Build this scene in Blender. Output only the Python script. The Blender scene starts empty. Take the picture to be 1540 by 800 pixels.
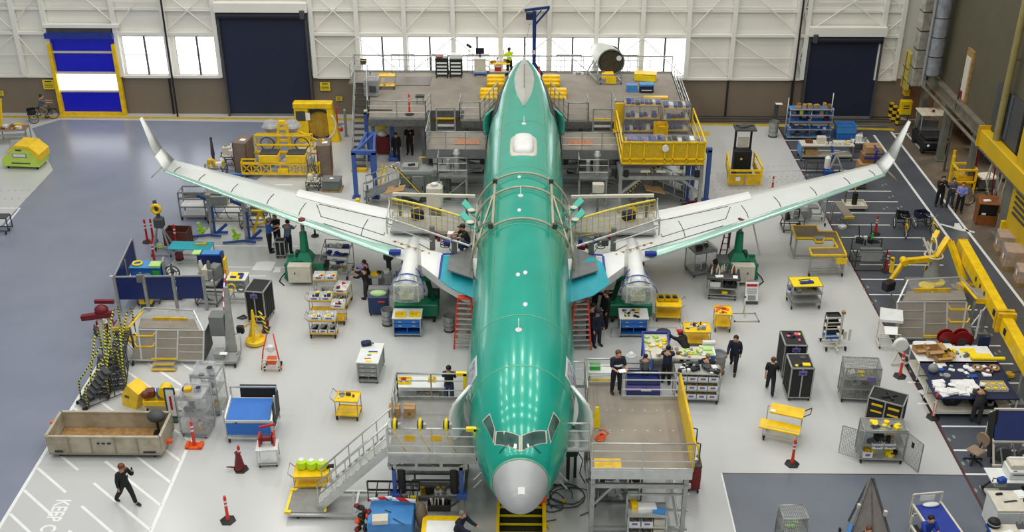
import bpy,math,random
from mathutils import Vector,Matrix
R=math.radians
S=bpy.context.scene
COL=S.collection
random.seed(7)
# ------------------------------------------------------------------ camera numbers
F=1708.0;TH=R(28.1);YAW=.0129;CX=.10;H=25.3
def ray(px,py):
    a=(px-770)/F;b=-(py-400)/F
    x=a;y=b*math.sin(TH)+math.cos(TH);z=b*math.cos(TH)-math.sin(TH)
    c,s=math.cos(YAW),math.sin(YAW)
    return (c*x-s*y,s*x+c*y,z)
def G(px,py,z=0.0):
    d=ray(px,py);t=(z-H)/d[2]
    return (CX+d[0]*t,d[1]*t,z)
def GY(px,py,Y):
    d=ray(px,py);t=Y/d[1]
    return (CX+d[0]*t,Y,H+d[2]*t)
def GX(px,py,X):
    d=ray(px,py);t=(X-CX)/d[0]
    return (X,d[1]*t,H+d[2]*t)
# ------------------------------------------------------------------ materials
def lin(c):
    c=c/255.0
    return c/12.92 if c <= .04045 else ((c+.055)/1.055)**2.4
def rgb(c): return (lin(c[0]),lin(c[1]),lin(c[2]),1)
M={}
def mat(name,c,rough=.5,metal=0.,var=.08,scale=3.,bump=0.,coat=0.,c2=None,alpha=1.,emit=0.,spec=.5):
    if name in M: return M[name]
    m=bpy.data.materials.new(name);m.use_nodes=True
    nt=m.node_tree;N=nt.nodes;L=nt.links
    b=N['Principled BSDF']
    base=rgb(c)
    tc=N.new('ShaderNodeTexCoord');nz=N.new('ShaderNodeTexNoise')
    nz.inputs['Scale'].default_value=scale;nz.inputs['Detail'].default_value=5
    L.new(tc.outputs['Object'],nz.inputs['Vector'])
    cr=N.new('ShaderNodeValToRGB');L.new(nz.outputs['Fac'],cr.inputs['Fac'])
    lo=rgb(c2) if c2 else tuple(v*(1-var*2.2) for v in base[:3])+(1,)
    cr.color_ramp.elements[0].position=.3;cr.color_ramp.elements[1].position=.62
    cr.color_ramp.elements[0].color=lo;cr.color_ramp.elements[1].color=base
    L.new(cr.outputs['Color'],b.inputs['Base Color'])
    b.inputs['Roughness'].default_value=rough;b.inputs['Metallic'].default_value=metal
    b.inputs['Specular IOR Level'].default_value=spec
    if coat: b.inputs['Coat Weight'].default_value=coat;b.inputs['Coat Roughness'].default_value=.12
    if alpha < 1: b.inputs['Alpha'].default_value=alpha
    if emit:
        b.inputs['Emission Color'].default_value=base;b.inputs['Emission Strength'].default_value=emit
    if bump:
        bp=N.new('ShaderNodeBump');bp.inputs['Strength'].default_value=bump;bp.inputs['Distance'].default_value=.03
        L.new(nz.outputs['Fac'],bp.inputs['Height']);L.new(bp.outputs['Normal'],b.inputs['Normal'])
    M[name]=m
    return m
def wire_mat(name,c,step=.06,w=.2,metal=.6):
    "woven wire mesh: a grid of wires with open holes"
    m=bpy.data.materials.new(name);m.use_nodes=True
    nt=m.node_tree;N=nt.nodes;L=nt.links
    b=N['Principled BSDF'];b.inputs['Base Color'].default_value=rgb(c)
    b.inputs['Metallic'].default_value=metal;b.inputs['Roughness'].default_value=.45
    tc=N.new('ShaderNodeTexCoord');sp=N.new('ShaderNodeSeparateXYZ');L.new(tc.outputs['Object'],sp.inputs[0])
    prev=None;sn=N.new('ShaderNodeSeparateXYZ');L.new(tc.outputs['Normal'],sn.inputs[0])
    for i in range(3):
        a=N.new('ShaderNodeMath');a.operation='PINGPONG';a.inputs[1].default_value=step/2
        L.new(sp.outputs[i],a.inputs[0])
        q=N.new('ShaderNodeMath');q.operation='LESS_THAN';q.inputs[1].default_value=step*w/2
        L.new(a.outputs[0],q.inputs[0])
        na=N.new('ShaderNodeMath');na.operation='ABSOLUTE';L.new(sn.outputs[i],na.inputs[0])
        nl=N.new('ShaderNodeMath');nl.operation='LESS_THAN';nl.inputs[1].default_value=.7;L.new(na.outputs[0],nl.inputs[0])
        qm=N.new('ShaderNodeMath');qm.operation='MULTIPLY';L.new(q.outputs[0],qm.inputs[0]);L.new(nl.outputs[0],qm.inputs[1]);q=qm
        if prev is None: prev=q
        else:
            mx=N.new('ShaderNodeMath');mx.operation='ADD';mx.use_clamp=True
            L.new(prev.outputs[0],mx.inputs[0]);L.new(q.outputs[0],mx.inputs[1]);prev=mx
    L.new(prev.outputs[0],b.inputs['Alpha'])
    M[name]=m
    return m
def stripe_mat(name,ca,cb,width=.12,axis=(1,0,1),rough=.5):
    m=mat(name,ca,rough);nt=m.node_tree;N=nt.nodes;L=nt.links;b=N['Principled BSDF']
    tc=N.new('ShaderNodeTexCoord');dt=N.new('ShaderNodeVectorMath');dt.operation='DOT_PRODUCT'
    L.new(tc.outputs['Object'],dt.inputs[0]);dt.inputs[1].default_value=axis
    a=N.new('ShaderNodeMath');a.operation='PINGPONG';a.inputs[1].default_value=width
    L.new(dt.outputs['Value'],a.inputs[0])
    q=N.new('ShaderNodeMath');q.operation='LESS_THAN';q.inputs[1].default_value=width/2
    L.new(a.outputs[0],q.inputs[0])
    mx=N.new('ShaderNodeMix');mx.data_type='RGBA'
    L.new(q.outputs[0],mx.inputs['Factor']);mx.inputs['A'].default_value=rgb(ca);mx.inputs['B'].default_value=rgb(cb)
    L.new(mx.outputs['Result'],b.inputs['Base Color'])
    return m
def film_mat(name,c,dens=.45):
    "crumpled clear plastic film"
    m=mat(name,c,.15,var=.03,scale=4,bump=.5);nt=m.node_tree;N=nt.nodes;L=nt.links
    b=N['Principled BSDF']
    tc=N.new('ShaderNodeTexCoord');nz=N.new('ShaderNodeTexNoise');nz.inputs['Scale'].default_value=3.2;nz.inputs['Detail'].default_value=4
    nz.inputs['Distortion'].default_value=1.5
    L.new(tc.outputs['Object'],nz.inputs['Vector'])
    mr=N.new('ShaderNodeMapRange');mr.inputs[1].default_value=.35;mr.inputs[2].default_value=.7
    mr.inputs[3].default_value=dens*.55;mr.inputs[4].default_value=min(1,dens*1.35)
    L.new(nz.outputs['Fac'],mr.inputs[0]);L.new(mr.outputs[0],b.inputs['Alpha'])
    return m
# paints
mat('alu',(176,178,174),.38,.55,.1,4)
mat('alu_bright',(205,207,203),.3,.5,.06,4)
mat('steel',(128,128,124),.42,.6,.15,5)
mat('steel_dark',(78,78,76),.5,.5,.15,5)
mat('galv',(184,186,184),.45,.6,.15,8)
mat('yellow',(248,204,14),.42,0,.1,3)
mat('yellow_bright',(250,220,20),.45,0,.06,3)
mat('yellow_old',(226,182,28),.5,0,.14,4)
mat('black',(26,27,29),.6,0,.1,5)
mat('rubber',(30,30,30),.75,0,.1,6)
mat('white',(228,229,226),.45,0,.04,3)
mat('white_paper',(240,240,238),.7,0,.03,6)
mat('cream',(214,208,190),.55,0,.06,4)
mat('grey',(150,152,150),.5,0,.07,3)
mat('grey_mid',(118,120,118),.55,0,.08,3)
mat('grey_dark',(72,74,75),.6,0,.1,3)
mat('grey_green',(104,114,106),.5,.1,.08,2)
mat('deck',(144,136,124),.75,0,.1,1.2,c2=(130,122,111))
mat('navy',(22,32,66),.6,0,.08,3)
mat('navy_dark',(26,32,48),.7,0,.06,3)
mat('blue',(30,78,160),.5,0,.08,3)
mat('royal',(24,52,150),.5,0,.08,3)
mat('blue_light',(70,140,205),.5,0,.06,3)
mat('blue_mid',(34,110,196),.5,0,.06,3)
mat('blue_frame',(66,96,168),.5,.1,.1,3)
mat('blue_bag',(34,48,110),.35,0,.2,9)
mat('teal',(18,158,172),.5,0,.05,3)
mat('jack_green',(22,128,92),.42,.1,.1,3)
mat('jack_dark',(20,80,62),.5,.1,.15,3)
mat('red',(196,28,26),.45,0,.1,3)
mat('red_dark',(118,22,28),.5,0,.12,4)
mat('orange',(240,92,24),.5,0,.06,3)
mat('orange_red',(226,62,34),.5,0,.06,3)
mat('brown',(112,62,40),.55,0,.15,4)
mat('wood',(176,136,84),.6,0,.2,5)
mat('card',(182,144,96),.75,0,.08,4)
mat('card_dark',(142,106,66),.75,0,.1,4)
mat('lime',(176,224,60),.5,0,.06,4)
mat('pale_green',(186,226,140),.6,0,.08,3)
mat('green_bright',(60,180,60),.5,0,.06,4)
mat('tan_cloth',(150,126,104),.8,0,.08,6)
mat('screen',(22,28,40),.15,0,.05,4)
mat('purple_label',(120,104,176),.6,0,.05,6)
mat('copper',(196,132,100),.5,.2,.15,6)
mat('pink',(232,96,140),.6,0,.06,4)
wire_mat('wire',(170,172,170));wire_mat('wire_dark',(110,110,108),.05,.3)
wire_mat('net_yellow',(222,190,60),.35,.13,0.)
film_mat('film',(214,216,220),.32);film_mat('film_dark',(170,172,178),.28);film_mat('film_thin',(190,192,196),.2)
stripe_mat('hazard',(240,200,20),(24,24,24),.12)
stripe_mat('hazard_z',(240,200,20),(24,24,24),.2,(0,0,1))
stripe_mat('hazard_tape',(206,204,40),(34,34,30),.09,(1,.6,1.3))
stripe_mat('red_tape',(206,30,30),(235,235,235),.3,(1,1,1))
# ------------------------------------------------------------------ mesh builder
class MB:
    def __init__(s): s.v=[];s.f=[];s.m=[];s.s=[]
    def add(s,vs,fs,mi=0,smooth=False):
        o=len(s.v);s.v += [tuple(v) for v in vs]
        for f in fs: s.f.append([i+o for i in f]);s.m.append(mi);s.s.append(smooth)
        return s
    def box(s,x,y,z,sx,sy,sz,rz=0,mi=0,ch=0):
        hx,hy=sx/2,sy/2;c,n=math.cos(rz),math.sin(rz)
        def W(px,py,pz): return (x+px*c-py*n,y+px*n+py*c,z+pz)
        if ch <= 0:
            vs=[W(a,b,d) for d in (0,sz) for a,b in ((-hx,-hy),(hx,-hy),(hx,hy),(-hx,hy))]
            return s.add(vs,[(3,2,1,0),(4,5,6,7),(0,1,5,4),(1,2,6,5),(2,3,7,6),(3,0,4,7)],mi)
        vs=[]
        for d,e in ((0,ch),(ch,0),(sz-ch,0),(sz,ch)):
            for a,b in ((-hx+e+ch,-hy+e),(hx-e-ch,-hy+e),(hx-e,-hy+e+ch),(hx-e,hy-e-ch),(hx-e-ch,hy-e),(-hx+e+ch,hy-e),(-hx+e,hy-e-ch),(-hx+e,-hy+e+ch)):
                vs.append(W(a,b,d))
        fs=[tuple(range(7,-1,-1)),tuple(range(24,32))]
        for k in range(3):
            for i in range(8):
                j=(i+1) % 8;fs.append((k*8+i,k*8+j,k*8+8+j,k*8+8+i))
        return s.add(vs,fs,mi)
    def beam(s,p,q,w,h=None,mi=0,up=(0,0,1)):
        "bar of rectangular section from p to q"
        h=h or w;p=Vector(p);q=Vector(q);d=(q-p)
        if d.length < 1e-6: return s
        d.normalize();u=Vector(up)
        if abs(d.dot(u)) > .98: u=Vector((0,1,0))
        r=d.cross(u).normalized();u=r.cross(d).normalized()
        vs=[]
        for c in (p,q):
            for a,b in ((-1,-1),(1,-1),(1,1),(-1,1)): vs.append(c+r*(a*w/2)+u*(b*h/2))
        return s.add(vs,[(0,1,2,3),(7,6,5,4),(0,4,5,1),(1,5,6,2),(2,6,7,3),(3,7,4,0)],mi)
    def tube(s,p,q,r,n=6,mi=0,r2=None):
        r2=r if r2 is None else r2
        p=Vector(p);q=Vector(q);d=(q-p)
        if d.length < 1e-6: return s
        d.normalize();u=Vector((0,0,1)) if abs(d.z) < .9 else Vector((1,0,0))
        a=d.cross(u).normalized();b=d.cross(a)
        vs=[c+a*(rr*math.cos(2*math.pi*i/n))+b*(rr*math.sin(2*math.pi*i/n)) for c,rr in ((p,r),(q,r2)) for i in range(n)]
        fs=[(i,(i+1) % n,n+(i+1) % n,n+i) for i in range(n)]
        s.add(vs,fs,mi,n > 5);o=len(s.v)
        if r < .04: o -= 2*n
        else: s.v += [tuple(v) for v in vs]
        s.f.append([o+i for i in range(n-1,-1,-1)]);s.m.append(mi);s.s.append(False)
        s.f.append([o+n+i for i in range(n)]);s.m.append(mi);s.s.append(False)
        return s
    def path(s,pts,r,n=6,mi=0,closed=False):
        pts=[Vector(p) for p in pts]
        if closed: pts=pts+[pts[0]]
        k=len(pts);vs=[];a=None
        for i,p in enumerate(pts):
            t=(pts[min(i+1,k-1)]-pts[max(i-1,0)])
            if closed and i in (0,k-1): t=pts[1]-pts[-2]
            t.normalize()
            if a is None:
                u=Vector((0,0,1)) if abs(t.z) < .9 else Vector((1,0,0));a=t.cross(u).normalized()
            else: a=(a-t*a.dot(t)).normalized()
            b=t.cross(a)
            vs += [p+a*(r*math.cos(2*math.pi*j/n))+b*(r*math.sin(2*math.pi*j/n)) for j in range(n)]
        fs=[(i*n+j,i*n+(j+1) % n,(i+1)*n+(j+1) % n,(i+1)*n+j) for i in range(k-1) for j in range(n)]
        if not closed: fs += [tuple(range(n-1,-1,-1)),tuple((k-1)*n+j for j in range(n))]
        return s.add(vs,fs,mi,True)
    def lathe(s,prof,x=0,y=0,z=0,n=14,mi=0,axis='z',smooth=True):
        P_=[];skip=set()     # a ring is doubled wherever the profile turns a hard corner
        for i,p in enumerate(prof):
            P_.append(p)
            if 0 < i < len(prof)-1:
                a=math.atan2(p[1]-prof[i-1][1],p[0]-prof[i-1][0]);b=math.atan2(prof[i+1][1]-p[1],prof[i+1][0]-p[0])
                if abs((b-a+math.pi) % (2*math.pi)-math.pi) > .7: skip.add(len(P_)-1);P_.append(p)
        skip.add(0);skip.add(len(P_));P_=[prof[0]]+P_+[prof[-1]]
        vs=[];cor=sorted(skip)
        for r,h in P_:
            for i in range(n):
                a=2*math.pi*i/n;c,d=r*math.cos(a),r*math.sin(a)
                vs.append({'z': (x+c,y+d,z+h),'x': (x+h,y+c,z+d),'y': (x+c,y+h,z+d)}[axis])
        k=len(P_)
        fs=[(i*n+j,i*n+(j+1) % n,(i+1)*n+(j+1) % n,(i+1)*n+j) for i in range(1,k-2) for j in range(n) if P_[i] != P_[i+1]]
        s.add(vs,fs,mi,smooth);o=len(s.v)-k*n
        for f_ in (tuple(range(n-1,-1,-1)),tuple((k-1)*n+j for j in range(n))): s.f.append([o+q for q in f_]);s.m.append(mi);s.s.append(False)
        return s
    def cyl(s,x,y,z,r,h,n=12,r2=None,mi=0,axis='z'):
        return s.lathe([(r,0),(r if r2 is None else r2,h)],x,y,z,n,mi,axis,n > 9)
    def ring(s,c,Rr,r,axis='y',n=18,k=5,mi=0):
        pts=[]
        for i in range(n):
            a=2*math.pi*i/n;u,v=Rr*math.cos(a),Rr*math.sin(a)
            pts.append({'z': (c[0]+u,c[1]+v,c[2]),'x': (c[0],c[1]+u,c[2]+v),'y': (c[0]+u,c[1],c[2]+v)}[axis])
        return s.path(pts,r,k,mi,True)
    def sph(s,x,y,z,rx,ry=None,rz=None,n=10,m=7,mi=0):
        ry=ry or rx;rz=rz or rx
        vs=[(x,y,z-rz)]
        for j in range(1,m):
            t=math.pi*j/m-math.pi/2
            for i in range(n):
                a=2*math.pi*i/n;vs.append((x+rx*math.cos(t)*math.cos(a),y+ry*math.cos(t)*math.sin(a),z+rz*math.sin(t)))
        vs.append((x,y,z+rz));e=len(vs)-1
        fs=[(0,1+(i+1) % n,1+i) for i in range(n)]
        fs += [(1+(j-1)*n+i,1+(j-1)*n+(i+1) % n,1+j*n+(i+1) % n,1+j*n+i) for j in range(1,m-1) for i in range(n)]
        fs += [(e,1+(m-2)*n+i,1+(m-2)*n+(i+1) % n) for i in range(n)]
        return s.add(vs,fs,mi,True)
    def poly(s,pts,mi=0): return s.add(pts,[tuple(range(len(pts)))],mi)
    def prism(s,pts,z0,z1,mi=0):
        "vertical prism over a 2-D outline (counter-clockwise)"
        n=len(pts);vs=[(p[0],p[1],z0) for p in pts]+[(p[0],p[1],z1) for p in pts]
        return s.add(vs,[tuple(range(n-1,-1,-1)),tuple(range(n,2*n))]+[(i,(i+1) % n,n+(i+1) % n,n+i) for i in range(n)],mi)
    def extr(s,pts,d,mi=0):
        "solid: planar 3-D outline pushed along d"
        n=len(pts);d=Vector(d);vs=[Vector(p) for p in pts];vs += [p+d for p in vs]
        return s.add(vs,[tuple(range(n-1,-1,-1)),tuple(range(n,2*n))]+[(i,(i+1) % n,n+(i+1) % n,n+i) for i in range(n)],mi)
    def frame(s,x0,x1,y,z0,z1,t=.03,mi=0,mx=(),mz=()):
        "rectangular frame standing in the xz plane with mullions"
        for z in (z0,z1)+tuple(mz): s.beam((x0,y,z),(x1,y,z),t,t,mi)
        for x in (x0,x1)+tuple(mx): s.beam((x,y,z0),(x,y,z1),t,t,mi)
        return s
    def tray(s,x,y,z,sx,sy,h,t=.02,mi=0,rz=0):
        "open box with floor and four walls"
        c,n=math.cos(rz),math.sin(rz)
        def L(a,b): return (x+a*c-b*n,y+a*n+b*c)
        s.box(x,y,z,sx,sy,t,rz,mi)
        for a,b,u,v in ((0,-sy/2+t/2,sx,t),(0,sy/2-t/2,sx,t),(-sx/2+t/2,0,t,sy-2*t),(sx/2-t/2,0,t,sy-2*t)):
            q=L(a,b);s.box(q[0],q[1],z+t,u,v,h-t,rz,mi)
        return s
    def xf(s,mat4):
        s.v=[tuple(mat4 @ Vector(v)) for v in s.v];return s
    def jit(s,a,seed=1):
        r=random.Random(seed);s.v=[(x+r.uniform(-a,a),y+r.uniform(-a,a),z+r.uniform(-a,a)) for x,y,z in s.v];return s
    def mesh(s,name,mats):
        me=bpy.data.meshes.new(name);me.from_pydata(s.v,[],s.f)
        for m in mats: me.materials.append(M[m] if isinstance(m,str) else m)
        me.polygons.foreach_set('material_index',s.m);me.polygons.foreach_set('use_smooth',s.s)
        me.update();return me
def pa(parent,name,mb,mats,label=None,loc=None,rot=None):
    if isinstance(mats,str) or not isinstance(mats,(list,tuple)): mats=[mats]
    o=bpy.data.objects.new(name,mb.mesh(name,mats));COL.objects.link(o)
    if parent is not None: o.parent=parent
    if loc: o.location=loc
    if rot: o.rotation_euler=rot
    if label: o['label']=label
    return o
def tag(o,label,cat,group=None,kind=None):
    if label: o['label']=label
    if cat: o['category']=cat
    if group: o['group']=group
    if kind: o['kind']=kind
    return o
def th(name,label,cat,loc=(0,0,0),rz=0,group=None):
    o=bpy.data.objects.new(name,None);COL.objects.link(o)
    o.location=(loc[0],loc[1],loc[2] if len(loc) > 2 else 0);o.rotation_euler=(0,0,rz)
    o.empty_display_size=.1
    return tag(o,label,cat,group)
def one(name,label,cat,mb,mats,loc=(0,0,0),rz=0,group=None,kind=None):
    o=pa(None,name,mb,mats);o.location=loc;o.rotation_euler=(0,0,rz)
    return tag(o,label,cat,group,kind)
def struct(name,mb,mats,parent=None,label=None):
    o=pa(parent,name,mb,mats,label)
    if parent is None: o['kind']='structure'
    return o
def copy_tree(o,parent=None):
    c=o.copy();COL.objects.link(c)
    if parent is not None: c.parent=parent
    for ch in KIDS.get(o.name,None) or [k for k in bpy.data.objects if k.parent == o]: copy_tree(ch,c)
    return c
KIDS={}
def kids(o): return [k for k in list(COL.objects) if k.parent == o]
def dup(root,loc,rz=0,label=None,group=None):
    c=root.copy();COL.objects.link(c);c.location=loc;c.rotation_euler=(0,0,rz)
    if label: c['label']=label
    if group: c['group']=group
    for ch in kids(root):
        d=ch.copy();COL.objects.link(d);d.parent=c
        for g in kids(ch):
            e=g.copy();COL.objects.link(e);e.parent=d
    return c
def text_mesh(body,size=1.0,depth=0.004,bold=0.0):
    "letters as mesh, centred, lying in xy"
    cu=bpy.data.curves.new('t','FONT');cu.body=body;cu.size=size;cu.extrude=depth;cu.align_x='CENTER';cu.align_y='CENTER'
    cu.offset=bold;cu.resolution_u=2
    o=bpy.data.objects.new('t',cu);COL.objects.link(o)
    dg=bpy.context.evaluated_depsgraph_get();dg.update()
    me=bpy.data.meshes.new_from_object(o.evaluated_get(dg));bpy.data.objects.remove(o)
    return me
def text_obj(name,body,size,m,parent=None,loc=(0,0,0),rot=(0,0,0),depth=.004,bold=0.,sx=1.):
    me=text_mesh(body,size,depth,bold);me.materials.clear();me.materials.append(M[m])
    me.name=name
    o=bpy.data.objects.new(name,me);COL.objects.link(o);o.parent=parent;o.location=loc;o.rotation_euler=rot;o.scale=(sx,1,1)
    return o
# ================================================================== light and world
S.view_settings.view_transform='Standard';S.view_settings.look='None';S.view_settings.gamma=1
S.view_settings.use_curve_mapping=False;S.view_settings.exposure=0.0
W=bpy.data.worlds.new('hangar_air');S.world=W;W.use_nodes=True
W.node_tree.nodes['Background'].inputs[0].default_value=(.86,.93,1,1)
W.node_tree.nodes['Background'].inputs[1].default_value=.34
cam=bpy.data.cameras.new('camera');co=bpy.data.objects.new('camera',cam);COL.objects.link(co)
cam.sensor_width=36;cam.lens=36*F/1540;cam.clip_end=300
co.location=(CX,0,H);co.rotation_euler=(math.pi/2-TH,0,YAW);S.camera=co
def lamp(x,y,z,sx,sy,w,c=(1,.97,.9)):
    l=bpy.data.lights.new('high_bay_lamp','AREA');l.shape='RECTANGLE';l.size=sx;l.size_y=sy;l.energy=w;l.color=c
    o=bpy.data.objects.new('high_bay_lamp',l);COL.objects.link(o);o.location=(x,y,z)
for i,x in enumerate((-27,-18,-9,0,9,18)):
    for y in (6,16,26,36,46,56,64):
        lamp(x+1,y,31,1.6,3.2,475)
# ================================================================== floor
fm=mat('floor_light',(195,196,194),.2,0,.035,.35,c2=(191,192,190))
mat('floor_aisle',(130,136,152),.26,0,.06,.5,c2=(124,130,146));mat('floor_walk',(82,87,95),.38,0,.06,.7,c2=(75,79,87));mat('floor_patch',(102,109,119),.36,0,.06,.7,c2=(96,102,112))
mat('floor_bare',(108,98,84),.5,0,.1,.8,c2=(92,83,71));mat('floor_line',(236,237,235),.35,0,.04,3)
mat('floor_yellow',(206,172,40),.45,0,.12,2);mat('floor_edge',(84,46,44),.5,0,.1,2);mat('floor_dot',(150,150,147),.5)
FM=['floor_light','floor_aisle','floor_walk','floor_bare','floor_line','floor_yellow','floor_edge','floor_dot','steel_dark','floor_patch']
f=MB()
f.box(-5,42,-.3,84,60,.3)
def flat(pts,z,mi): f.prism(pts,0,z,mi)
def g2(*p): return G(*p)[:2]
flat([(-17.24,12),(-17.24,36),(-17.1,46.0),(-15.9,51.0),(-15.4,55),(-13.2,62.2),(-11.0,66.0),(-28.9,66.4),g2(48,193),(-26.44,58.5),(-26.49,12)][::-1][::-1],.003,1)
flat([(15.63,12),(22.36,12),(22.31,66),(15.63,66)],.003,2)
flat([(7.1,12),(15.63,12),(15.63,31.95),(7.1,31.95)],.004,9)
flat([(22.36,12),(36,12),(36,67),(22.31,67)],.003,3)
def line(p,q,w=.1,mi=4,z=.006):
    p=Vector((p[0],p[1],0));q=Vector((q[0],q[1],0));d=(q-p).normalized();n=Vector((-d.y,d.x,0))*w/2
    f.prism([(p+n)[:2],(p-n)[:2],(q-n)[:2],(q+n)[:2]],0,z,mi)
line((-17.22,14),(-17.22,39),.12);line((-12.14,14),(-12.14,38.9),.12);line((-17.22,38.9),(-12.04,38.9),.1);line((-15.7,36.9),(-12.2,36.9),.09)
for k in range(17):      # hatching of the keep-clear bay
    y0=18+k*1.22+1.0;a=(-17.14,y0+4.4);b=(-12.2,y0)
    if y0+4.4 > 38.8: t=(38.8-y0)/4.4;a=(-12.2-4.95*t,38.8)
    if k in (6,7,8,9):
        for (u,v) in ((0,.3),(.46,1)) : line((a[0]+(b[0]-a[0])*u,a[1]+(b[1]-a[1])*u),(a[0]+(b[0]-a[0])*v,a[1]+(b[1]-a[1])*v),.1)
    else: line(a,b,.1)
for (p,q) in (((22.3,14),(22.3,65)),((21.1,14),(21.1,64.4))): line(p,q,.14)
line(G(1363,201),G(1388,228),.12);line(G(1388,228),G(1420,228),.12);line(G(1345,201),G(1368,201),.12)
for py,x0,x1 in ((211,1180,1262),(226,1188,1262),(240,1195,1297),(256,1205,1300),(287,1215,1340),(303,1238,1350),(320,1243,1362),(338,1250,1338),(357,1265,1385),(377,1278,1405),(398,1293,1418),(420,1295,1418),(443,1307,1430),(466,1455,1470),(491,1380,1485),(519,1340,1504),(546,1355,1523),(575,1365,1545),(607,1380,1560),(641,1416,1560),(677,1434,1560),(713,1452,1560)):
    a=G(x0,py);b=G(x1,py);line((a[0],a[1]),(min(b[0],20.6),a[1]),.09)
f.prism([(15.56,12),(15.66,12),(15.66,66),(15.56,66)],0,.005,6)
line((7.1,31.97),(15.56,31.97),.04,6);line((7.07,14),(7.07,31.97),.05,4)
pts=[G(-40,175),G(470,179),G(1030,186),G(1170,189),G(1345,195)]
for a,b in zip(pts,pts[1:]): line(a,b,.34,5)
for k,yy in enumerate((66.5,66.9,67.3)): f.prism([(9.6,yy),(22.8,yy),(22.8,yy+.22),(9.6,yy+.22)],0,.02,8)
f.prism([(9.6,66.3),(22.8,66.0),(22.8,67.6),(9.6,67.6)],0,.007,3)
for a,b in ((G(0,313),G(30,313)),(G(30,313),G(8,340)),(G(165,415),G(400,415)),((-15.6,49.3),(-11.0,49.3)),((-14.8,47.1),(-9.8,47.1)),((-15.2,44.9),(-12.6,44.9)),((-16,55.0),(-12.5,55)),(G(385,278),G(440,278)),(G(385,300),G(400,300))): line(a,b,.09)
for gx,gy,nx,ny,dx,dy in ((-29.6,52.2,9,4,.36,1.1),(-8.6,55.4,9,6,.34,.75),(8.8,55.0,22,4,.34,1.1),(13.2,55.0,8,7,.34,.75)):   # tie-down sockets
    for i in range(nx):
        for j in range(ny): f.prism([(gx+i*dx+j*.1,gy+j*dy+i*.03),(gx+i*dx+j*.1+.06,gy+j*dy+i*.03),(gx+i*dx+j*.1+.06,gy+j*dy+i*.03+.1),(gx+i*dx+j*.1,gy+j*dy+i*.03+.1)],0,.005,7)
a=G(628,492);b=G(1020,505)
for p,q in (((920,493),(1018,493)),((1018,493),(1024,507)),((1024,507),(918,507)),((920,493),(918,507))): line(G(*p),G(*q),.05,7)
for a,b in ((G(215,500),G(215,520)),):
    f.prism([g2(178,499),g2(206,503),g2(206,521),g2(190,517)][::-1],0,.006,5)
r=random.Random(5)
for (px,py) in ((1212,264),(1330,278),(1340,296),(1332,313),(1353,312),(1264,329),(1392,368),(1405,388),(1302,433),(1314,454),(1468,480),(1488,505),(1500,530),(1372,557),(1431,659),(1452,695),(1471,735)):   # painted footprints
    g=G(px,py)
    for s_ in (-.14,.14): f.prism([(g[0]+s_*.8+.05*math.cos(t),g[1]+s_*.6+.11*math.sin(t)) for t in [k*math.pi/4 for k in range(8)]],0,.006,7)
# walking figure / arrow mark in the walkway
g=G(1437,342)
f.prism([(g[0]-.62,g[1]+.45),(g[0]-.7,g[1]+.32),(g[0]+.1,g[1]-.35),(g[0]+.75,g[1]-.62),(g[0]+.8,g[1]-.45),(g[0]+.3,g[1]-.15),(g[0]+.35,g[1]+.5),(g[0]+.12,g[1]+.5),(g[0]-.05,g[1]+.05)],0,.006,4)
fl=struct('floor',f,FM)
tx=text_obj('painted_floor_lettering','KEEP CLEAR',.72,'floor_line',fl,(-15.45,27.55,.003),(0,0,math.pi*1.5),.003,.015,1)
tx.scale=(.72,1,1);tx.location=(-15.6,28.85,.004)
# ================================================================== back wall
mat('wall_white',(236,233,223),.6,0,.02,.4);mat('wall_frame',(236,234,226),.5,0,.02,1);mat('wall_tan',(128,115,98),.6,0,.05,.6)
mat('wall_olive',(92,86,66),.7,0,.05,.8);mat('door_navy',(30,38,62),.5,0,.06,.4)
mat('window_light',(246,248,255),.3,emit=2.6,var=.01);mat('door_blue',(4,10,172),.35,emit=.25,var=.03)  # blue door vinyl emits a little, backlit daylight put into the material
mat('band_white_glow',(250,250,255),.35,emit=2.6,var=.01);mat('mullion',(90,88,84),.5)  # white door band emits too, its daylight put in as glow
YW=67.5
w=MB()
w.box(-6,YW+.25,0,60.5,.4,2.5,mi=1);w.box(-6,YW+.25,2.5,60.5,.4,13,mi=0)
for X in (-22.1,12.6,16.6): w.box(X,YW-.01,0,.1,.14,2.5,mi=2)
struct('wall_back',w,['wall_white','wall_tan','black'])
def X0(px,py=100): return GY(px,py,YW)[0]
def W1(name,X,z0=2.5,z1=13,wd=.28,dp=.4,mi='wall_frame'):
    return struct(name,MB().box(X,YW-dp/2,z0,wd,dp,z1-z0),mi)
tn=[0]
def trim(mb,m):
    tn[0] += 1;return struct('trim_%d' % tn[0],mb,m)
cols=[X0(37),X0(84,111),X0(186,113),X0(259,111),X0(336,114)-.1,X0(472,114)+.15,X0(541),X0(611),X0(683),X0(753),X0(825),X0(895),X0(963),X0(1031),X0(1098),X0(1192),X0(1206),X0(1318),X0(1345)]
for i,X in enumerate(cols):
    b=MB().box(X,YW-.15,2.5,.26,.3,11)
    trim(b,'wall_frame')
for px in (259.5,1190):
    trim(MB().box(X0(px,111)+.1,YW-.5,0,.09,.1,14),'black')
for z,dp in ((2.5,.16),(5.25,.24),(6.75,.14),(8.6,.2)):
    for a,b_ in zip([-35]+cols,cols+[22.9]):
        if z > 6 or not (a < -25 < -24 < b_ and False):
            mid=(a+b_)/2
            if z < 6 and (-28.8 < mid < -25.2): continue
            if z < 6.9 and (-18.3 < mid < -13.1): continue
            if z < 5.5 and (17.5 < mid < 21.7): continue
            trim(MB().box(mid,YW-dp/2,z-.1,b_-a,dp,.16),'wall_frame')
trim(MB().box(-26.9,YW-.2,5.62,4.6,.4,.2),'wall_frame')
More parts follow.
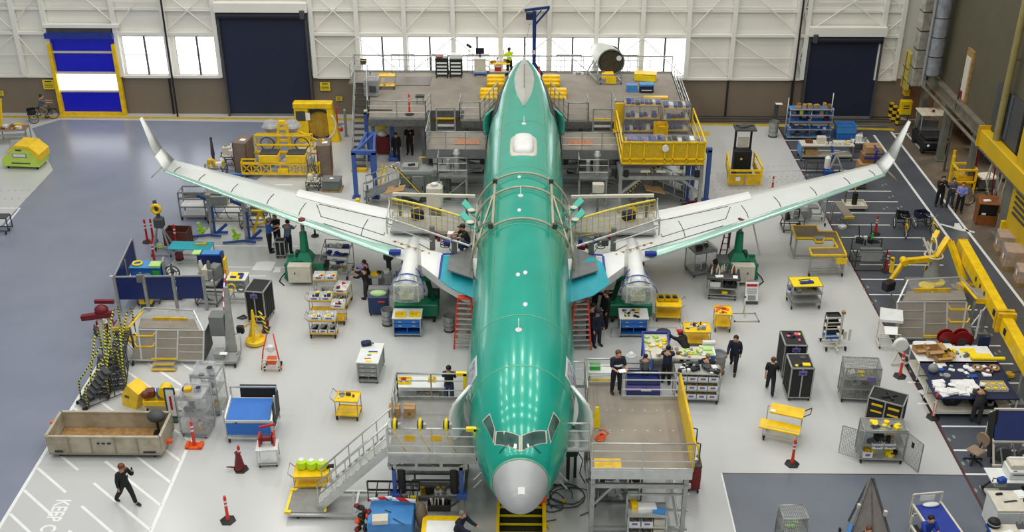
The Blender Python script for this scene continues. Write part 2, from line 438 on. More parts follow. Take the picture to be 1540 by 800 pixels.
def brace(a,b_,z0,z1,kind,r_=.035):
    m_=MB();y=YW-.22
    if kind in 'X/': m_.tube((a,y,z0),(b_,y,z1),r_,5)
    if kind in 'X\\': m_.tube((a,y,z1),(b_,y,z0),r_,5)
    m_.beam((a,y,(z0+z1)/2),(b_,y,(z0+z1)/2),.05)
    trim(m_,'wall_frame')
C_=cols
brace(-34.5,C_[0],2.6,5.2,'/');brace(C_[0],C_[1]-.2,2.6,5.2,'\\');brace(-34.5,C_[0],5.3,9,'\\');brace(C_[0],-28,5.8,9,'/');brace(-28.0,C_[2],5.9,9,'\\');brace(C_[2],C_[3],5.4,9,'/')
brace(C_[3],C_[4],5.3,8,'X');brace(C_[5],C_[6],5.35,8,'X');brace(C_[5],C_[6],2.6,5.1,'X')
for i in range(6,13): brace(C_[i],C_[i+1],5.4,8.6,'\\/'[i % 2]);
for i in range(6,13): trim(MB().tube((C_[i],YW-.3,2.6 if i % 2 else 5.1),(C_[i+1],YW-.3,5.1 if i % 2 else 2.6),.035,5),'wall_frame')
brace(C_[13],C_[14],5.4,8.6,'/');brace(C_[13],C_[14],2.6,5.1,'\\');brace(C_[14],C_[15],5.4,8.6,'\\');brace(C_[14],C_[15],2.6,5.1,'\\')
brace(C_[15],C_[16],2.6,5.1,'X');brace(C_[15],C_[16],5.4,8.6,'X');brace(C_[17],22.8,2.6,3.9,'/');brace(C_[17],22.8,3.9,5.1,'\\');brace(C_[17],22.8,5.3,6.5,'/');brace(C_[17],22.8,6.5,8,'\\')
brace(17.5,21.6,5.8,8.8,'X')
wn=0
for a,b_ in ((183,252),(262,329),(545,608),(615,680),(686,750),(756,822),(829,892),(898,960),(967,1030)):
    wn += 1
    z1=5.05;xa=GY(a+ (6 if a < 300 else 0),90,YW)[0];xb=GY(b_+(4 if a < 300 else 0),90,YW)[0]
    root=struct('window_%d' % wn,MB().box((xa+xb)/2,YW-.02,2.62,xb-xa,.06,z1-2.62),'window_light')
    m_=MB().frame(xa,xb,YW-.06,2.62,z1,.07);m_.box((xa+xb)/2,YW-.1,2.62,.11,.12,z1-2.62,mi=1);m_.beam((xa,YW-.07,3.85),(xb,YW-.07,3.85),.05)
    pa(root,'window_frame',m_,['wall_frame','mullion'])
# --- doors
def roll_door(n,x0,x1,z1):
    d=struct('door_%d' % n,MB().box((x0+x1)/2,YW-.1,0,x1-x0,.2,z1),'door_navy')
    m_=MB()
    for x in (x0,x1): m_.box(x,YW-.25,0,.12,.3,z1+.3)
    pa(d,'door_rail',m_,'grey_dark');pa(d,'door_roll',MB().lathe([(.22,0),(.22,x1-x0)],x0,YW-.35,z1+.05,10,axis='x'),'navy_dark')
    pa(d,'bottom_bar',MB().box((x0+x1)/2,YW-.25,0,x1-x0,.12,.12),'grey_mid')
    pa(d,'lintel',MB().box((x0+x1)/2,YW-.32,z1+.3,x1-x0+.3,.5,.55),'wall_white')
    pa(d,'door_motor',MB().box(x0+.25 if n == 3 else x1-.15,YW-.5,z1-.1,.3,.3,.55,ch=.04),'grey_dark')
    return d
roll_door(1,-18.5,-13.2,6.35);roll_door(3,17.25,21.6,5.0)
xa,xb=-29.04,-25.1
d=struct('door_2',MB().box((xa+xb)/2,YW-.1,0,xb-xa,.1,5.2),'door_blue')
m_=MB()
for x in (xa,xb): m_.box(x,YW-.3,0,.22,.3,4.6)
m_.box((xa+xb)/2,YW-.3,0,xb-xa,.24,.2);pa(d,'yellow_door_frame',m_,'yellow')
pa(d,'hood',MB().box((xa+xb)/2,YW-.35,5.0,xb-xa+.2,.5,.3),'royal');pa(d,'hood_housing',MB().box((xa+xb)/2,YW-.2,5.3,xb-xa,.3,.3),'grey_dark')
pa(d,'white_band',MB().box((xa+xb)/2,YW-.18,1.6,xb-xa-.2,.05,1.05),'band_white_glow')
m_=MB()
for z in (1.5,2.68,4.0): m_.box((xa+xb)/2,YW-.2,z,xb-xa-.2,.12,.12)
pa(d,'crossbar',m_,'cream')
def sign(x,z,wd,ht,label):
    s_=th('warning_sign',label,'sign',(x,YW-.08,z))
    pa(s_,'sign_panel',MB().box(0,0,0,wd,.03,ht),'yellow_bright')
    m_=MB()
    m_.box(0,-.02,ht*.76,wd*.62,.01,ht*.12)
    for k in range(3): m_.box(0,-.02,ht*(.2+.17*k),wd*.75,.01,ht*.05)
    pa(s_,'sign_text',m_,'grey_dark')
sign(X0(73,122),1.62,.7,.62,'yellow notice sign on tan wall left of the blue roll door')
sign(X0(489,126),1.6,.62,.55,'yellow notice sign on tan wall right of the large navy door')
sign(X0(510,145),.95,.38,.26,'small yellow sign low on tan wall by the stairway')
sign(X0(2,137),1.2,.3,.3,'small yellow sign at far left edge of tan wall')
# ================================================================== right wall and the bay behind it
XR=23.7
mat('booth_yellow',(214,176,18),.5,0,.05,1);mat('lilac_grey',(150,144,148),.6,0,.04,1)
w=MB()
w.box(XR+.25,58.5,4.1,.5,18.4,12);struct('wall_right',w,'wall_olive')
w=MB();w.box(XR+.5,40,6.6,.9,18,9);struct('wall_right_upper',w,'lilac_grey')
w=MB();w.box(XR+7,42,0,.3,52,8);w.box(XR+3.8,67.3,0,7.4,.3,8);struct('wall_bay_rear',w,mat('bay_brown',(122,92,66),.8,0,.15,1))
w=MB();w.box(XR+3.6,47,4.2,7,41,.2);struct('ceiling_bay',w,'grey_dark')
w=MB();w.beam((XR-.1,67,3.9),(XR-.1,30,3.9),.12,.5);w.beam((XR-.1,67,4.2),(XR-.1,30,4.2),.45,.1);w.beam((XR-.1,67,3.62),(XR-.1,30,3.62),.45,.1);w.tube((XR-.5,66,3.4),(XR-.5,30,3.4),.09,8)
trim(w,mat('girder',(128,122,106),.6,.1,.15,2))
for y,s_ in ((64.6,.35),(60.6,.35),(56.2,.3),(50.6,.6),(46.5,.4),(41,.4)):
    w=MB();w.box(XR+.1,y,0,s_*.9,s_*1.4,3.7);w.box(XR+.1,y,0,s_*1.5,s_*2,.1);trim(w,mat('column_grey',(118,120,112),.5,.1,.12,2))
for y in (38,46,54,62):  # unseen area lights added to brighten the bay interior
    l=bpy.data.lights.new('bay_fill_light','AREA');l.size=1.2;l.energy=170;l.color=(1,.86,.68)
    o=bpy.data.objects.new('bay_fill_light',l);COL.objects.link(o);o.location=(XR+3.6,y,4.1)
# ducts and pipes
def duct(name,label,pb,pt,r_,m,ribs=True,X=XR-.7,sq=False):
    b_=GX(pb[0],pb[1],X);y=b_[1];t=th(name,label,'duct',(X,y,b_[2]))
    h=12-b_[2]
    if sq: pa(t,'duct_body',MB().box(0,0,0,r_*2,r_*1.6,h,ch=.05),m)
    else: pa(t,'duct_body',MB().cyl(0,0,0,r_,h,16),m)
    q=MB()
    for k in range(int(h/1.1)):
        if sq: q.box(0,0,k*1.1,r_*2.1,r_*1.7,.05)
        else: q.cyl(0,0,k*1.1,r_*1.04,.05,16)
    pa(t,'seam_band',q,'steel_dark')
    return t
duct('ventilation_duct','round silver spiral duct running down the olive wall',(1400,112),(1420,0),.48,mat('duct_silver',(176,180,188),.35,.5,.15,3))
duct('ventilation_duct','square dented grey duct beside the round one in the corner',(1378,128),(1393,0),.42,mat('duct_dull',(196,190,178),.45,.3,.2,3),sq=True)
t=th('wall_conduit','thin grey conduit between the two big ducts','pipe',GX(1386,128,XR-1.2));pa(t,'pipe',MB().cyl(0,0,0,.07,9,8),'grey')
g=GX(1497,215,XR-.4);t=th('wall_pipe','tall olive-yellow pipe on the wall beside the lilac panels','pipe',(g[0],g[1],g[2]-.8));pa(t,'pipe',MB().cyl(0,0,0,.17,11,12),mat('pipe_olive',(146,134,84),.5,0,.1,2));pa(t,'bracket',MB().box(.15,0,1,.4,.1,.1).box(.15,0,5,.4,.1,.1),'steel')
g=GX(1448,148,XR-.05);t=th('wall_recess','tall narrow lit opening in the olive wall with a red item','opening',(g[0],g[1],g[2]-.1))
pa(t,'recess_frame',MB().box(0,0,-.1,.12,.9,2.9),'wood');pa(t,'recess_panel',MB().box(-.08,0,.1,.06,.6,2.3),'cream');pa(t,'red_item',MB().box(-.14,.1,.15,.12,.3,.35),'red_dark')
t=th('drain_pipe','thin dark pipe below the narrow wall opening','pipe',(XR-.15,GX(1440,150,XR-.15)[1],0));pa(t,'pipe',MB().cyl(0,0,0,.06,5.2,8),'grey_dark')
# ================================================================== aircraft
mat('plane_green',(0,166,142),.27,.2,.05,.8,coat=.5,c2=(0,158,135))
mat('plane_teal_end',(70,176,156),.35,.1,.05,1)
mat('seam',(112,176,136),.5);mat('radome',(176,178,178),.4,.1,.04,2);mat('glass_dark',(70,110,100),.06,0,.3,2,spec=1)
mat('wing_white',(216,219,214),.3,0,.03,.8);mat('wing_edge',(176,214,198),.22,.5,.05,.8);mat('wing_line',(70,72,72),.6);mat('plane_white',(232,233,230),.3,0,.03,1)
NOSE=26.45
#       s    half-w  top   z-mid  bottom
ST=[(0,.02,2.97,2.95,2.93),(.06,.2,3.12,2.95,2.78),(.2,.38,3.3,2.96,2.6),(.5,.6,3.54,3.0,2.34),(.85,.76,3.76,3.02,2.1),(1.15,.86,3.92,3.05,1.96),(1.5,1.06,4.16,3.1,1.8),
      (2.0,1.26,4.6,3.2,1.66),(2.4,1.4,4.86,3.25,1.55),(3.0,1.55,5.05,3.3,1.46),(3.8,1.68,5.19,3.32,1.38),(5,1.8,5.28,3.32,1.32),(6.5,1.88,5.31,3.32,1.3),
      (26,1.88,5.31,3.35,1.35),(28,1.84,5.31,3.45,1.7),(30,1.72,5.32,3.6,2.15),(31.5,1.58,5.34,3.8,2.6),(33,1.34,5.37,4.05,3.1),(34.4,1.02,5.42,4.35,3.6),(35.2,.76,5.42,4.5,3.95),(35.8,.5,5.35,4.7,4.2)]
def sta(s_):
    s_=max(0,min(35.8,s_))
    for i in range(len(ST)-1):
        if ST[i+1][0] >= s_:
            a,b_=ST[i],ST[i+1];t_=(s_-a[0])/(b_[0]-a[0])
            if s_ <= 6.5 and s_ > .3:   # smooth (Catmull-Rom) where it curves
                p0=ST[max(i-1,0)];p3=ST[min(i+2,len(ST)-1)]
                out=[]
                for k in range(1,5):
                    m0=(b_[k]-p0[k])/(b_[0]-p0[0]);m1=(p3[k]-a[k])/(p3[0]-a[0]);dd=b_[0]-a[0]
                    out.append((2*t_**3-3*t_**2+1)*a[k]+(t_**3-2*t_**2+t_)*dd*m0+(-2*t_**3+3*t_**2)*b_[k]+(t_**3-t_**2)*dd*m1)
                return out
            return [a[k]+(b_[k]-a[k])*t_ for k in range(1,5)]
def FP(s_,ph,off=0.0):
    "point on the fuselage skin; ph is the angle from the crown, + to the right"
    w_,tp,zm,bt=sta(s_)
    c,n=math.cos(ph),math.sin(ph)
    hh=(tp-zm) if c >= 0 else (zm-bt)
    return ((w_+off)*n,NOSE+s_-(off*.6 if s_ < 3 else 0),zm+(hh+off)*c)
def hit(px,py):
    "where a sight line meets the skin, as (s, ph)"
    d_=ray(px,py);t_=20.0
    while t_ < 90:
        x,y,z=CX+d_[0]*t_,d_[1]*t_,H+d_[2]*t_;s_=y-NOSE
        if 0 <= s_ <= 35.8:
            w_,tp,zm,bt=sta(s_);hh=(tp-zm) if z >= zm else (zm-bt)
            if (x/w_)**2+((z-zm)/max(hh,.01))**2 <= 1: return (s_,math.atan2(x/w_,(z-zm)/hh))
        t_ += .01
    raise ValueError('miss %s %s' % (px,py))
def patch(mb,corners,off=.012,n=6,mi=0,m=None):
    "four (s,ph) corners filled with a sheet that follows the skin"
    m=m or n;A,B,C,D=corners;vs=[]
    for i in range(n+1):
        for j in range(m+1):
            u,v=i/n,j/m
            s_=(A[0]*(1-u)+B[0]*u)*(1-v)+(D[0]*(1-u)+C[0]*u)*v;p_=(A[1]*(1-u)+B[1]*u)*(1-v)+(D[1]*(1-u)+C[1]*u)*v
            vs.append(FP(s_,p_,off))
    fs=[(i*(m+1)+j,(i+1)*(m+1)+j,(i+1)*(m+1)+j+1,i*(m+1)+j+1) for i in range(n) for j in range(m)]
    return mb.add(vs,fs,mi,True)
def skin(s0,s1,ds,n=56):
    k=max(2,int((s1-s0)/ds));vs=[];b_=MB()
    for i in range(k+1):
        s_=s0+(s1-s0)*i/k
        vs += [FP(s_,2*math.pi*j/n) for j in range(n)]
    fs=[(i*n+j,i*n+(j+1) % n,(i+1)*n+(j+1) % n,(i+1)*n+j) for i in range(k) for j in range(n)]
    fs.append(tuple(range(n))[::-1]);fs.append(tuple(k*n+j for j in range(n)))
    return b_.add(vs,[f_[::-1] for f_ in fs],0,True)
plane=th('airliner','green unpainted twin-engine airliner with white wings, filling the centre of the hangar','airplane',(0,NOSE+15,0))
PL=Vector((0,-(NOSE+15),0))
def pp(name,mb,m,label=None,parent=None):
    o=pa(plane,name,mb,m,label)
    o.location=PL
    if parent is not None: o.parent=parent;o.location=(0,0,0)
    return o
fus=pp('fuselage',skin(1.15,35.8,.25),'plane_green')
pp('radome',skin(0.0,1.15,.04),'radome','matt grey nose cone')
m_=MB();patch(m_,[hit(779,733),hit(789,733),hit(789,744),hit(779,744)],.012,3);pp('data_sticker',m_,'white_paper')
m_=MB()
for s_ in (4.3,7.4,1.15,14.6,20.5,26.2):
    pp('skin_joint',patch(MB(),[(s_,-1.9),(s_+.045,-1.9),(s_+.045,1.9),(s_,1.9)],.006,1,m=40),'seam')
m_=MB()
for ph in (.0,):
    patch(m_,[(2.3,-.008),(4.3,-.008),(4.3,.008),(2.3,.008)],.006,12,m=1)
for ph in (.62,-.62): patch(m_,[(7.4,ph-.006),(34,ph-.006),(34,ph+.006),(7.4,ph+.006)],.006,60,m=1)
pp('lap_seam',m_,'seam')
def hq(*p): return [hit(*q) for q in p]
panes=[hq((748,650),(780,656),(780,677),(746,668)),hq((786,656),(819,649),(820,666),(786,677)),hq((727,634),(737,624),(744,645),(742,664)),hq((824,645),(832,622),(841,634),(828,664))]
names=['windshield_pane']*2+['cockpit_side_pane']*2
fr=MB()
for c in panes:
    cs=sum(q[0] for q in c)/4;cp=sum(q[1] for q in c)/4
    patch(fr,[(cs+(q[0]-cs)*1.16,cp+(q[1]-cp)*1.16) for q in c],.008,5)
fro=pp('windshield_frame',fr,'cream')
for c,nm in zip(panes,names):
    m_=MB();patch(m_,c,.022,5);pp(nm,m_,'glass_dark')
for x0,x1 in ((752,762),(812,800)):
    m_=MB();a=FP(*hit(x0,682),.03);b_=FP(*hit(x1,671),.06);m_.tube(a,b_,.012,5);pp('wiper',m_,'black')
# satcom dome, antennas, dorsal fin root
def dome(s0,s1,wd,ht,nm,m,sq=4):
    m_=MB();n=24;ks=[(1.0,0),(1.0,.35),(.93,.7),(.7,.95),(.35,1.0),(.01,1.0)];vs=[]
    for k,h in ks:
        for i in range(n):
            a_=2*math.pi*i/n;c,q=math.cos(a_),math.sin(a_)
            e=2.0/sq;u=math.copysign(abs(c)**e,c)*k;v=math.copysign(abs(q)**e,q)*k
            s_=(s0+s1)/2+v*(s1-s0)/2;x=u*wd/2;w_,tp,zm,bt=sta(s_)
            vs.append((x,NOSE+s_,zm+(tp-zm)*math.sqrt(max(0,1-(x/w_)**2))-.02+h*ht))
    fs=[(i*n+j,i*n+(j+1) % n,(i+1)*n+(j+1) % n,(i+1)*n+j) for i in range(len(ks)-1) for j in range(n)]
    m_.add(vs,fs,0,True);pp(nm,m_,m)
sA=hit(786,233)[0];sB=hit(786,205)[0]
dome(sA-.05,sB+.2,1.28,.07,'radome_fairing','cream',5);dome(sA+.15,sB,.98,.32,'satcom_radome','white',4)
for px,py,big in ((783,294,1),(781,316,0),(788,186,1),(779,413,0),(790,410,0),(780,496,1),(790,458,0),(781,266,0)):
    s_,ph=hit(px,py);m_=MB();c=Vector(FP(s_,ph))
    m_.sph(c.x,c.y,c.z,.13 if big else .09,.16,.04,8,5)
    if big: m_.extr([(c.x-.012,c.y-.14,c.z),(c.x-.012,c.y+.2,c.z),(c.x-.012,c.y+.26,c.z+.3),(c.x-.012,c.y+.1,c.z+.3)],(.024,0,0))
    pp('antenna',m_,'white')
m_=MB();s1=hit(786,160)[0]
L=[(s1,.02),(s1+.7,.16),(s1+1.8,.38),(s1+3.0,.5),(s1+4.4,.56),(s1+5.4,.5),(s1+6.4,.3),(s1+7.4,.08)]
vs=[]
for s_,hw in L:
    s_=min(s_,35.7);w_,tp,zm,bt=sta(s_)
    for u,h in ((-1,0),(-.93,.05),(-.12,.1),(-.04,.16),(.04,.16),(.12,.1),(.93,.05),(1,0)):
        x=u*hw;vs.append((x,NOSE+s_,zm+(tp-zm)*math.sqrt(max(0,1-min(1,(x/w_)**2)))-.03+h*(1+(s_-s1)*.05)))
fs=[(i*8+j,i*8+j+1,(i+1)*8+j+1,(i+1)*8+j) for i in range(len(L)-1) for j in range(7)]
m_.add(vs,[f_[::-1] for f_ in fs],0,True);pp('fin_root_fairing',m_,mat('fin_grey',(196,196,188),.45,0,.05,2))
m_=MB().beam((0,NOSE+s1+2.2,5.58),(0,NOSE+s1+5.6,5.68),.03,.06);pp('fin_root_slot',m_,'grey_dark')
m_=MB()
for sg in (-1,1):      # tailplane cut-outs with dark frames
    patch(m_,[(29.2,sg*.95),(34.0,sg*.9),(34.0,sg*1.5),(29.2,sg*1.5)],.012,10)
pp('stabilizer_cutout',m_,'black')
for sg in (-1,1):
    m_=MB();patch(m_,[(29.3,sg*.9),(33.8,sg*.86),(33.8,sg*.93),(29.3,sg*.97)],.03,10);pp('cutout_seal',m_,'red_dark')
# doors: dark openings, doors swung forward
def opening(c,label,mm='white'):
    m_=MB();cs=sum(q[0] for q in c)/4;cp=sum(q[1] for q in c)/4
    patch(m_,[(cs+(q[0]-cs)*1.25,cp+(q[1]-cp)*1.25) for q in c],.008,5);fr_=pp('door_surround',m_,'white')
    m_=MB();patch(m_,c,.02,5);pp('doorway',m_,mm,label)
mat('door_inside',(188,196,204),.5,0,.5,6,c2=(96,110,130))
opening([(5.0,-1.0),(5.95,-1.0),(5.95,-1.5),(5.0,-1.5)],'open front left doorway','door_inside')
opening([(5.0,1.0),(5.95,1.0),(5.95,1.5),(5.0,1.5)],'open front right doorway','door_inside')
def swung_door(sg,Y,z0,X,c,inner):
    m_=MB();n=7;vs=[]
    for i in range(n+1):
        a_=(-.3+.7*i/n) if c else (-.5+1.1*i/n);z=3.35+1.75*math.sin(a_)+.05;x=1.75*(math.cos(a_)-1)
        for u in (0,1):
            for th_ in (0,.12): vs.append((sg*(X+x-th_+.35*u),Y+.8*u*-1,z))
    fs=[]
    for i in range(n):
        a0=i*4;b0=a0+4
        for p,q in ((0,1),(1,3),(3,2),(2,0)): fs.append((a0+p,a0+q,b0+q,b0+p))
    fs += [(0,2,3,1),(n*4,n*4+1,n*4+3,n*4+2)]
    m_.add(vs,fs,0,True);return m_
for sg in (-1,1):
    dm=pp('cabin_door',swung_door(sg,30.9,0,2.02,0,0),'plane_white' )
    q=MB()
    for k in range(5):
        z=2.65+.36*k;xx=1.97+.05+1.75*(math.cos(math.asin(max(-1,min(1,(z-3.4)/1.75))))-1)-.0;q.beam((sg*(xx+.02),30.8,z),(sg*(xx+.33),30.15,z),.05,.05)
    pp('door_ribs',q,mat('rib_green',(176,194,104),.6),parent=dm)
    pp('cabin_door',swung_door(sg,57.6,0,1.84,1,0),'plane_teal_end')
m_=MB()
for sg in (-1,1):      # nose probes
    for dz in (0,.3): m_.tube((sg*1.2,27.6,3.1+dz),(sg*1.42,27.3,3.05+dz),.03,5)
pp('pitot_probe',m_,'steel')
# ---- wings
def wing(sg):
    XS=[1.7,2.9,3.9,5.0,6.0,9,12,15,17.1]
    def le(x): return 43.4+(x-5)*.505 if x > 3.9 else 43.4-1.1*.505-(3.9-x)*1.05
    def te(x): return 48.2 if x < 6 else 48.2+(x-6)*(51.05-48.2)/11.1
    def zz(x): return 2.0+(x-1.88)*.085+.0022*(x-1.88)**2
    prof=[(0,0),(.01,.28),(.04,.5),(.12,.78),(.25,.97),(.4,1),(.6,.82),(.8,.46),(1,.03)]
    def top(x,c,off=0):
        th_=(.62-.028*x) if x > 6 else .62-.168+.05*(6-x)
        h=0
        for a,b_ in zip(prof,prof[1:]):
            if a[0] <= c <= b_[0]: h=a[1]+(b_[1]-a[1])*(c-a[0])/(b_[0]-a[0])
        return (sg*x,le(x)+(te(x)-le(x))*c,zz(x)+th_*.5*h+off)
    def bot(x,c):
        t=top(x,c);return (t[0],t[1],2*zz(x)-.0-t[2]+(t[2]-zz(x))*.25)
    m_=MB();cs=[p[0] for p in prof];vs=[];n=len(cs)
    for x in XS: vs += [top(x,c) for c in cs]+[bot(x,c) for c in cs[::-1][:-1]][:n-1]
    k=2*n-1
    fs=[];ms=[]
    for i in range(len(XS)-1):
        for j in range(k):
            fs.append((i*k+j,i*k+(j+1) % k,(i+1)*k+(j+1) % k,(i+1)*k+j)); 
    if sg > 0: fs=[f_[::-1] for f_ in fs]
    fs.append(tuple(range(k)));fs.append(tuple((len(XS)-1)*k+j for j in range(k)))
    m_.add(vs,fs,0,True);w_=pp('wing',m_,'wing_white')
    m_=MB();vs=[];xs2=[5.5+(17.1-5.5)*i/16 for i in range(17)];cc=[0,.01,.04,.09,.14]
    for x in xs2: vs += [top(x,c,.006) for c in cc]
    q=len(cc);fs=[(i*q+j,i*q+j+1,(i+1)*q+j+1,(i+1)*q+j) for i in range(16) for j in range(q-1)]
    if sg > 0: fs=[f_[::-1] for f_ in fs]
    o_=len(vs);vs += [bot(x,c) for x in xs2 for c in (0,.06)]
    fs += [(o_+i*2,o_+i*2+1,o_+i*2+3,o_+i*2+2) for i in range(16)]
    m_.add(vs,fs,0,True);pp('leading_edge_slat',m_,'wing_edge',parent=w_)
    def strip(pts,t=.035):
        m_=MB()
        P_=[top(x,c,.012) for x,c in pts]
        for a,b_ in zip(P_,P_[1:]): m_.beam(a,b_,t,.012)
        pp('panel_line',m_,'wing_line',parent=w_)
    for x in (7.2,10.2,11.8,13.6,15.3,16.6): strip([(x,.16),(x,.3),(x-.05,.45),(x-.1,.58)])
    strip([(x,.15) for x in (5.2,7,9)]);strip([(5.0,.72),(7,.7),(9.5,.66)]);strip([(6.2,.30),(7.6,.32),(9.2,.3),(9.6,.62)]);strip([(6.2,.3),(6.2,.7)])
    strip([(3.0,.3),(3.4,.45),(5,.55),(6.2,.6)]);strip([(3.9,.05),(4.1,.25),(5,.35)])
    m_=MB();vs=[]
    for x in (6.1,7.6,9.2,10.7): vs += [top(x,.72,.02),top(x,.86,.09),top(x,1.0,.07),top(x,1.05,0)]
    fs=[(i*4+j,i*4+j+1,(i+1)*4+j+1,(i+1)*4+j) for i in range(3) for j in range(3)]
    if sg > 0: fs=[f_[::-1] for f_ in fs]
    m_.add(vs,fs,0,False);pp('flap',m_,'plane_white',parent=w_)
    # winglets
    def blade(P0,P1,P2,P3,t=.05):
        b_=MB();vs=[]
        for A,B in ((P0,P1),((Vector(P0)*.5+Vector(P3)*.5),(Vector(P1)*.5+Vector(P2)*.5)),(P3,P2)):
            A=Vector(A);B=Vector(B)
            for c,h in ((0,0),(.15,.8),(.5,1),(1,0),(.5,-1),(.15,-.8)):
                p=A.lerp(B,c);vs.append((p.x+h*t,p.y,p.z+h*t*.2))
        fs=[(i*6+j,i*6+(j+1) % 6,(i+1)*6+(j+1) % 6,(i+1)*6+j) for i in range(2) for j in range(6)]+[tuple(range(5,-1,-1)),tuple(range(12,18))]
        return b_.add(vs,fs,0,True)
    zt=zz(17.1)
    m1=blade((sg*17.05,49.5,zt+.05),(sg*17.05,51.1,zt),(sg*17.6,51.25,zt+.55),(sg*17.6,50.0,zt+.6),.07)
    b2=blade((sg*17.6,50.0,zt+.6),(sg*17.6,51.25,zt+.55),(sg*18.2,50.95,6.05),(sg*18.2,50.55,6.1),.05);m1.add(b2.v,b2.f,0,True)
    pp('winglet',m1,'plane_white')
    pp('lower_winglet',blade((sg*17.3,49.7,zt+.05),(sg*17.3,50.9,zt+.05),(sg*18.1,50.9,zt-.75),(sg*18.1,50.5,zt-.75),.04),'cream')
    # strut / pylon with film-wrapped front
    m_=MB();x=sg*4.83
    def sec(y,w0,z0,z1):
        w0 *= .86;return [(x-w0*.7,y,z0),(x-w0,y,z0+(z1-z0)*.5),(x-w0*.75,y,z1-.08),(x,y,z1),(x+w0*.75,y,z1-.08),(x+w0,y,z0+(z1-z0)*.5),(x+w0*.7,y,z0)]
    SS=[sec(41.3,.3,1.9,2.55),sec(41.8,.42,1.7,2.62),sec(42.4,.42,1.6,2.7),sec(43.8,.42,1.7,2.78),sec(45.0,.3,2.0,2.74)]
    vs=[p for q_ in SS for p in q_];fs=[(i*7+j,i*7+(j+1) % 7,(i+1)*7+(j+1) % 7,(i+1)*7+j) for i in range(4) for j in range(7)]+[tuple(range(6,-1,-1)),tuple(range(28,35))]
    m_.add(vs,fs,0,True);py_=pp('engine_pylon',m_,'plane_white')
    m_=MB();rg=[(40.85,.02,.1),(40.9,.6,.38),(41.1,.72,.5),(41.6,.62,.5),(42.1,.46,.46),(42.7,.4,.5)];vs=[];n=20;r_=random.Random(3)
    for y,w0,h0 in rg:
        for i in range(n):
            a_=2*math.pi*i/n;e=1+.06*math.sin(i*3.1+y*7);c_,s_=math.cos(a_),math.sin(a_);vs.append((x+w0*e*math.copysign(abs(c_)**.6,c_),y,2.08+h0*e*math.copysign(abs(s_)**.6,s_)))
    fs=[(i*n+j,i*n+(j+1) % n,(i+1)*n+(j+1) % n,(i+1)*n+j) for i in range(5) for j in range(n)];m_.add(vs,fs,0,True)
    pp('plastic_wrap',m_,'film','clear plastic wrap taped around the strut front',parent=None)
    m_=MB();r_=random.Random(9)
    for k in range(9): m_.beam((x+r_.uniform(-.4,.4),41.0+r_.uniform(0,.8),1.9),(x+r_.uniform(-.4,.4),41.0+r_.uniform(0,.8),2.4),.05)
    m_.box(x,41.5,1.7,.6,.7,.25)
    for y_,w9 in ((41.0,.5),(41.35,.42),(41.75,.3)): m_.beam((x-w9,y_,2.45),(x+w9,y_,2.45),.05)
    for s9 in (-1,1): m_.beam((x+s9*.5,41.0,2.45),(x+s9*.28,41.9,2.5),.05);m_.beam((x+s9*.5,41.0,2.45),(x+s9*.5,41.0,1.7),.05)
    pp('engine_mount_fittings',m_,mat('lime_cream',(206,212,170),.5),parent=None)
    for y,w0,h0 in ((41.15,.77,.56),(41.7,.66,.56),(42.4,.5,.54)): pp('blue_tape',MB().path([(x+w0*math.cos(t_),y,2.08+h0*math.sin(t_)) for t_ in [math.pi*k/10 for k in range(11)]],.025,5),'blue')
    # root fairing and its covers
    m_=MB();A=[(1.85,40.2,2.3),(2.6,40.7,2.38),(3.4,41.4,2.5),(4.3,42.5,2.62),(4.4,43.6,2.85),(3.2,42.9,2.95),(1.85,42.4,3.0)]
    P1=[(sg*a_,b_,c_) for a_,b_,c_ in A]
    if sg < 0: P1=P1[::-1]
    m_.extr(P1,(0,.1,-.45));pp('root_fairing',m_,'plane_white')
    m_=MB();A=[(2.0,40.1,2.35),(2.9,40.7,2.45),(3.4,41.2,2.55),(3.4,42.6,2.98),(3.0,42.6,3.0),(2.9,41.7,2.8),(2.0,41.1,2.72)] if sg < 0 else [(1.95,39.7,2.4),(2.9,40.2,2.45),(3.6,41.0,2.55),(3.35,42.0,2.98),(2.9,42.5,3.04),(1.95,41.4,2.95)]
    P1=[(sg*a_,b_,c_+.03) for a_,b_,c_ in A]
    if sg < 0: P1=P1[::-1]
    m_.extr(P1,(0,0,.03));pp('protective_cover',m_,'teal','turquoise protective sheet')
    m_=MB(); 
    m_.beam((sg*3.45,41.3,2.62),(sg*3.4,42.6,3.05),.1,.03);m_.beam((sg*2.9,42.7,3.08),(sg*3.4,42.65,3.07),.1,.03)
    pp('masking_tape',m_,'royal');m_=MB();m_.box(sg*5.55,43.75,2.52,.5,.25,.14);pp('slat_end_tape',m_,'royal')
wing(-1);wing(1)
m_=MB()
for y in (31.4,):      # nose gear
    m_.tube((0,y,1.6),(0,y-.1,.5),.09,8);m_.lathe([(.2,-.1),(.34,-.08),(.34,.08),(.2,.1)],-.22,y-.1,.34,14,0,'x');m_.lathe([(.2,-.1),(.34,-.08),(.34,.08),(.2,.1)],.22,y-.1,.34,14,0,'x')
pp('nose_gear',m_,'grey_dark')
for sg in (-1,1):
    m_=MB();m_.tube((sg*2.8,46.2,2.2),(sg*2.86,46.2,.6),.13,8)
    for dx in (-.35,.35): m_.lathe([(.3,-.17),(.56,-.14),(.56,.14),(.3,.17)],sg*2.86+dx,46.2,.57,16,0,'x')
    pp('main_gear',m_,'grey_dark')
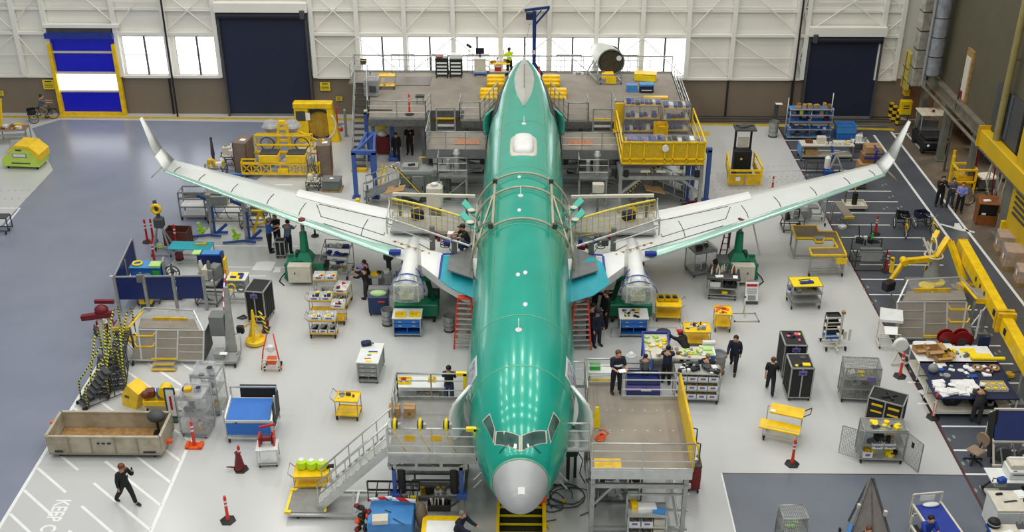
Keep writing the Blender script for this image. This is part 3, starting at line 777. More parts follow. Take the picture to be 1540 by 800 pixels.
# ================================================================== big platforms
def rail(mb,pts,z=0,h=1.07,mids=(.36,.72),sp=1.4,r=.026,toe=True,closed=False):
    "guard rail along pts (each x, y or x, y, z)"
    P_=[Vector((p[0],p[1],p[2] if len(p) > 2 else z)) for p in pts]
    U=Vector((0,0,1))
    for a,b in zip(P_,P_[1:]):
        L_=(b-a).length;k=max(1,round(L_/sp))
        for i in range(k+1): c=a.lerp(b,i/k);mb.tube(c,c+U*h,r,5)
        mb.tube(a+U*h,b+U*h,r*1.25,6)
        for m in mids: mb.tube(a+U*h*m,b+U*h*m,r*.85,5)
        if toe: mb.beam(a+U*.06,b+U*.06,.02,.12)
    return mb
def stairs(t,x,y0,y1,z0,z1,wd,n,dx=0.,m='alu',tread='grey_dark',ax='y'):
    "flight from (.., y0, z0) up to (.., y1, z1), local coordinates"
    def P(u,a,z): return (x+u+dx*a,y0+(y1-y0)*a,z) if ax == 'y' else (y0+(y1-y0)*a,x+u,z)
    for sg in (-1,1):
        pa(t,'stringer',MB().beam(P(sg*wd/2,0,z0+.02),P(sg*wd/2,1,z1),.05,.26),m)
        q=MB();q.tube(P(sg*wd/2,0,z0+1.0),P(sg*wd/2,1,z1+1.0),.03,6);q.tube(P(sg*wd/2,0,z0+.55),P(sg*wd/2,1,z1+.55),.024,6)
        for k in range(6): a=k/5;q.tube(P(sg*wd/2,a,z0+(z1-z0)*a),P(sg*wd/2,a,z0+(z1-z0)*a+1.0),.022,5)
        pa(t,'handrail',q,m)
    for i in range(n):
        a=(i+.5)/n;p=P(0,a,z0+(z1-z0)*(i+1)/n-.05)
        q=MB()
        if ax == 'y': q.box(p[0],p[1],p[2],wd-.06,.3,.04)
        else: q.box(p[0],p[1],p[2],.3,wd-.06,.04)
        pa(t,'tread',q,tread)
def caster(t,x,y,r=.08,w=.05,m='rubber',nm='wheel'):
    return pa(t,nm,MB().lathe([(r*.6,-w/2),(r,-w*.4),(r,w*.4),(r*.6,w/2)],x,y,r,10,0,'x').box(x,y+r*.3,r*1.2,w*1.5,w,r*1.1),m)
# ---- aft mezzanine
DZ=3.0
t=th('mezzanine_platform','broad grey work deck in front of the bright windows behind the tail','platform',(0,63,0))
def tp(nm,mb,m,tt=None,o=(0,-63,0),label=None):
    x=pa(tt or t,nm,mb,m,label);x.location=o;return x
mz=MB();GL0=G(553,182,DZ)[0];GL1=G(556,108,DZ)[0]
out=[(GL0,58.8),(-5.4,58.8),(-5.4,60.2),(-3.4,60.2),(-3.4,58.6),(-2.1,58.6),(-1.1,62.2),(1.1,62.2),(2.1,58.6),(5.0,58.6),(5.0,58.9),(9.0,58.9),(9.0,67.1),(GL1,67.1)]
mz.prism(out,DZ-.12,DZ);tp('deck',mz,'deck')
q=MB()
for i in range(len(out)):
    a,b=out[i],out[(i+1) % len(out)];q.beam((a[0],a[1],DZ-.2),(b[0],b[1],DZ-.2),.08,.4)
for x in (-8,-4,0,4,8): q.beam((x,62.4,DZ-.3),(x,67,DZ-.3),.15,.3)
tp('deck_frame',q,'steel')
for i,(x,y) in enumerate(((GL0+.2,59),(-5.6,59),(GL1+.1,66.9),(-4,66.9),(4,66.9),(8.9,66.9),(8.9,59.1),(0,66.9),(-3.3,62),(3.3,62))):
    tp('post',MB().box(x,y,0,.18,.18,DZ-.3),'steel')
tp('railing',rail(MB(),[(-8.6,66.9),(9.0,66.9)],DZ),'alu');tp('railing',rail(MB(),[(9.0,67),(9.0,58.9)],DZ),'alu_bright')
tp('railing',rail(MB(),[(9.0,58.9),(5.0,58.9),(4.9,60.6)],DZ),'alu');tp('railing',rail(MB(),[(GL0,58.8),(-5.4,58.8),(-5.2,60.1)],DZ),'alu')
tp('railing',rail(MB(),[(GL1-.9,65.0),(GL1-.9,66.9),(-8.6,66.9)],DZ),'alu');tp('railing',rail(MB(),[(GL1+.05,65.2),(GL0,58.8)],DZ),'alu');tp('stair_head',MB().box(GL1-.5,65.9,DZ-.12,1.0,2.0,.12),'deck')
tp('railing',rail(MB(),[(-3.5,60),(-3.5,58.6),(-2.4,58.6),(-1.5,62)],DZ,sp=.9),'alu');tp('railing',rail(MB(),[(3.5,60),(3.5,58.6),(2.4,58.6),(1.5,62)],DZ,sp=.9),'alu')
for x,w_ in ((-7.4,1.4),(-5.2,.9),(-2.8,1.3),(2.7,1.5),(6.2,1.3)):
    tp('railing',rail(MB(),[(x-w_/2,66.8),(x+w_/2,66.8)],DZ,h=1.15,sp=.5),'alu')
tp('ramp_wedge',MB().box(-7,65.2,DZ,2.8,1.6,.03),'floor_bare')
SX=G(541,256);s_=th('stairway','steep grey stairway climbing to the left end of the tail deck','stairs',(SX[0],SX[1],0))
stairs(s_,0,0,65.2-SX[1],0,DZ,.8,15,dx=G(546,118,DZ)[0]-SX[0],m='alu',tread='grey_dark')
pa(s_,'yellow_bottom_step',MB().box(0,-.15,0,.85,.3,.18),'yellow_old')
# ---- low side platforms near the rear doors
for sg in (-1,1):
    t2=th('rear_door_platform','grey railed platform beside the rear %s door of the green fuselage' % ('left-hand' if sg < 0 else 'right-hand'),'platform',(sg*3.6,56,0))
    def q2(nm,mb,m): return tp(nm,mb,m,t2,(-sg*3.6,-56,0))
    x0,x1=sg*2.0,sg*5.1
    q2('deck',MB().box((x0+x1)/2,56.6,2.5,3.1,2.8,.12),'deck');q2('fascia',MB().box((x0+x1)/2,55.2,2.2,3.1,.06,.5),'grey_mid')
    q2('railing',rail(MB(),[(x0,55.2,2.62),(x1,55.2,2.62)],sp=1.0),'alu');q2('railing',rail(MB(),[(x1,55.2,2.62),(x1,58,2.62)],sp=1.0),'alu')
    q2('step_frame',MB().frame(sg*3.75,sg*4.75,58.1,2.62,3.9,.07).box(sg*4.25,58.1,2.9,.9,.3,.04),'alu');q2('yellow_step_edge',MB().box(sg*4.25,57.95,3.35,.95,.08,.07),'yellow_old')
    q2('floor_tray',MB().box(sg*3.0,56.4,2.63,1.3,.7,.04),'copper')
    for x in (x0,x1):
        for y in (55.5,57.8): q2('leg',MB().box(x,y,0,.14,.14,2.5),'steel')
    q=MB();q.beam((x0,55.45,1.7),(x1,55.45,1.7),.14,.2);q.beam((x0,55.45,.6),(x1,55.45,.6),.14,.16);q.beam((x0,55.45,1.6),(x1,55.45,.65),.1);q.beam((x0,57.8,1.7),(x1,57.8,1.7),.1);q.beam((x0,57.8,.6),(x1,57.8,1.6),.1)
    q2('brace_frame',q,'steel')
    q2('roller',MB().cyl(x0+sg*.2,55.35,1.85,.11,.3,8),'black');q2('roller',MB().cyl(x1-sg*.2,55.35,1.85,.11,.3,8),'black')
# ---- yellow basket platform on the right
t2=th('yellow_railed_platform','tall steel stand topped by a yellow mesh-sided deck right of the tail','platform',(7.1,54.8,0))
def q2(nm,mb,m,label=None): return tp(nm,mb,m,t2,(-7.1,-54.8,0),label)
q2('deck',MB().box(7.0,55.8,2.7,4.2,5.2,.14),'grey_mid')
ys=MB();ys.frame(4.95,9.1,53.1,2.85,4.0,.07,mx=(5.35,6.05,7.1,7.5,8.2,8.7),mz=(3.1,));q2('railing',ys,'yellow')
q2('mesh_panel',MB().box(7.02,53.14,2.86,4.1,.012,1.1),mat('yellow_mesh',(214,176,24),.6,.1,.1,9))
for x in (4.95,9.1): q2('railing',MB().beam((x,53.1,4.0),(x,58,4.0),.07).beam((x,53.1,3.45),(x,58,3.45),.05).beam((x,53.1,2.9),(x,58,2.9),.06).beam((x,58,2.85),(x,58,4.0),.07),'yellow')
q2('gauge',MB().lathe([(.17,-.04),(.17,.04)],7.1,53.0,3.72,14,0,'y'),'white')
for x in (4.95,9.05):
    for y in (53.3,58.1): q2('leg',MB().box(x,y,0,.17,.17,2.7),'alu')
q=MB();q.beam((4.95,53.3,2.0),(9.05,53.3,2.0),.15,.2);q.beam((4.95,53.3,1.1),(5.9,53.3,1.9),.13);q.beam((9.05,53.3,1.1),(8.1,53.3,1.9),.13);q.beam((4.95,53.3,2.0),(4.95,58,2.0),.13);q.beam((9.05,53.3,2.0),(9.05,58,2.0),.13);q.beam((4.95,58.1,2.0),(9.05,58.1,2.0),.13)
q2('brace_frame',q,'alu')
for x in (5.2,8.8): q2('foot_roller',MB().cyl(x,53.1,2.15,.14,.3,10),'black')
for x in (6.2,7.0,7.8): q2('under_panel',MB().box(x,53.25,2.3,.5,.04,.12),'cream')
# shelving wrapped in film on that platform
def film_rack(x,y,z,w_,d_,h_,label,cols,n=3,rz=0,film='film_dark',grp=None):
    k=th('wrapped_rack',label,'rack',(x,y,z),rz,grp)
    q=MB()
    for a in (-1,1):
        for b in (-1,1): q.beam((a*w_/2,b*d_/2,0),(a*w_/2,b*d_/2,h_),.04)
    pa(k,'rack_frame',q,'alu')
    for i in range(n):
        zz=.12+(h_-.25)*i/max(1,n-1) if n > 1 else .3
        pa(k,'shelf',MB().box(0,0,zz,w_,d_,.04),'alu' if film != 'film_dark' else 'yellow_old')
        r=random.Random(i*7+int(x*10));q=MB();mi=0
        xx=-w_/2+.1
        while xx < w_/2-.12:
            a=r.uniform(.12,.26);q.box(xx+a/2,r.uniform(-.08,.05),zz+.04,a*.9,d_*r.uniform(.4,.7),r.uniform(.08,.24),mi=r.randrange(len(cols)));xx += a+.04
        pa(k,'stored_parts',q,cols)
    pa(k,'plastic_cover',MB().box(0,0,.05,w_+.08,d_+.08,h_+.04),film)
    return k
film_rack(6.3,57.6,2.84,1.9,.8,1.7,'film-covered shelf rack with blue parts on the yellow railed deck, rear left',['royal','navy','white','blue'])
film_rack(8.1,57.7,2.84,1.5,.8,1.5,'film-covered rack with grey and blue bags on the yellow railed deck, rear right',['blue','grey_dark','white'])
film_rack(6.2,54.6,2.84,2.0,.9,.75,'low film-covered bench of blue parts behind the yellow rail, left half',['royal','purple_label','blue'],2)
film_rack(8.1,54.6,2.84,1.6,.9,.7,'low film-covered bench of dark parts behind the yellow rail, right half',['grey_dark','black','grey','white'],2)
k=th('yellow_crate','old yellow mesh crate between the film-covered racks','crate',(7.25,56.6,2.84));pa(k,'crate_body',MB().tray(0,0,0,.7,.8,.8),'yellow_old');pa(k,'crate_contents',MB().box(0,0,.1,.5,.5,.35).box(.1,.1,.4,.3,.2,.2),'yellow')
k=th('yellow_post_panel','narrow yellow panel standing at the left end of the railed deck','panel',(5.1,57.6,2.84));pa(k,'panel',MB().box(0,0,0,.5,.1,1.6,ch=.02),'yellow_old');pa(k,'panel_foot',MB().box(0,0,0,.6,.4,.05),'yellow_old')
# ---- blue portal frames
def portal(label,x,y,w_,d_,h_,rz=0):
    k=th('blue_support_frame',label,'frame',(x,y,0),rz)
    for sx in (-1,1):
        pa(k,'leg',MB().beam((sx*w_/2,0,0),(sx*w_/2,0,h_),.22,.22),'blue_frame')
        pa(k,'foot',MB().box(sx*w_/2,0,0,.4,.4,.08),'blue_frame')
    pa(k,'crossbeam',MB().beam((-w_/2-.11,0,h_),(w_/2+.11,0,h_),.22,.22),'blue_frame')
    q=MB();q.beam((-w_/2,0,h_-.3),(-w_/2+.3,d_,h_-.1),.12);q.beam((w_/2,0,h_-.3),(w_/2-.3,d_,h_-.1),.12);q.beam((-w_/2,0,h_-.1),(w_/2-.3,d_,h_-.1),.12);pa(k,'diagonal',q,'blue_frame')
    pa(k,'rear_leg',MB().beam((0,d_,0),(0,d_,h_-.05),.2,.2),'blue_frame')
    return k
a=G(551,297);portal('blue square steel frame standing left of the grey cabinets',a[0],a[1],1.05,3.0,2.6)
a=G(569,240);k=th('blue_lift_frame','blue twin-post frame beside the stairway with red cart inside','frame',(a[0]+.15,a[1],0))
for x in (-.72,.72):
    pa(k,'post',MB().beam((x,0,0),(x,0,2.9),.2),'blue_frame');pa(k,'foot',MB().box(x,0,0,.55,.6,.2,ch=.04),'blue_frame')
pa(k,'header',MB().beam((-.8,0,2.9),(.8,0,2.9),.2),'cream')
k=th('red_tool_chest','dark red chest standing inside the blue twin-post frame','chest',(a[0]+.2,a[1]+.9,0));pa(k,'body',MB().box(0,0,.1,.75,.5,1.0,ch=.02),'red_dark');pa(k,'white_bag',MB().sph(0,0,1.2,.3,.22,.15),'white'); 
k=th('yellow_bag','bright yellow bag hung high in the blue twin-post frame','bag',(a[0]+.1,a[1]+1.2,1.35));pa(k,'bag',MB().sph(0,0,.3,.4,.25,.3),'yellow_bright');pa(k,'hook',MB().box(0,0,.55,.05,.05,.8),'grey_dark')
a=G(1037,304);portal('blue square steel frame standing right of the yellow railed deck',a[0]+.35,a[1]+.2,1.05,1.6,2.9)
# ---- nose platforms
t3=th('nose_platform','left nose platform with three yellow hose reels on its near rail','platform',(-3.2,30.5,0))
def q3(nm,mb,m,label=None): return tp(nm,mb,m,t3,(3.2,-30.5,0),label)
Z3=2.75
aL=G(583,688,Z3)[0];aR=G(716,688,Z3)[0]
q3('deck',MB().box((aL+aR)/2,30.85,Z3-.1,aR-aL,3.2,.1),mat('deck_tread',(142,142,138),.6,.3,.08,3))
q3('fascia',MB().beam((aL,29.22,Z3-.12),(aR,29.22,Z3-.12),.05,.3),'alu')
q3('railing',rail(MB(),[(aL,29.25),(aR,29.25)],Z3,sp=1.35),'alu_bright');q3('railing',rail(MB(),[(aL,32.4),(aR-.5,32.4)],Z3,sp=1.35),'alu')
q3('railing',rail(MB(),[(aL,30.9),(aL,32.4)],Z3,sp=.8),'alu')
for y in (29.25,32.4):
    dx=0 if y < 30 else -.5
    q3('yellow_rail_pad',MB().beam((aR+dx-.3,y,Z3+1.07),(aR+dx+.06,y,Z3+1.07),.12).beam((aR+dx,y,Z3+1.1),(aR+dx,y,Z3+.2),.12),'yellow_bright')
q=MB()
for x in (aL,(aL+aR)/2,aR-.5): q.beam((x,29.3,Z3-.45),(x,32.3,Z3-.45),.1)
q.beam((aL,29.3,Z3-.5),(aR-.4,29.3,Z3-.5),.12,.14);q.beam((aL,32.3,Z3-.5),(aR-.4,32.3,Z3-.5),.12)
for x in (aL+.2,aL+.9,aL+1.7,aL+2.5): q.beam((x,29.25,Z3-.5),(x,29.25,Z3-.1),.1)
q3('upper_frame',q,'alu')
for x in (aL+.15,aR-.5):
    for y in (29.3,32.1):
        q3('lift_leg',MB().box(x,y,1.2,.12,.12,1.1),'blue_frame');q3('leg_base',MB().box(x,y,1.05,.34,.3,.17),'blue_frame');q3('air_bag',MB().cyl(x+(.24 if x < -3 else -.24),y,1.25,.13,.95,10),'black')
        q3('post',MB().box(x,y,.12,.14,.14,.95),'alu');caster(t3,x+3.2,y-30.5,.12,.08)
q=MB(); 
for y in (29.3,32.1): q.beam((aL+.1,y,.98),(aR-.4,y,.98),.1,.14)
for x in (aL+.1,aR-.4): q.beam((x,29.3,.98),(x,32.1,.98),.1,.14)
q.beam((aL+.2,29.3,.25),(aL+.2,32.1,.25),.08);q.beam((aR-.5,32.1,.25),(aL+.1,32.1,.25),.08);q.beam((aR-.5,29.4,.9),(aR-1.1,29.4,.35),.06)
for y in (30.0,30.6,31.3): q.beam((aL+.2,y,1.0),(aR-.5,y,1.0),.16,.05)
q3('lower_frame',q,'steel');q3('yellow_plate',MB().box(aL+.75,29.15,.95,.32,.05,.24),'yellow_bright')
q3('corner_gusset',MB().beam((aR,29.25,Z3-.1),(aR-.6,29.3,Z3-.5),.08),'alu')
for i,px in enumerate((595,633,672)):
    X=G(px,637,Z3+1.1)[0];k=th('hose_reel','yellow hose reel on near rail of left nose platform, %s of three' % ('leftmost','middle','rightmost')[i],'reel',(X,29.28,Z3+1.05),0,'hose reels on the nose platform rail')
    pa(k,'coiled_hose',MB().lathe([(.17,-.05),(.2,-.03),(.2,.03),(.17,.05)],0,0,.16,16,0,'x').ring((0,0,.16),.19,.035,'x',14),'yellow_bright')
    pa(k,'reel_hub',MB().lathe([(.13,-.09),(.13,.09)],0,0,.16,12,0,'x'),'black');pa(k,'bracket',MB().box(.12,0,0,.1,.12,.2),'alu')
    pa(k,'loose_hose',MB().path([(0,-.18,.1),(.03,-.1,-.3),(.1,.05,-.55),(.2,.1,-.8),(.28,.15,-1.0)],.015,5),'yellow')
for i,px in enumerate((617,657)):
    X=G(px,652,Z3+.7)[0];q3('yellow_sign_plate',MB().box(X,29.2,Z3+.62,.36,.02,.22),'yellow_old')
for i,px in enumerate((594,617)):
    a=G(px,621,Z3);k=th('cardboard_box','brown cardboard box on the left nose platform, %s one of two' % ('left','right')[i],'box',(a[0],a[1]-.1,Z3));pa(k,'carton',MB().box(0,0,0,.36,.36,.36),'card');pa(k,'tape',MB().box(0,-.182,.1,.12,.004,.12).box(0,0,.361,.36,.05,.002),'card_dark')
st3=th('boarding_stairs','long grey stairs rising from the low landing to the left nose platform','stairs',(-4.9,29.9,0))
xb=G(465,770,.3)[0];xt=aL
stairs(st3,.1,xb+4.9+.3,xt+4.9,.28,Z3,.85,11,m='alu_bright',tread='alu',ax='x')
lb=th('low_landing','low grey wheeled landing with yellow corner edges at the foot of the stairs','platform',(xb-.1,29.95,0))
pa(lb,'deck',MB().box(0,.0,.2,1.3,1.15,.08),'deck_tread');pa(lb,'yellow_edge',MB().box(-.68,0,.21,.08,1.2,.09).box(-.62,.56,.22,.22,.1,.1).box(-.62,-.56,.22,.22,.1,.1).box(.62,0,.285,.07,1.1,.01),'yellow_bright')
q=MB()
for y in (-.6,.6): q.beam((-.6,y,.2),(3.2,y,.2),.09)
q.beam((1.6,-.6,.2),(1.6,.6,.2),.08);q.beam((1.6,-.6,.2),(1.6,-.4,1.0),.07);pa(lb,'base_frame',q,'alu_bright')
for x,y in ((-.3,-.55),(-.3,.55),(2.2,-.55),(2.2,.55)): caster(lb,x,y,.07,.05)
# right
t4=th('nose_platform','right nose platform with empty brown deck and yellow side rail','platform',(3.6,30.5,0))
def q4(nm,mb,m,label=None): return tp(nm,mb,m,t4,(-3.6,-30.5,0),label)
a=G(889,708,Z3);b=G(1046,708,Z3)
bL,bR=a[0],b[0]-.1;ny=a[1]
q4('deck',MB().prism([(bL,ny),(bR,ny),(bR,32.6),(bL+1.3,32.6),(bL+1.3,33.4),(bL,33.4)],Z3-.1,Z3),'deck')
m_=MB()
for i in range(3):
    for j in range(8): m_.box(bL+.3+j*.42,ny+1.0+i*1.15,Z3,.05,.02,.004)
q4('deck_rivets',m_,'white')
q4('fascia',MB().beam((bL,ny-.02,Z3-.12),(bR,ny-.02,Z3-.12),.05,.34),'alu_bright');q4('railing',rail(MB(),[(bL,ny),(bR,ny)],Z3,sp=1.7),'alu_bright')
q4('railing',rail(MB(),[(bL+1.25,32.55),(bR,32.55)],Z3,sp=1.5),'alu_bright');q4('railing',rail(MB(),[(bL,33.4),(bL+1.2,33.4)],Z3,sp=1.2),'alu_bright');q4('railing',rail(MB(),[(bL,33.4),(bL,31.6)],Z3,sp=.9),'alu')
ym=MB();ym.box(bR,(ny+32.6)/2,Z3+.05,.05,32.6-ny-.3,1.0);q4('yellow_side_panel',ym,'yellow');q4('railing',rail(MB(),[(bR+.02,ny),(bR+.02,32.5)],Z3),'yellow')
q4('bridge_plate',MB().box(bL-.42,30.2,Z3-.1,.85,1.1,.1),'alu');q4('railing',rail(MB(),[(bL-.85,29.6),(bL-.02,29.6)],Z3,sp=.9),'alu_bright');q4('railing',rail(MB(),[(bL-.7,33.2),(bL-.02,33.2)],Z3,sp=.9),'alu_bright')
q4('yellow_floor_plate',MB().box(bL+.55,ny+.35,Z3,.85,.55,.01),'yellow_old')
for x in (bL+.08,bR-.15):
    for y in (ny+.1,32.3):
        q4('leg',MB().box(x,y,.14,.14,.14,Z3-.3),'alu');caster(t4,x-3.6,y-30.5,.12,.08)
q=MB()
for y in (ny+.1,32.3):
    q.beam((bL,y,Z3-.65),(bR,y,Z3-.65),.1,.16);q.beam((bL,y,.35),(bR,y,.35),.1)
for x in (bL+.08,bR-.15): q.beam((x,ny,Z3-.65),(x,32.3,Z3-.65),.1,.14);q.beam((x,ny,.35),(x,32.3,.35),.08)
q.beam((bL+.1,ny+.1,1.3),(bL+.7,ny+.1,Z3-.7),.07);q.beam((bL+1.2,ny+.1,1.75),(bR,ny+.1,1.75),.06);q.beam((bL+1.2,ny+.1,1.75),(bL+1.2,ny+.1,.4),.06);q.beam((bR,ny+.1,1.1),(bR-1,ny+.1,1.1),.06)
q.beam((bL,31,.4),(bR,31,1.9),.07);q4('understructure',q,'alu')
k=th('hand_gate','small grey hand rails on the right outside of the right nose platform','rail',(bR+.06,30.3,0));q=MB()
for dy in (-.5,.3): q.path([(0,dy,2.2),(.35,dy,2.2),(.35,dy,2.9),(0,dy,3.0)],.025,5)
pa(k,'rails',q,'grey_dark');pa(k,'post',MB().box(.02,0,0,.06,.06,3.0),'grey')
a=G(897,640,Z3);k=th('yellow_floor_cone','folded yellow floor sign on the brown deck of the right nose platform','sign',(a[0],a[1],Z3));pa(k,'sign_boards',MB().extr([(-.13,-.12,0),(.13,-.12,0),(.06,-.02,.75),(-.06,-.02,.75)],(0,.03,0)).extr([(-.13,.12,0),(.13,.12,0),(.06,.0,.75),(-.06,.0,.75)],(0,.03,0)),'yellow_bright')
a=G(900,660,Z3);k=th('orange_hose_coil','coil of orange hose on deck near the yellow floor sign','hose',(a[0]+.05,a[1],Z3));q=MB()
for j in range(4): q.ring((0.02*j,.02*j,.03+.03*j),.16-.02*j,.02,'z',14)
q.path([(.1,.1,.03),(.3,.3,.02),(.15,.5,.02),(0,.45,.02)],.018,5);pa(k,'hose',q,'orange')
# ---- cylindrical hoop gantry over the mid fuselage
t5=th('hoop_gantry','beige tubular hoops arching over the middle of the green fuselage','frame',(0,43.6,0))
def q5(nm,mb,m): return tp(nm,mb,m,t5,(0,-43.6,0))
mat('gantry',(176,170,146),.45,.2,.08,3)
RH=2.12
for y in (41.3,44.4,45.9):
    q5('hoop',MB().path([(RH*math.sin(a),y,3.32+RH*math.cos(a)) for a in [-1.95+3.9*i/26 for i in range(27)]],.05,7),'gantry')
def hp(a,y): return (RH*math.sin(a),y,3.32+RH*math.cos(a))
for sg in (-1,1):
    q5('link',MB().beam(hp(sg*.62,41.3),hp(sg*.62,45.9),.09),'gantry');q5('link',MB().beam(hp(sg*1.3,41.3),hp(sg*1.3,45.9),.07),'gantry')
    q5('diagonal',MB().beam(hp(sg*.65,44.4),hp(sg*1.5,41.3),.07),'gantry');q5('diagonal',MB().beam(hp(sg*.62,42.0),hp(sg*1.3,43.4),.06),'gantry')
    q5('clamp',MB().box(*hp(sg*.66,41.3),.2,.16,.2),'steel_dark');q5('clamp',MB().box(*hp(sg*.62,45.6),.2,.16,.2),'steel_dark')
    for y in (41.3,44.4): q5('support_post',MB().beam((sg*2.35,y,0),(sg*2.1,y,3.4),.1),'gantry')
    # open overwing exit hatches
    for (px,py) in (((708,312),(706,330)) if sg < 0 else ((864,308),(866,326))):
        g=G(px,py,4.0);m_=MB();X,Y=g[0],g[1]
        m_.extr([(X+sg*.42,Y+.42,3.9),(X-sg*.35,Y-.38,3.5),(X-sg*.42,Y-.18,3.6),(X+sg*.25,Y+.6,4.05)],(sg*.02,.02,.08));hh=pp('exit_hatch',m_,'plane_teal_end')
        m_=MB();m_.sph(X-sg*.03,Y+.08,3.83,.2,.17,.06,10,6);pp('hatch_window',m_,'cream',parent=hh)
# ---- walkways above the wing roots
for sg in (-1,1):
    sd='left' if sg < 0 else 'right'
    k=th('overwing_walkway','work walkway with yellow safety netting above the %s wing root' % sd,'walkway',(sg*4,45.5,0))
    def q6(nm,mb,m,label=None): return tp(nm,mb,m,k,(-sg*4,-45.5,0),label)
    A=lambda x,y,z: (sg*x,y,z)
    q6('deck',MB().box(sg*4.1,46.0,2.75,3.6,1.5,.1),'grey')
    n_=MB();z0,z1=2.9,4.0
    n_.extr([A(5.9,45.6,z0),A(2.3,44.2,z0),A(2.3,44.2,z1-.25),A(4,44.9,z1-.1),A(5.9,45.6,z1)],(0,.012,0))
    n_=MB()
    for i in range(15): u=i/14;x=5.9-3.6*u;y=46.2-1.5*u;zt=z1-.3*u*u;n_.beam(A(x,y,z0),A(x,y,zt),.03)
    for j in range(4): n_.path([A(5.9-3.6*u,46.2-1.5*u,z0+(z1-.3*u*u-z0)*j/3.6) for u in [i/8 for i in range(9)]],.015,4)
    q6('safety_net',n_,mat('net_cord',(216,184,60),.7,0,.1,5));q6('yellow_top_rail',MB().path([A(5.9-3.6*u,46.2-1.5*u,z1-.3*u*u+.02) for u in [i/10 for i in range(11)]],.05,6),mat('rail_lemon',(228,212,90),.45,0,.06,4))
    q6('long_beam',MB().beam(A(6.0,47.6,3.6),A(2.2,47.4,3.6),.13),'cream')
    q6('railing',MB().tube(A(6.0,44.9,3.7),A(2.2,42.2,3.7),.05,7).tube(A(6.0,44.9,3.3),A(3.9,43.4,3.3),.03,5).tube(A(6.0,44.9,2.9),A(6.0,44.9,3.75),.035,5).tube(A(6.0,46.2,2.9),A(6.0,46.2,4.1),.035,5).tube(A(5.98,46.2,3.9),A(5.98,44.9,3.6),.03,5),'alu_bright')
    for x,y in ((3.9,43.7),(2.9,42.8)): q6('post',MB().box(sg*x,y,2.75,.22,.18,1.1),'steel')
    q6('deck_plate',MB().prism([(sg*x,y) for x,y in ([(2.0,40.6),(3.1,41.3),(3.1,42.6),(2.2,43.4)][::sg])],3.0,3.06),'grey_mid')
    r=random.Random(4+sg);q=MB()
    for j in range(10): x=2.2+r.random()*1.6;q.box(sg*x,42.4+x*.45+r.uniform(-.2,.5),2.95,r.uniform(.1,.35),r.uniform(.1,.3),r.uniform(.1,.4),r.random()*3,r.randrange(5))
    q6('clutter',q,['grey_dark','white','royal','steel','red_dark']);q6('red_bag',MB().sph(sg*3.9,44.3,3.15,.25,.2,.2),'red_dark')
    q6('coiled_cable',MB().ring((sg*3.3,43.0,3.3),.2,.02,'z',12).ring((sg*3.35,43.1,3.35),.16,.02,'z',12),'black')
    q=MB()
    for j in range(6): u=j/5;q.box(sg*(5.6-1.6*u),44.3-1.1*u,2.8,.1,.1,.05); 
    q.path([A(5.7-1.8*u,44.3-1.15*u+(.08 if i % 2 else 0),2.84) for i,u in enumerate([i/8 for i in range(9)])],.015,4);q6('tie_line',q,'wood')
    for x in (5.7,2.6): q6('support_post',MB().beam(A(x,47.6,0),A(x,47.6,3.6),.12),'steel')
    q6('teal_item',MB().box(sg*4.8,46.6,2.85,.5,.4,.4,.4),'navy')
# ================================================================== generators for the floor equipment
def wheels(t,w,d,r=.07,m='rubber'):
    if not hasattr(wheels,'c'): wheels.c={}
    key=(r,m)
    if key not in wheels.c:
        wheels.c[key]=MB().lathe([(r*.55,-.025),(r,-.02),(r,.02),(r*.55,.025)],0,0,r,10,0,'x').box(0,.0,r*1.1,r*.9,r*1.2,r).mesh('wheel',[M[m]])
    for sx in (-1,1):
        for sy in (-1,1):
            o=bpy.data.objects.new('wheel',wheels.c[key]);COL.objects.link(o);o.parent=t;o.location=(sx*w/2,sy*d/2,0)
def so(x,y,z,w,d,cols,n,seed,hmax=.18,smin=.06,smax=.22):
    "loose small parts lying on a surface"
    r=random.Random(seed);q=MB()
    for i in range(n):
        a=r.uniform(smin,smax);b=r.uniform(smin,smax)*.8
        px=x+r.uniform(-w/2+a/2,w/2-a/2);py=y+r.uniform(-d/2+b/2,d/2-b/2);rz=r.uniform(-.5,.5);mi=r.randrange(len(cols));h=r.uniform(.02,hmax)
        k=r.random()
        if k < .55: q.box(px,py,z,a,b,h,rz,mi)
        elif k < .8: q.cyl(px,py,z,a*.4,h,10,mi=mi)
        else: q.sph(px,py,z+h*.4,a*.5,b*.5,h*.5,8,5,mi)
    return q
def cart(label,loc,rz=0,w=.9,d=.55,h=.85,n=2,shelf='yellow',frame='alu',handle=1,lip=.05,deck=None,drop=None,name='utility_cart',cat='cart',group=None,items=None,low=.22,seed=1,wr=.07,first_in=0):
    t=th(name,label,cat,loc,rz,group);q=MB()
    for sx in (-1,1):
        for sy in (-1,1): q.tube((sx*(w/2-.03),sy*(d/2-.03),wr),(sx*(w/2-.03),sy*(d/2-.03),h),.018,6)
    for z in (low-.02,h-.02):
        for sy in (-1,1): q.tube((-w/2,sy*(d/2-.03),z),(w/2,sy*(d/2-.03),z),.014,5)
    pa(t,'frame',q,frame)
    for i in range(n):
        z=low+(h-low)*i/max(1,n-1) if n > 1 else h
        off=(first_in if i == n-1 else 0)
        pa(t,'shelf',MB().tray(off,0,z,w*(1 if not off else .8),d,lip,.02),shelf if isinstance(shelf,str) else shelf[i % len(shelf)])
        if items and i < len(items) and items[i]:
            c,k,hm=items[i];pa(t,'load',so(0,0,z+.02,w*.9,d*.85,c,k,seed*13+i,hm),c)
    if handle: 
        x=handle*(w/2)
        pa(t,'handle',MB().path([(x,-d/2+.05,h-.02),(x+handle*.16,-d/2+.05,h+.16),(x+handle*.16,d/2-.05,h+.16),(x,d/2-.05,h-.02)],.016,6),frame)
    wheels(t,w-.12,d-.12,wr);return t
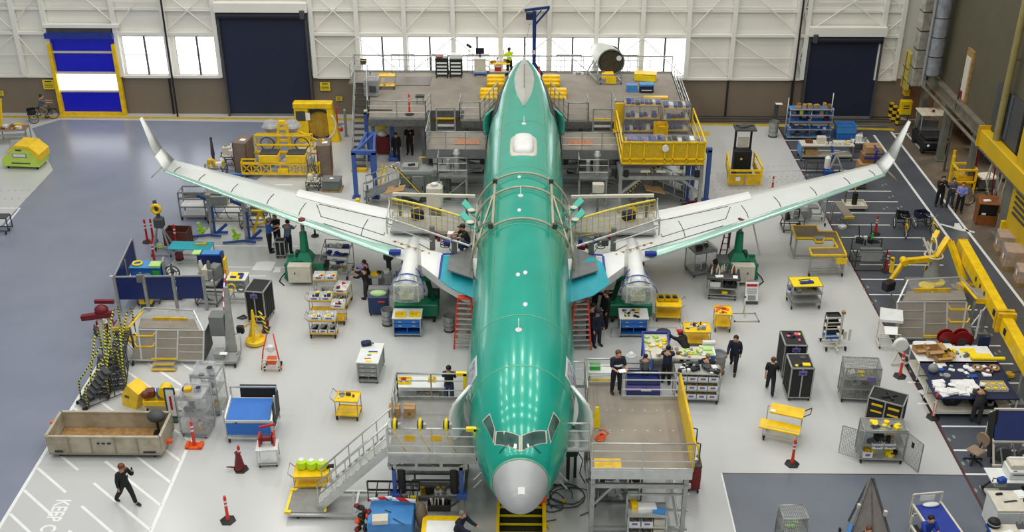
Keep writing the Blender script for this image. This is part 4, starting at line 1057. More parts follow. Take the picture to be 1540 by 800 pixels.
def stanchion(label,loc,col='orange_red',base='hex',tilt=0,h=1.05,bc='black',grp=None,bands=True):
    t=th('stanchion',label,'stanchion',loc,tilt,grp)
    pa(t,'post',MB().lathe([(.075,.05),(.055,.3),(.05,h-.12),(.06,h-.11),(.04,h-.06),(.05,h-.02),(.02,h)],n=12),col)
    if bands:
        for z in (h*.62,h*.76): pa(t,'reflective_band',MB().cyl(0,0,z,.058,.07,12),'white')
    if base == 'hex': pa(t,'base',MB().lathe([(.27,0),(.27,.03),(.1,.08)],n=6,smooth=False),bc)
    else: pa(t,'base',MB().box(0,0,0,.62,.36,.09,ch=.02).box(-.24,0,.05,.12,.36,.1).box(.24,0,.05,.12,.36,.1),bc)
    return t
def trash(label,loc,r=.25,h=.75,m='galv',rim='steel',liner=None):
    t=th('trash_can',label,'trash can',loc);pa(t,'barrel',MB().lathe([(r*.85,.08),(r,h),(r*.93,h),(r*.8,.12)],n=16),m)
    pa(t,'rim',MB().ring((0,0,h),r,.018,'z',18),rim);pa(t,'dolly',MB().cyl(0,0,0,r*.95,.08,12),'grey_dark')
    for z in (h*.35,h*.65): pa(t,'hoop',MB().ring((0,0,z),r*.94,.012,'z',18),rim)
    if liner: pa(t,'liner',MB().lathe([(r*1.03,h-.12),(r*1.04,h+.01),(r*.9,h+.01),(r*.85,h-.1)],n=16),liner)
    return t
def bench(label,loc,rz=0,w=1.05,d=.75,h=.95,top='white',body='blue_mid',frame='alu',drawers=2,open_low=True,load=None,seed=3):
    t=th('rolling_workbench',label,'workbench',loc,rz)
    q=MB()
    for sx in (-1,1):
        for sy in (-1,1): q.box(sx*(w/2-.03),sy*(d/2-.03),.1,.06,.06,h-.15)
    q.frame(-w/2+.03,w/2-.03,-d/2+.03,.13,h-.06,.05);q.frame(-w/2+.03,w/2-.03,d/2-.03,.13,h-.06,.05);pa(t,'frame',q,frame)
    pa(t,'worktop',MB().box(0,0,h-.05,w+.04,d+.04,.05,ch=.01),top)
    z0=.14;pa(t,'back_panel',MB().box(0,d/2-.05,z0,w-.1,.02,h-.22),body)
    for sx in (-1,1): pa(t,'side_panel',MB().box(sx*(w/2-.05),0,z0,.02,d-.1,h-.22),body)
    pa(t,'bottom_shelf',MB().box(0,0,z0,w-.1,d-.1,.03),body)
    dh=.2;zz=h-.08-dh
    for i in range(drawers):
        dr=pa(t,'drawer',MB().box(0,-d/2+.04,zz+.01,w-.14,.08,dh-.03,ch=.008).box(0,.02,zz+.02,w-.16,d-.2,dh-.08),body)
        for x in (-w*.24,w*.24): pa(dr,'pull',MB().box(x,-d/2-.01,zz+.08,.14,.03,.03),'alu_bright')
        zz -= dh
    pa(t,'divider',MB().box(0,0,z0,.03,d-.1,zz+dh-z0),body)
    pa(t,'stored_items',so(0,-.05,z0+.03,w*.75,d*.6,['black','grey_dark','navy'],6,seed,.16),['black','grey_dark','navy'])
    wheels(t,w-.15,d-.15,.06);return t
def black_cart(label,loc,rz=0,w=.85,d=1.0,h=1.55,load=None,tag_=True,seed=1,name='curtained_cart'):
    t=th(name,label,'cart',loc,rz);q=MB()
    for sx in (-1,1):
        for sy in (-1,1): q.beam((sx*w/2,sy*d/2,.15),(sx*w/2,sy*d/2,h),.05)
    for z in (.17,h):
        q.beam((-w/2,-d/2,z),(w/2,-d/2,z),.05);q.beam((-w/2,d/2,z),(w/2,d/2,z),.05);q.beam((-w/2,-d/2,z),(-w/2,d/2,z),.05);q.beam((w/2,-d/2,z),(w/2,d/2,z),.05)
    q.beam((0,-d/2-.01,.15),(0,-d/2-.01,h),.05);pa(t,'frame',q,'alu')
    for sy in (-1,1): pa(t,'curtain',MB().box(0,sy*(d/2-.01),.2,w-.06,.02,h-.28),'black')
    for sx in (-1,1):
        m_=MB();n=9;m_.extr([(sx*(w/2-.01),-d/2+.03,.2),(sx*(w/2-.01),d/2-.03,.2),(sx*(w/2-.01),d/2-.03,h-.05),(sx*(w/2-.01),-d/2+.03,h-.05)],(sx*.02,0,0))
        for k in range(5): m_.box(sx*(w/2+.01),-d/2+.12+k*(d-.24)/4,.2,.03,.05,h-.3)
        pa(t,'curtain',m_,'black')
    pa(t,'top_panel',MB().box(0,0,h-.03,w-.04,d-.04,.03),'black')
    if load: pa(t,'top_load',so(0,0,h,w*.85,d*.85,load[0],load[1],seed,load[2],.12,.3),load[0])
    if tag_: pa(t,'label_plate',MB().box(0,-d/2-.05,h-.28,.32,.02,.2).box(0,-d/2-.062,h-.2,.22,.005,.03,mi=1).box(0,-d/2-.062,h-.25,.16,.005,.02,mi=1),['purple_label','navy'])
    wheels(t,w-.1,d-.1,.08);return t
def cage(label,loc,rz=0,w=1.35,d=.7,h=1.6,shelves=3,loads=None,doors=False,name='wire_cage_cart',seed=1,mesh=True,tag_=True,film=None):
    t=th(name,label,'cart',loc,rz);q=MB()
    for sx in (-1,1):
        for sy in (-1,1): q.tube((sx*w/2,sy*d/2,.14),(sx*w/2,sy*d/2,h),.022,6)
    for z in (.2,h):
        q.tube((-w/2,-d/2,z),(w/2,-d/2,z),.02,6);q.tube((-w/2,d/2,z),(w/2,d/2,z),.02,6);q.tube((-w/2,-d/2,z),(-w/2,d/2,z),.02,6);q.tube((w/2,-d/2,z),(w/2,d/2,z),.02,6)
    pa(t,'frame',q,'alu')
    if mesh:
        for sx in (-1,1): pa(t,'mesh_side',MB().box(sx*w/2,0,.2,.006,d,h-.2),'wire')
        pa(t,'mesh_back',MB().box(0,d/2,.2,w,.006,h-.2),'wire');pa(t,'mesh_top',MB().box(0,0,h,w,d,.006),'wire')
        if not doors: pa(t,'mesh_front',MB().box(0,-d/2,.2,w,.006,h-.2),'wire')
    for i in range(shelves):
        z=.22+(h-.3)*i/max(shelves-(0 if mesh and not doors else 1),1)
        pa(t,'shelf',MB().box(0,0,z,w-.02,d-.02,.025).beam((-w/2,-d/2,z),(w/2,-d/2,z),.04),'alu')
        if loads and i < len(loads) and loads[i]:
            c,k,hm=loads[i];pa(t,'load',so(0,-.04,z+.03,w*.92,d*.75,c,k,seed*11+i,hm,.12,.32),c)
    if doors:
        pa(t,'mesh_door',MB().frame(0,.75,0,.2,h-.05,.035).box(.375,0,.2,.74,.006,h-.25,mi=1).box(.3,-.01,h*.66,.12,.01,.22,mi=2),['alu','wire','black'],None,(w/2+.02,-d/2,0),(0,0,-1.1))
        pa(t,'mesh_door',MB().frame(-.75,0,0,.2,h-.05,.02).box(-.375,0,.2,.74,.006,h-.25,mi=1),['alu','wire'],None,(-w/2-.02,-d/2,0),(0,0,-.45))
    if tag_: pa(t,'label_plate',MB().box(w*.25,-d/2-.03,h-.55,.32,.015,.18),'purple_label')
    if film: pa(t,'plastic_cover',MB().box(0,0,.1,w+.08,d+.08,h),film)
    wheels(t,w-.1,d-.1,.08);return t
def bins(label,root_loc,rz,spots,z,size=(.3,.4,.18),m='white',load=('yellow_bright','black','grey'),group=None,cat='bin',lab='purple_label'):
    "open parts bins standing in a row: one thing each"
    c,n=math.cos(rz),math.sin(rz);first=None
    for i,(x,y) in enumerate(spots):
        p=(root_loc[0]+x*c-y*n,root_loc[1]+x*n+y*c,z)
        if first is None:
            first=t=th('parts_bin',label,cat,p,rz,group)
            pa(t,'bin_body',MB().tray(0,0,0,size[0],size[1],size[2],.015),m)
            pa(t,'contents',so(0,0,.02,size[0]*.85,size[1]*.85,list(load),6,int(abs(p[0]*77)),size[2]*1.1,.06,.16),list(load))
            if lab: pa(t,'label_patch',MB().box(0,-size[1]/2-.004,size[2]*.35,size[0]*.5,.006,size[2]*.4),lab)
        else: dup(first,p,rz)
def box_thing(label,loc,s,m='card',rz=0,open_=False,name='cardboard_box',cat='box',group=None):
    t=th(name,label,cat,loc,rz,group)
    if open_:
        pa(t,'carton',MB().tray(0,0,0,s[0],s[1],s[2],.015),m)
        pa(t,'flap',MB().extr([(-s[0]/2,-s[1]/2,s[2]),(s[0]/2,-s[1]/2,s[2]),(s[0]/2,-s[1]*.8,s[2]*.85),(-s[0]/2,-s[1]*.8,s[2]*.85)],(0,0,.01)),m)
        pa(t,'flap',MB().extr([(s[0]/2,-s[1]/2,s[2]),(s[0]/2,s[1]/2,s[2]),(s[0]*.75,s[1]/2,s[2]*1.15),(s[0]*.75,-s[1]/2,s[2]*1.15)],(0,0,.01)),m)
    else:
        pa(t,'carton',MB().box(0,0,0,s[0],s[1],s[2]),m);pa(t,'tape',MB().box(0,0,s[2],s[0],.05,.003).box(0,-s[1]/2-.002,s[2]*.7,.05,.003,s[2]*.3),'card_dark' if m == 'card' else 'grey')
    return t
def step_ladder(label,loc,rz=0,h=2.9,w=.55,m='orange_red',tread='alu_bright',n=9):
    t=th('step_ladder',label,'ladder',loc,rz);dp=h*.32
    for sx in (-1,1):
        pa(t,'front_rail',MB().beam((sx*w/2*1.15,-dp/2,0),(sx*w/2*.7,0,h),.07,.035),m);pa(t,'rear_rail',MB().beam((sx*w/2*1.1,dp/2,0),(sx*w/2*.65,.05,h-.1),.05,.03),m)
    for i in range(n):
        a=(i+1)/(n+1);pa(t,'tread',MB().box(0,-dp/2*(1-a),h*a,w*(1.1-.4*a),.11,.03),tread)
    pa(t,'top_cap',MB().box(0,.02,h,w*.75,.25,.06),m)
    q=MB()
    for a in (.25,.55,.8): q.beam((-w/2*1.0,dp/2*(1-a),h*a),(w/2*1.0,dp/2*(1-a),h*a),.03)
    pa(t,'rear_brace',q,m);return t
def green_jack(label,loc,flip=1,h=3.0):
    t=th('wing_jack',label,'jack',loc)
    f_=flip
    pa(t,'base',MB().box(0,0,.1,1.9,.9,.18).box(-.75,0,.1,.25,1.0,.75).box(.75,0,.1,.25,1.0,.75).beam((-.9,-.45,.85),(.9,-.45,.85),.12).beam((-.9,.45,.85),(.9,.45,.85),.12),'jack_green')
    pa(t,'deck_plate',MB().box(-f_*.55,0,.9,.75,.85,.04),'grey_mid');pa(t,'pedestal',MB().add(*[[(-.42,-.42,.9),(.42,-.42,.9),(.42,.42,.9),(-.42,.42,.9),(-.2,-.2,1.35),(.2,-.2,1.35),(.2,.2,1.35),(-.2,.2,1.35)],[(0,1,5,4),(1,2,6,5),(2,3,7,6),(3,0,4,7),(4,5,6,7),(3,2,1,0)]]).box(f_*.3,0,.93,.5,.8,.1),'jack_green')
    pa(t,'column',MB().lathe([(.22,1.3),(.2,1.6),(.17,2.3)],n=12),'jack_green');pa(t,'ram',MB().cyl(0,0,2.3,.09,h-2.45,12),'steel');pa(t,'jack_pad',MB().lathe([(.12,h-.2),(.2,h-.12),(.16,h-.02)],n=12),'red_dark')
    cb=pa(t,'control_cabinet',MB().box(f_*.15,-.72,.18,1.05,.42,.85,ch=.02),'cream');pa(cb,'keyhole_plate',MB().box(f_*.35,-.935,.62,.05,.01,.1),'black')
    pa(t,'motor',MB().lathe([(.13,-.2),(.13,.2)],-f_*1.0,-.2,.8,10,0,'y'),'black');pa(t,'gearbox',MB().box(f_*.35,.1,1.02,.2,.25,.3,ch=.03),'jack_dark');pa(t,'cable_hose',MB().path([(f_*.9,0,.3),(f_*1.15,-.3,.1),(f_*1.2,-.5,.02),(f_*.9,-.9,.02)],.03,5),'black')
    for x in (-.75,.75):
        for y in (-.4,.4): pa(t,'wheel',MB().lathe([(.05,-.03),(.1,-.03),(.1,.03),(.05,.03)],x,y,.1,10,0,'x'),'rubber')
    return t
def engine_stand(label,loc):
    t=th('engine_trolley',label,'trolley',loc)
    pa(t,'base',MB().box(0,0,.25,1.9,.7,.6,ch=.04).box(0,.5,.2,1.6,.5,.5),'jack_green')
    for x in (-.8,.8): pa(t,'arm',MB().beam((x,0,.7),(x*.5,.5,1.75),.18,.14),'jack_dark')
    pa(t,'cradle',MB().beam((-.6,.45,1.7),(.6,.45,1.7),.16),'jack_green');pa(t,'hydraulic_unit',MB().box(.7,.5,.6,.5,.5,.5,ch=.04),'jack_dark');pa(t,'side_box',MB().box(-.75,.55,.6,.35,.3,.4),'grey_dark')
    for x in (-.75,.75):
        for y in (-.3,.6): pa(t,'wheel',MB().lathe([(.08,-.05),(.14,-.05),(.14,.05),(.08,.05)],x,y,.14,10,0,'x'),'rubber')
    return t
def table(label,loc,rz=0,w=1.8,d=.75,h=.9,top='white',frame='alu',shelf=None,thick=.05,name='work_table',wh=False,top_label=None):
    t=th(name,label,'table',loc,rz)
    pa(t,'tabletop',MB().box(0,0,h-thick,w,d,thick),top)
    for sx in (-1,1):
        for sy in (-1,1): pa(t,'leg',MB().box(sx*(w/2-.05),sy*(d/2-.05),.12 if wh else 0,.045,.045,h-thick-(.12 if wh else 0)),frame)
    q=MB();q.beam((-w/2+.05,d/2-.05,.25),(w/2-.05,d/2-.05,.25),.04);q.beam((-w/2+.05,-d/2+.05,.25),(w/2-.05,-d/2+.05,.25),.04)
    for sx in (-1,1): q.beam((sx*(w/2-.05),-d/2+.05,.25),(sx*(w/2-.05),d/2-.05,.25),.04)
    pa(t,'lower_rail',q,frame)
    if shelf: pa(t,'shelf',MB().box(0,0,.28,w-.1,d-.08,.03),shelf)
    if wh: wheels(t,w-.1,d-.1,.06)
    return t
def bicycle_wheel(t,x,y,r,m='black',ax='x',nm='wheel'):
    w_=pa(t,nm,MB().ring((x,y,r),r-.02,.022,ax,20,5),m);q=MB()
    for i in range(8):
        a=math.pi*i/8;u,v=(r-.03)*math.cos(a),(r-.03)*math.sin(a)
        p,s_=((x,y+u,r+v),(x,y-u,r-v)) if ax == 'x' else ((x+u,y,r+v),(x-u,y,r-v))
        q.tube(p,s_,.005,3)
    q.sph(x,y,r,.035,n=6,m=4);pa(w_,'spokes',q,'alu_bright')
def tricycle(label,loc,rz=0,basket='black',fork='yellow',frame='black',bag=None):
    t=th('cargo_tricycle',label,'tricycle',loc,rz)    # front wheel at -y
    for x in (-.36,.36): bicycle_wheel(t,x,.55,.3,ax='x')
    bicycle_wheel(t,0,-.6,.33,ax='x',nm='front_wheel')
    q=MB();q.tube((-.36,.55,.3),(.36,.55,.3),.02);q.path([(0,.55,.32),(0,.1,.35),(0,-.4,.7)],.022,6);q.tube((0,.1,.35),(0,.2,.8),.02);pa(t,'frame',q,frame)
    pa(t,'fork',MB().tube((-.05,-.6,.33),(-.03,-.45,.75),.018).tube((.05,-.6,.33),(.03,-.45,.75),.018).tube((0,-.45,.75),(0,-.38,.95),.02),fork)
    pa(t,'handlebar',MB().path([(-.28,-.15,1.0),(-.25,-.35,1.02),(0,-.4,.98),(.25,-.35,1.02),(.28,-.15,1.0)],.015,6),'alu')
    pa(t,'saddle',MB().sph(0,.22,.84,.12,.15,.05,10,5),'black');pa(t,'cargo_basket',MB().tray(0,.62,.55,.6,.5,.28,.02),basket);pa(t,'front_fender',MB().path([(0,-.6+.38*math.cos(a),.33+.38*math.sin(a)) for a in [.3+2.0*i/6 for i in range(7)]],.03,4),fork)
    pa(t,'basket_load',so(0,.62,.6,.5,.4,[bag or basket,'cream','grey_dark'],5,4,.25),[bag or basket,'cream','grey_dark'])
    return t
# ------------------------------------------------------------------ people
def _skin(name,V,E_,mats,root=0,sub=1,scale=1.0):
    me=bpy.data.meshes.new(name);me.from_pydata([v[0] for v in V],E_,[]);me.update()
    o=bpy.data.objects.new(name,me);COL.objects.link(o)
    o.modifiers.new('sk','SKIN')
    if not me.skin_vertices: me.attributes.new if False else None
    sv=me.skin_vertices[0].data if me.skin_vertices else None
    for i,v in enumerate(V):
        r_=v[1];sv[i].radius=(r_[0],r_[1]) if isinstance(r_,tuple) else (r_,r_);sv[i].use_root=(i == root)
    if sub: m_=o.modifiers.new('ss','SUBSURF');m_.levels=sub;m_.render_levels=sub
    dg=bpy.context.evaluated_depsgraph_get();dg.update()
    out=bpy.data.meshes.new_from_object(o.evaluated_get(dg));bpy.data.objects.remove(o)
    out.materials.clear()
    for m_ in mats: out.materials.append(M[m_])
    for p in out.polygons: p.use_smooth=True
    out.name=name
    return out
mat('skin',(206,150,118),.55,0,.04,5);mat('skin_dark',(132,88,64),.55,0,.04,5);mat('hair_black',(24,20,18),.6);mat('hair_brown',(92,58,34),.6);mat('hair_grey',(120,112,104),.6)
mat('cloth_black',(22,23,27),.8,0,.1,5);mat('cloth_navy',(24,30,52),.8,0,.1,5);mat('cloth_jeans',(52,66,96),.8,0,.12,6);mat('cloth_blue',(52,96,168),.75,0,.08,5);mat('cloth_bluegrey',(104,124,150),.75,0,.08,5)
mat('cloth_lilac',(132,142,214),.75,0,.06,5);mat('cloth_grey',(92,96,104),.75,0,.1,5);mat('cloth_hivis',(200,240,40),.6,0,.05,5);mat('cloth_khaki',(120,104,84),.8,0,.08,5);mat('cloth_royal',(22,62,160),.75,0,.08,5);mat('shoe',(34,30,30),.7);mat('cloth_charcoal',(52,50,52),.8,0,.08,5)
PZ={   # leg: (hip forward, knee bend, foot side) ; arm: (raise forward, out, elbow bend)
 'stand': dict(lean=0,L=(.05,.05,.0),Rr=(-.03,.02,0),aL=(.12,.16,.25),aR=(.1,.16,.2)),
 'walk': dict(lean=.06,L=(.42,.12,0),Rr=(-.38,.35,0),aL=(-.3,.15,.3),aR=(.35,.15,.5)),
 'phone': dict(lean=.05,L=(.4,.1,0),Rr=(-.36,.3,0),aL=(.5,.35,2.2),aR=(-.2,.15,.2)),
 'work': dict(lean=.28,L=(.1,.1,0),Rr=(-.05,.05,0),aL=(.75,.12,.65),aR=(.8,.12,.6)),
 'bend': dict(lean=.95,L=(.25,.25,0),Rr=(-.05,.1,0),aL=(1.1,.12,.3),aR=(1.2,.1,.3)),
 'hold': dict(lean=.08,L=(.04,.05,0),Rr=(-.04,.04,0),aL=(.45,.18,1.35),aR=(.45,.18,1.3)),
 'cross': dict(lean=.02,L=(.05,.05,0),Rr=(-.05,.05,0),aL=(.35,.1,1.7),aR=(.35,.1,1.7)),
 'photo': dict(lean=.02,L=(.05,.05,0),Rr=(-.05,.05,0),aL=(.75,.25,1.75),aR=(.75,.25,1.75)),
 'reach': dict(lean=.15,L=(.1,.08,0),Rr=(-.1,.05,0),aL=(1.5,.1,.3),aR=(1.3,.1,.4)),
 'ride': dict(lean=.25,L=(1.25,1.1,0),Rr=(.85,1.25,0),aL=(.95,.1,.35),aR=(.95,.1,.35)),
 'kneel': dict(lean=.35,L=(1.35,1.75,0),Rr=(.1,1.7,0),aL=(.9,.1,.6),aR=(.8,.1,.7)),
}
def pn(label,loc,face=0,pose='stand',top='cloth_black',legs='cloth_black',hair='hair_black',cap=None,skin='skin',long_hair=False,h=1.78,short=True,extra=None,vest=None,base_z=None,badge=False):
    k=h/1.78;P_=PZ[pose];t=th('person',label,'person',loc,face)
    lean=P_['lean'];fw=(0,-1)   # faces -y before turning
    def V3(x,y,z): return Vector((x*k,-y*k,z*k))      # y forward = -Y
    # legs
    J={}
    lows=[]
    for nm,sx,key in (('L',1,'L'),('R',-1,'Rr')):
        a,b,s_=P_[key];hip=Vector((sx*.095,0,0));kn=hip+Vector((sx*.02,.43*math.sin(a),-.43*math.cos(a)));c=a-b
        an=kn+Vector((sx*.01,.42*math.sin(c),-.42*math.cos(c)));J[nm]=(hip,kn,an);lows.append(an.z)
    hz=-min(lows)+.085
    if base_z is not None: hz=base_z
    def up(v): return V3(v.x,v.y,v.z+hz)
    sp=lambda u,x=0,f_=0: V3(x,u*math.sin(lean)+f_*math.cos(lean),hz+u*math.cos(lean)-f_*math.sin(lean))
    V=[(V3(0,0,hz+.02),(.15*k,.11*k)),(sp(.14),(.135*k,.1*k)),(sp(.32),(.165*k,.115*k)),(sp(.45),(.14*k,.1*k)),(sp(.53),.062*k)]
    E_=[(0,1),(1,2),(2,3),(3,4)]
    def addc(par,pts):
        for v,r_ in pts: V.append((v,r_*k if not isinstance(r_,tuple) else (r_[0]*k,r_[1]*k)));E_.append((par,len(V)-1));par=len(V)-1
        return par
    hd=min(lean*.35,.3);hf=.53*math.sin(lean)
    nb=sp(.53);hc=nb+Vector((0,-(.03+.1*math.sin(hd))*k,.13*k))
    addc(4,[(hc+Vector((0,.0,-.06*k)),.085),(hc+Vector((0,0,.03*k)),.1),(hc+Vector((0,.01*k,.1*k)),.075)])
    legv={};armv={}
    for nm,sx in (('L',1),('R',-1)):
        hip,kn,an=[up(v) for v in J[nm]];foot=an+Vector((sx*.02*k,-.15*k,-.045*k))
        addc(0,[(hip+Vector((0,0,-.06*k)),.09),((hip+kn)/2,.078),(kn,.056),((kn*.6+an*.4),.057),(an,.038),(foot,(.042,.03))]);legv[nm]=(hip,kn,an,foot)
    for nm,sx,key in (('L',1,'aL'),('R',-1,'aR')):
        a,o_,e=P_[key];sh=sp(.45,sx*.19);a0=a+lean*.3
        el=sh+V3(sx*.29*math.sin(o_),.29*math.sin(a0)*math.cos(o_),-.29*math.cos(a0)*math.cos(o_));c=a0+e
        inn=-sx*.5*math.sin(min(e,1.6))*.5 if pose in ('hold','cross','photo','phone','work') else 0
        wr=el+V3(inn*.25,.25*math.sin(c),-.25*math.cos(c));d_=(wr-el).normalized();pl=wr+d_*.08*k
        w_i=addc(3,[(sh,.062),((sh+el)/2,.048),(el,.04),((el+wr)/2,.036),(wr,.025),(pl,(.036,.018))])
        sd=d_.cross(Vector((0,0,1)));
        if sd.length < .1: sd=Vector((1,0,0))
        sd.normalize();cu=sd.cross(d_).normalized()*(-.02*k)
        for i,(off,ln) in enumerate(((-.027,.07),(-.009,.08),(.009,.075),(.027,.06))):
            b0=pl+d_*.012*k+sd*off*k;addc(w_i,[(b0+d_*ln*.5*k+sd*off*.2*k,.009),(b0+d_*ln*k+cu,.0075)])
        tb=wr+d_*.03*k+sd*.035*k*(-1 if nm == 'L' else 1);addc(w_i-1,[(tb,.011),(tb+(d_*.04+sd*.022*(-1 if nm == 'L' else 1))*k,.009)])
        armv[nm]=(sh,el,wr,pl)
    me=_skin('body',V,E_,[skin],0,1)
    ob=bpy.data.objects.new('body',me);COL.objects.link(ob);ob.parent=t
    # clothing: trousers and shirt follow the same joints a little wider
    Vt=[(V3(0,0,hz+.0),(.18*k,.14*k)),(sp(.2),(.17*k,.13*k))];Et=[(0,1)]
    for nm in 'LR':
        hip,kn,an,foot=legv[nm];par=0
        for v,r_ in ((hip+Vector((0,0,-.06*k)),.125),((hip+kn)/2,.112),(kn,.092),((kn*.55+an*.45),.085),(an+Vector((0,0,-.03*k)),.075)): Vt.append((v,r_*k));Et.append((par,len(Vt)-1));par=len(Vt)-1
    o2=bpy.data.objects.new('trousers',_skin('trousers',Vt,Et,[legs],0,1));COL.objects.link(o2);o2.parent=t
    Vs=[(sp(-.1),(.205*k,.165*k)),(sp(.12),(.185*k,.145*k)),(sp(.33),(.205*k,.15*k)),(sp(.45),(.17*k,.13*k)),(sp(.52),.085*k)];Es=[(0,1),(1,2),(2,3),(3,4)]
    for nm in 'LR':
        sh,el,wr,pl=armv[nm];par=3
        for v,r_ in ((sh,.095),((sh+el)/2,.082),(el,.07))+(() if short else (((el+wr)/2,.062),(wr*1.05-el*.05,.055))): Vs.append((v,r_*k));Es.append((par,len(Vs)-1));par=len(Vs)-1
    o3=bpy.data.objects.new('shirt',_skin('shirt',Vs,Es,[vest or top],0,1));COL.objects.link(o3);o3.parent=t
    for nm in 'LR':
        hip,kn,an,foot=legv[nm];pa(t,'shoe',MB().sph(foot.x,foot.y+.06*k,foot.z+.01*k,.055*k,.15*k,.06*k,8,5),'shoe')
    # head details
    hr=MB();hr.sph(hc.x,hc.y+.022*k,hc.z+.045*k,.108*k,.115*k,.105*k,10,7)
    if long_hair: hr.sph(hc.x,hc.y+.07*k,hc.z-.06*k,.1*k,.07*k,.16*k,10,7)
    pa(t,'hair',hr,hair)
    pa(t,'face',MB().sph(hc.x,hc.y-.03*k,hc.z-.01*k,.083*k,.085*k,.11*k,10,8).sph(hc.x,hc.y-.118*k,hc.z-.015*k,.014*k,.022*k,.026*k,6,4).sph(hc.x-.1*k,hc.y,hc.z-.01*k,.014*k,.022*k,.032*k,6,4).sph(hc.x+.1*k,hc.y,hc.z-.01*k,.014*k,.022*k,.032*k,6,4),skin)
    for sx in (-1,1): pa(t,'eye',MB().sph(hc.x+sx*.032*k,hc.y-.104*k,hc.z+.012*k,.012*k,.008*k,.008*k,6,4),'hair_black')
    pa(t,'mouth',MB().sph(hc.x,hc.y-.106*k,hc.z-.055*k,.024*k,.008*k,.006*k,6,4),'red_dark')
    if cap:
        pa(t,'cap',MB().lathe([(.118*k,.04*k),(.118*k,.09*k),(.09*k,.145*k),(.02*k,.16*k)],hc.x,hc.y+.005,hc.z,12).box(hc.x,hc.y-.15*k,hc.z+.045*k,.15*k,.13*k,.015*k),cap)
    if vest:
        pa(t,'reflective_stripe',MB().lathe([(.185*k,0),(.185*k,.05*k)],0,sp(.22).y,sp(.22).z,12),'white')
    if badge: pa(t,'badge',MB().box(sp(.35,.08).x,sp(.35).y-.135*k,sp(.35).z,.07,.01,.07),'white_paper')
    if extra == 'phone': w_=armv['L'][3];pa(t,'phone',MB().box(w_.x,w_.y,w_.z,.04,.05,.12),'black')
    if extra == 'paper': w_=(armv['L'][3]+armv['R'][3])/2;pa(t,'paper',MB().box(w_.x,w_.y-.04,w_.z,.25,.2,.01),'white_paper')
    if extra == 'tablet': w_=(armv['L'][3]+armv['R'][3])/2;pa(t,'camera',MB().box(w_.x,w_.y-.03,w_.z,.14,.06,.09),'black')
    return t
# ================================================================== left half of the floor
Y3=['yellow_bright','white','black','red'];WY=['white','yellow_bright','white','navy','red']
# ---- people
def gp(px,py): return G(px,py)
pn('person in black with brown cap striding across the white hatched lines, hand raised to face',gp(192,757),R(58),'phone','cloth_black','cloth_black',cap='brown',short=False,badge=True,extra='phone')
pn('person in black standing under the tail deck, left and nearer of the two',gp(597,241),R(8),'stand','cloth_black','cloth_black',short=False,h=1.74)
pn('person in black standing under the tail deck, right and taller of the two',gp(617,232),R(-5),'stand','cloth_black','cloth_black',short=True,badge=True,h=1.86)
pn('person in blue shirt and grey cap standing under the left wing, facing a colleague',gp(407,379),R(120),'hold','cloth_blue','cloth_black',cap='grey',h=1.84)
pn('person in black with brown hair holding papers behind the two in blue shirts',gp(418,367),R(-15),'hold','cloth_black','cloth_black','hair_brown',long_hair=True,extra='paper',h=1.7)
pn('person in grey-blue shirt seen from behind beside the black cart under the left wing',gp(435,382),R(170),'work','cloth_bluegrey','cloth_navy',h=1.84)
pn('person in black bending over parts beside the navy bin cart, farther of the pair',gp(556,440),R(-95),'work','cloth_black','cloth_grey',h=1.74,short=False)
pn('person in black with lilac head covering beside the navy bin cart, nearer of the pair',gp(553,449),R(-110),'work','cloth_black','cloth_charcoal',cap='purple_label',h=1.68,short=False)
pn('person in black tee and jeans standing behind the left nose platform',gp(676,607),R(175),'hold','cloth_black','cloth_jeans',h=1.76)
pn('grey-haired person in dark blue jacket at the bottom edge beside a yellow tool case',G(690,828),R(60),'work','cloth_navy','cloth_navy','hair_grey',short=False)
pn('person in black cap kneeling on the left overwing walkway beside the green fuselage',(-2.35,43.3,2.87),R(-70),'kneel','cloth_black','cloth_jeans',cap='black')
# cyclist far left
g=gp(66,181);tr=tricycle('black cargo tricycle ridden past the tan wall at far left',g,R(115),'black','black')
pn('person in grey tee and shorts riding the tricycle along the back wall',(g[0]-.05,g[1],.0),R(115),'ride','cloth_grey','cloth_khaki',base_z=.9)
# ---- far left corner
t=th('equipment_table','grey framed table loaded with wood and parts at far left','table',G(22,214),R(8))
pa(t,'tabletop',MB().box(0,.3,.75,1.6,.9,.05),'card_dark');pa(t,'front_tray',MB().frame(-.85,.85,-.3,.55,.85,.05).box(0,-.28,.55,1.6,.3,.04),'grey')
for sx in (-1,1):
    for y in (-.3,.7): pa(t,'leg',MB().beam((sx*.8,y,0),(sx*.8,y,.75),.06),'grey')
pa(t,'table_load',so(0,.35,.8,1.4,.7,['wood','white','yellow','brown'],9,8,.2,.15,.4),['wood','white','yellow','brown'])
t=th('slanted_ramp','grey slanted ramp board in front of the far-left table','ramp',G(40,233),R(12));pa(t,'ramp_board',MB().extr([(-.9,-.6,.1),(.7,-.6,.1),(.7,.9,.6),(-.9,.9,.6)],(0,0,.05)),'grey');pa(t,'ramp_frame',MB().beam((-.9,-.6,.05),(-.9,.9,.55),.08).beam((.7,-.6,.05),(.7,.9,.55),.08).beam((-.9,.85,0),(-.9,.85,.6),.06).beam((.7,.85,0),(.7,.85,.6),.06),'alu')
t=th('covered_engine_cart','lime green wheeled bin with peaked yellow tarpaulin at far left','cart',G(41,249),R(-4))
ol=[(-1.12,0,.2),(1.05,0,.2),(1.12,0,.75),(.62,0,1.35),(-.15,0,1.4),(-1.1,0,.62)]
pa(t,'bin_body',MB().extr([(x*.98,-.6,z*.96) for x,y,z in ol],(0,1.2,0)),mat('lime_panel',(196,222,92),.55,0,.05,2))
